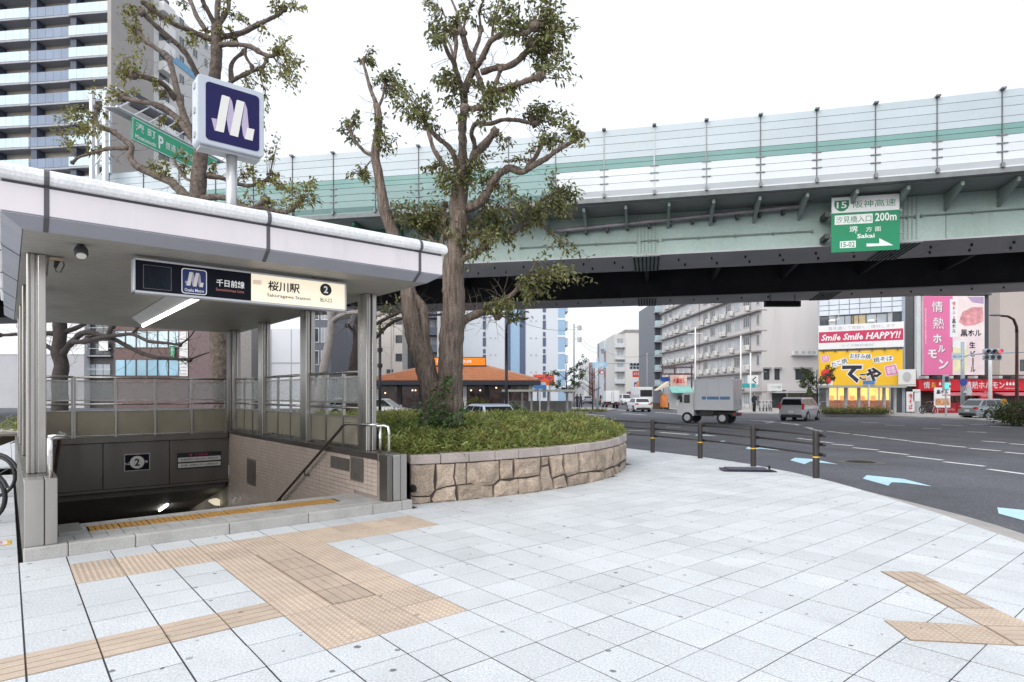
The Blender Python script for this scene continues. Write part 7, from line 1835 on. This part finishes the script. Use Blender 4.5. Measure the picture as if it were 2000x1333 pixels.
def truck(label, loc, rz, Lb, Wd, Hb, boxm, cabm, cabL=1.5, cabH=1.95, name='box_truck', blue=True):
    t = thing(name, label, 'truck', loc, rz); hw = Wd/2
    MB().box(-Lb/2, -hw, .78, Lb/2, hw, Hb).build('cargo_box', boxm, t, bevel=.03, seg=2)
    e = MB()
    for y in (-hw-.006, hw+.006):
        for z in (.80, Hb-.04): e.box(-Lb/2, y-.01, z, Lb/2, y+.01, z+.06)
        for x in (-Lb/2, -Lb/6, Lb/6, Lb/2-.05): e.box(x, y-.008, .8, x+.05, y+.008, Hb)
    e.build('box_trim', LGREY, t)
    d_ = MB().box(-Lb/2-.03,-hw+.05,.84,-Lb/2,-.01,Hb-.06).build('rear_door', boxm, t); d_ = MB().box(-Lb/2-.03,.01,.84,-Lb/2,hw-.05,Hb-.06).build('rear_door', boxm, t)
    for y in (-.12,.12): MB().cyl((-Lb/2-.05,y,.86),(-Lb/2-.05,y,Hb-.1), .018, n=6).build('door_bar', STEELB, t)
    if blue:
        BLs = M('stripe_' + name + str(int(loc[1])), (.10,.22,.42), .4)
        for y in (-hw-.004, hw+.004): MB().box(-Lb*.42, y-.004, 1.42, Lb*.3, y+.004, 1.60).build('blue_stripe', BLs, t)
    MB().box(-Lb/2+.05,-hw*.4,.52,Lb/2+cabL-.2,hw*.4,.75).box(-Lb/2,-hw*.96,.45,-Lb/2+.12,hw*.96,.62).build('chassis', TRIM, t)
    x0 = Lb/2+.06; x1 = x0+cabL
    loft(MB(), [[(x,-hw*k,.42),(x,-hw*k,zt_),(x,hw*k,zt_),(x,hw*k,.42)] for x, zt_, k in ((x0, cabH, .9), (x1-.42, cabH, .9), (x1-.05, 1.15, .95), (x1, .9, .93))]).build('cab', cabm, t, bevel=.05, seg=2)
    P = [(x1-.405,-hw*.8,cabH-.08),(x1-.405,hw*.8,cabH-.08),(x1-.05,hw*.84,1.2),(x1-.05,-hw*.84,1.2)]; MB().extr([(p[0]+.02,p[1],p[2]+.01) for p in P], (-.05,0,0)).build('windscreen', CGL, t)
    for s in (-1, 1):
        MB().box(x0+.25, s*hw*.9-.012, 1.2, x1-.45, s*hw*.9+.02*1, cabH-.14).build('side_window', CGL, t)
        wheel(t, x1-.65, s*hw*.97, .33, .2, s); wheel(t, -Lb*.22, s*hw*.97, .33, .26, s); MB().box(-Lb/2-.02, s*hw*.66, .5, -Lb/2+.03, s*hw*.94, .64).build('tail_light', TAIL, t); MB().box(x1-.06, s*hw*.55, .6, x1+.02, s*hw*.85, .78).build('headlight', HEADM, t)
        MB().box(x1-.35, s*(hw+.02), 1.25, x1-.27, s*(hw+.2), 1.6).build('door_mirror', TRIM, t); MB().box(-Lb*.0, s*hw*.9, .42, Lb*.36, s*hw*.94, .72).build('side_guard', TRIM, t)
    MB().box(-Lb/2-.01,-.17,.66,-Lb/2+.03,.17,.78).build('licence_plate', PLATE, t)
    return t
RZ_ = -.1
WP = paint('white', (.72,.73,.74), .05); SP = paint('silver', (.50,.51,.53), .6); DP = paint('dark_green', (.06,.075,.07), .5); LBP = paint('pale_blue', (.50,.56,.66), .5)
d = 36.0
truck('silver box truck with a blue side stripe crossing the junction', (X(1409,d), d+.6, RZ_), math.radians(143), 2.3, 1.66, 2.62, paint('box_silver', (.60,.625,.66), .3), WP, 1.05, 1.85)
d = 40.5; car('silver minivan driving away in front of the grey apartments', (X(1563,d), d, RZ_), math.radians(48), SP, 3.75, 1.6, 1.52, 'van', 'minivan')
d = 42.5; car('grey silver car passing at the right edge in front of the red shop', (X(1937,d), d, RZ_), math.radians(8), paint('grey', (.33,.36,.37), .5), 3.9, 1.65, 1.42, 'hatch')
d = 24.6; car('pale blue grey car half hidden behind the planter shrubs', (X(945,d), d, RZ_), math.radians(118), LBP, 3.6, 1.6, 1.36, 'hatch')
d = 40.0; car('white wagon parked in front of the restaurant beside the front right column', (X(750,d), d, RZ_), math.radians(-6), WP, 4.2, 1.7, 1.46, 'hatch')
d = 59.0; car('white hatchback seen from behind in the middle of the junction', (X(1253,d), d+1.5, RZ_), math.radians(93), WP, 3.9, 1.68, 1.38, 'hatch')
d = 74.0; truck('small white box truck with red rear corners driving away up the street', (X(1197,d), d+1.5, RZ_), math.radians(92), 2.2, 1.66, 2.15, WP, paint('cab_white', (.6,.61,.62), .1), 1.1, 1.8, 'small_truck', blue=False)
for px, d, rz, m, k, lab in ((1176, 98, 92, DP, 'hatch', 'dark green car far up the street left of the small truck'), (1221, 100, -88, WP, 'van', 'white van far up the street right of the small truck'), (1340, 70, 96, WP, 'van', 'white van parked by the corner shop with the green awning'), (1146, 110, 90, SP, 'hatch', 'small silver car far up the street by the grass strip'), (690, 46, 5, LBP, 'hatch', 'pale car parked behind the right entrance screens')):
    car(lab, (X(px,d), d, RZ_), math.radians(rz), m, 4.0, 1.66, 1.75 if k == 'van' else 1.45, k)
bus = thing('bus', 'white coach facing us far up the street', 'bus', (X(1262,104), 104, RZ_)); MB().box(-1.15,0,.35,1.15,8,2.95).build('body', WP, bus, bevel=.12, seg=2); MB().box(-1.02,-.03,1.3,1.02,.02,2.45).build('windscreen', CGL, bus)
for s in (-1, 1): MB().box(s*.75-.17,-.03,.6,s*.75+.17,.02,.8).build('headlight', HEADM, bus); MB().cyl((s*1.0,1.5,.45),(s*1.16,1.5,.45), .45, n=14).build('wheel', TYRE, bus)
rt_ = thing('parked_truck', 'small dark red truck body far up the street beside the white coach', 'truck', (X(1239,112), 112, RZ_)); MB().box(-.9,0,.5,.9,3,2.2).build('cargo_box', M('paint_crimson', (.28,.02,.04), .4), rt_, bevel=.04); MB().box(-.8,-.02,.3,.8,.1,.5).build('bumper', TRIM, rt_)
for s in (-1, 1): MB().cyl((s*.6,.5,.35),(s*.85,.5,.35), .35, n=12).build('wheel', TYRE, rt_)

# ================================================================== PEOPLE (far, a few pixels each)
SKIN = M('skin', (.48,.31,.24), .6, var=.05); HAIR = M('dark_hair', (.02,.016,.014), .6)
def person(label, loc, rz, coat, legs, stride=.12):
    t = thing('person', label, 'person', loc, rz)
    V = [(0,0,.92),(0,0,1.12),(0,0,1.36),(0,0,1.47),(0,.01,1.54),(0,.02,1.63),(.10,0,.86),(.11,stride*.6,.48),(.11,stride*.2,.09),(.11,stride*.2-.0+.13,.04),(-.10,0,.86),(-.11,-stride*.3,.48),(-.11,-stride*1.1,.10),(-.11,-stride*1.1+.13,.04),(.18,0,1.39),(.24,-.03,1.13),(.25,.06,.90),(.25,.09,.82),(-.18,0,1.39),(-.24,.03,1.13),(-.25,.12,.92),(-.25,.15,.84)]
    Ed = [(0,1),(1,2),(2,3),(3,4),(4,5),(0,6),(6,7),(7,8),(8,9),(0,10),(10,11),(11,12),(12,13),(2,14),(14,15),(15,16),(16,17),(2,18),(18,19),(19,20),(20,21)]
    Rr = [.145,.135,.16,.06,.085,.085,.095,.072,.05,.045,.095,.072,.05,.045,.072,.052,.042,.038,.072,.052,.042,.038]
    me = bpy.data.meshes.new('body'); me.from_pydata(V, Ed, [])
    o = place('body', me, t); o.modifiers.new('skin', 'SKIN'); sv_ = me.skin_vertices[0].data
    for i, r in enumerate(Rr): sv_[i].radius = (r, r*.85)
    sv_[0].use_root = True
    sb2 = o.modifiers.new('sub', 'SUBSURF'); sb2.levels = 1; sb2.render_levels = 1; me.materials.append(coat)
    MB().sphere((0,.02,1.60), (.088,.10,.115), 12, 8).build('face', SKIN, t, smooth=True); MB().sphere((0,-.012,1.635), (.094,.10,.105), 12, 8).build('hair', HAIR, t, smooth=True)
    mb = MB(); mb.tube([(.10,0,.88),(.11,stride*.6,.48),(.11,stride*.2,.10)], [.105,.082,.066], 10).tube([(-.10,0,.88),(-.11,-stride*.3,.48),(-.11,-stride*1.1,.11)], [.105,.082,.066], 10); mb.build('trousers', legs, t, smooth=True)
    for s in (1, -1): MB().sphere((s*.25, .10 if s > 0 else .16, .80), (.035,.03,.06), 8, 6).build('hand', SKIN, t, smooth=True)
    return t
COATN = M('navy_coat', (.025,.03,.045), .8); TRS = M('dark_trousers', (.02,.022,.03), .8); COATB = M('black_coat', (.018,.018,.02), .8)
person('person in a dark navy coat standing on the far pavement by the white poles', (X(1473,55), 55, 0), math.radians(200), COATN, TRS, .05)
person('person in a black coat walking beyond the grass strip, left of two', (X(1127,74), 74, -.05), math.radians(20), COATB, TRS, .16)
person('person in dark clothes walking beyond the grass strip, right of two', (X(1134,72), 72, -.05), math.radians(-60), COATN, TRS, .14)
# parked bicycles on the far pavement
bf = bicycle('bicycle', 'parked bicycle leftmost of the row before the olive shop front', (X(1484,58), 58, 0), math.radians(70), GREYP, 'bicycles parked before the grey apartments')
for i, px in enumerate((1491, 1498, 1506)): dup(bf, (X(px,58), 58+.1*i, 0), math.radians(64+6*i), ['parked bicycle second from left before the olive shop front', 'parked bicycle third from left before the olive shop front', 'parked bicycle rightmost of the row before the olive shop front'][i])
bicycle('bicycle', 'parked bicycle under the menu board beside the red shop', (X(1812,50.5), 50.5, 0), math.radians(15), CHAR)
# railing on the far right pavement corner
t = thing('rail_sign', 'small orange round sign on a short post in the far right bush', 'sign', (X(1961,39), 39, 0)); MB().cyl((0,0,0),(0,0,1.0), .03, n=6).build('post', GREYP, t); MB().cyl((0,-.03,1.15),(0,.03,1.15), .2, n=14).build('disc', M('sign_amber', (.7,.35,.04), .5), t)
t = thing('road_sign', 'orange and white roadside notice board beyond the back screen of the entrance', 'sign', (X(413,17.5)-.1, 18.6, .0)); MB().cyl((0,0,0),(0,0,2.4), .03, n=6).build('post', WHITE, t); MB().box(-.16,-.03,1.98,.16,.03,2.3).build('board', M('notice_orange', (.6,.12,.02), .5), t); MB().box(-.16,-.035,2.31,.16,.03,2.46).build('board', M('notice_blue', (.3,.4,.6), .5), t); lettering('P', .1, .16, (0,-.03,2.14), XA, ZA, YELL, t, .03)
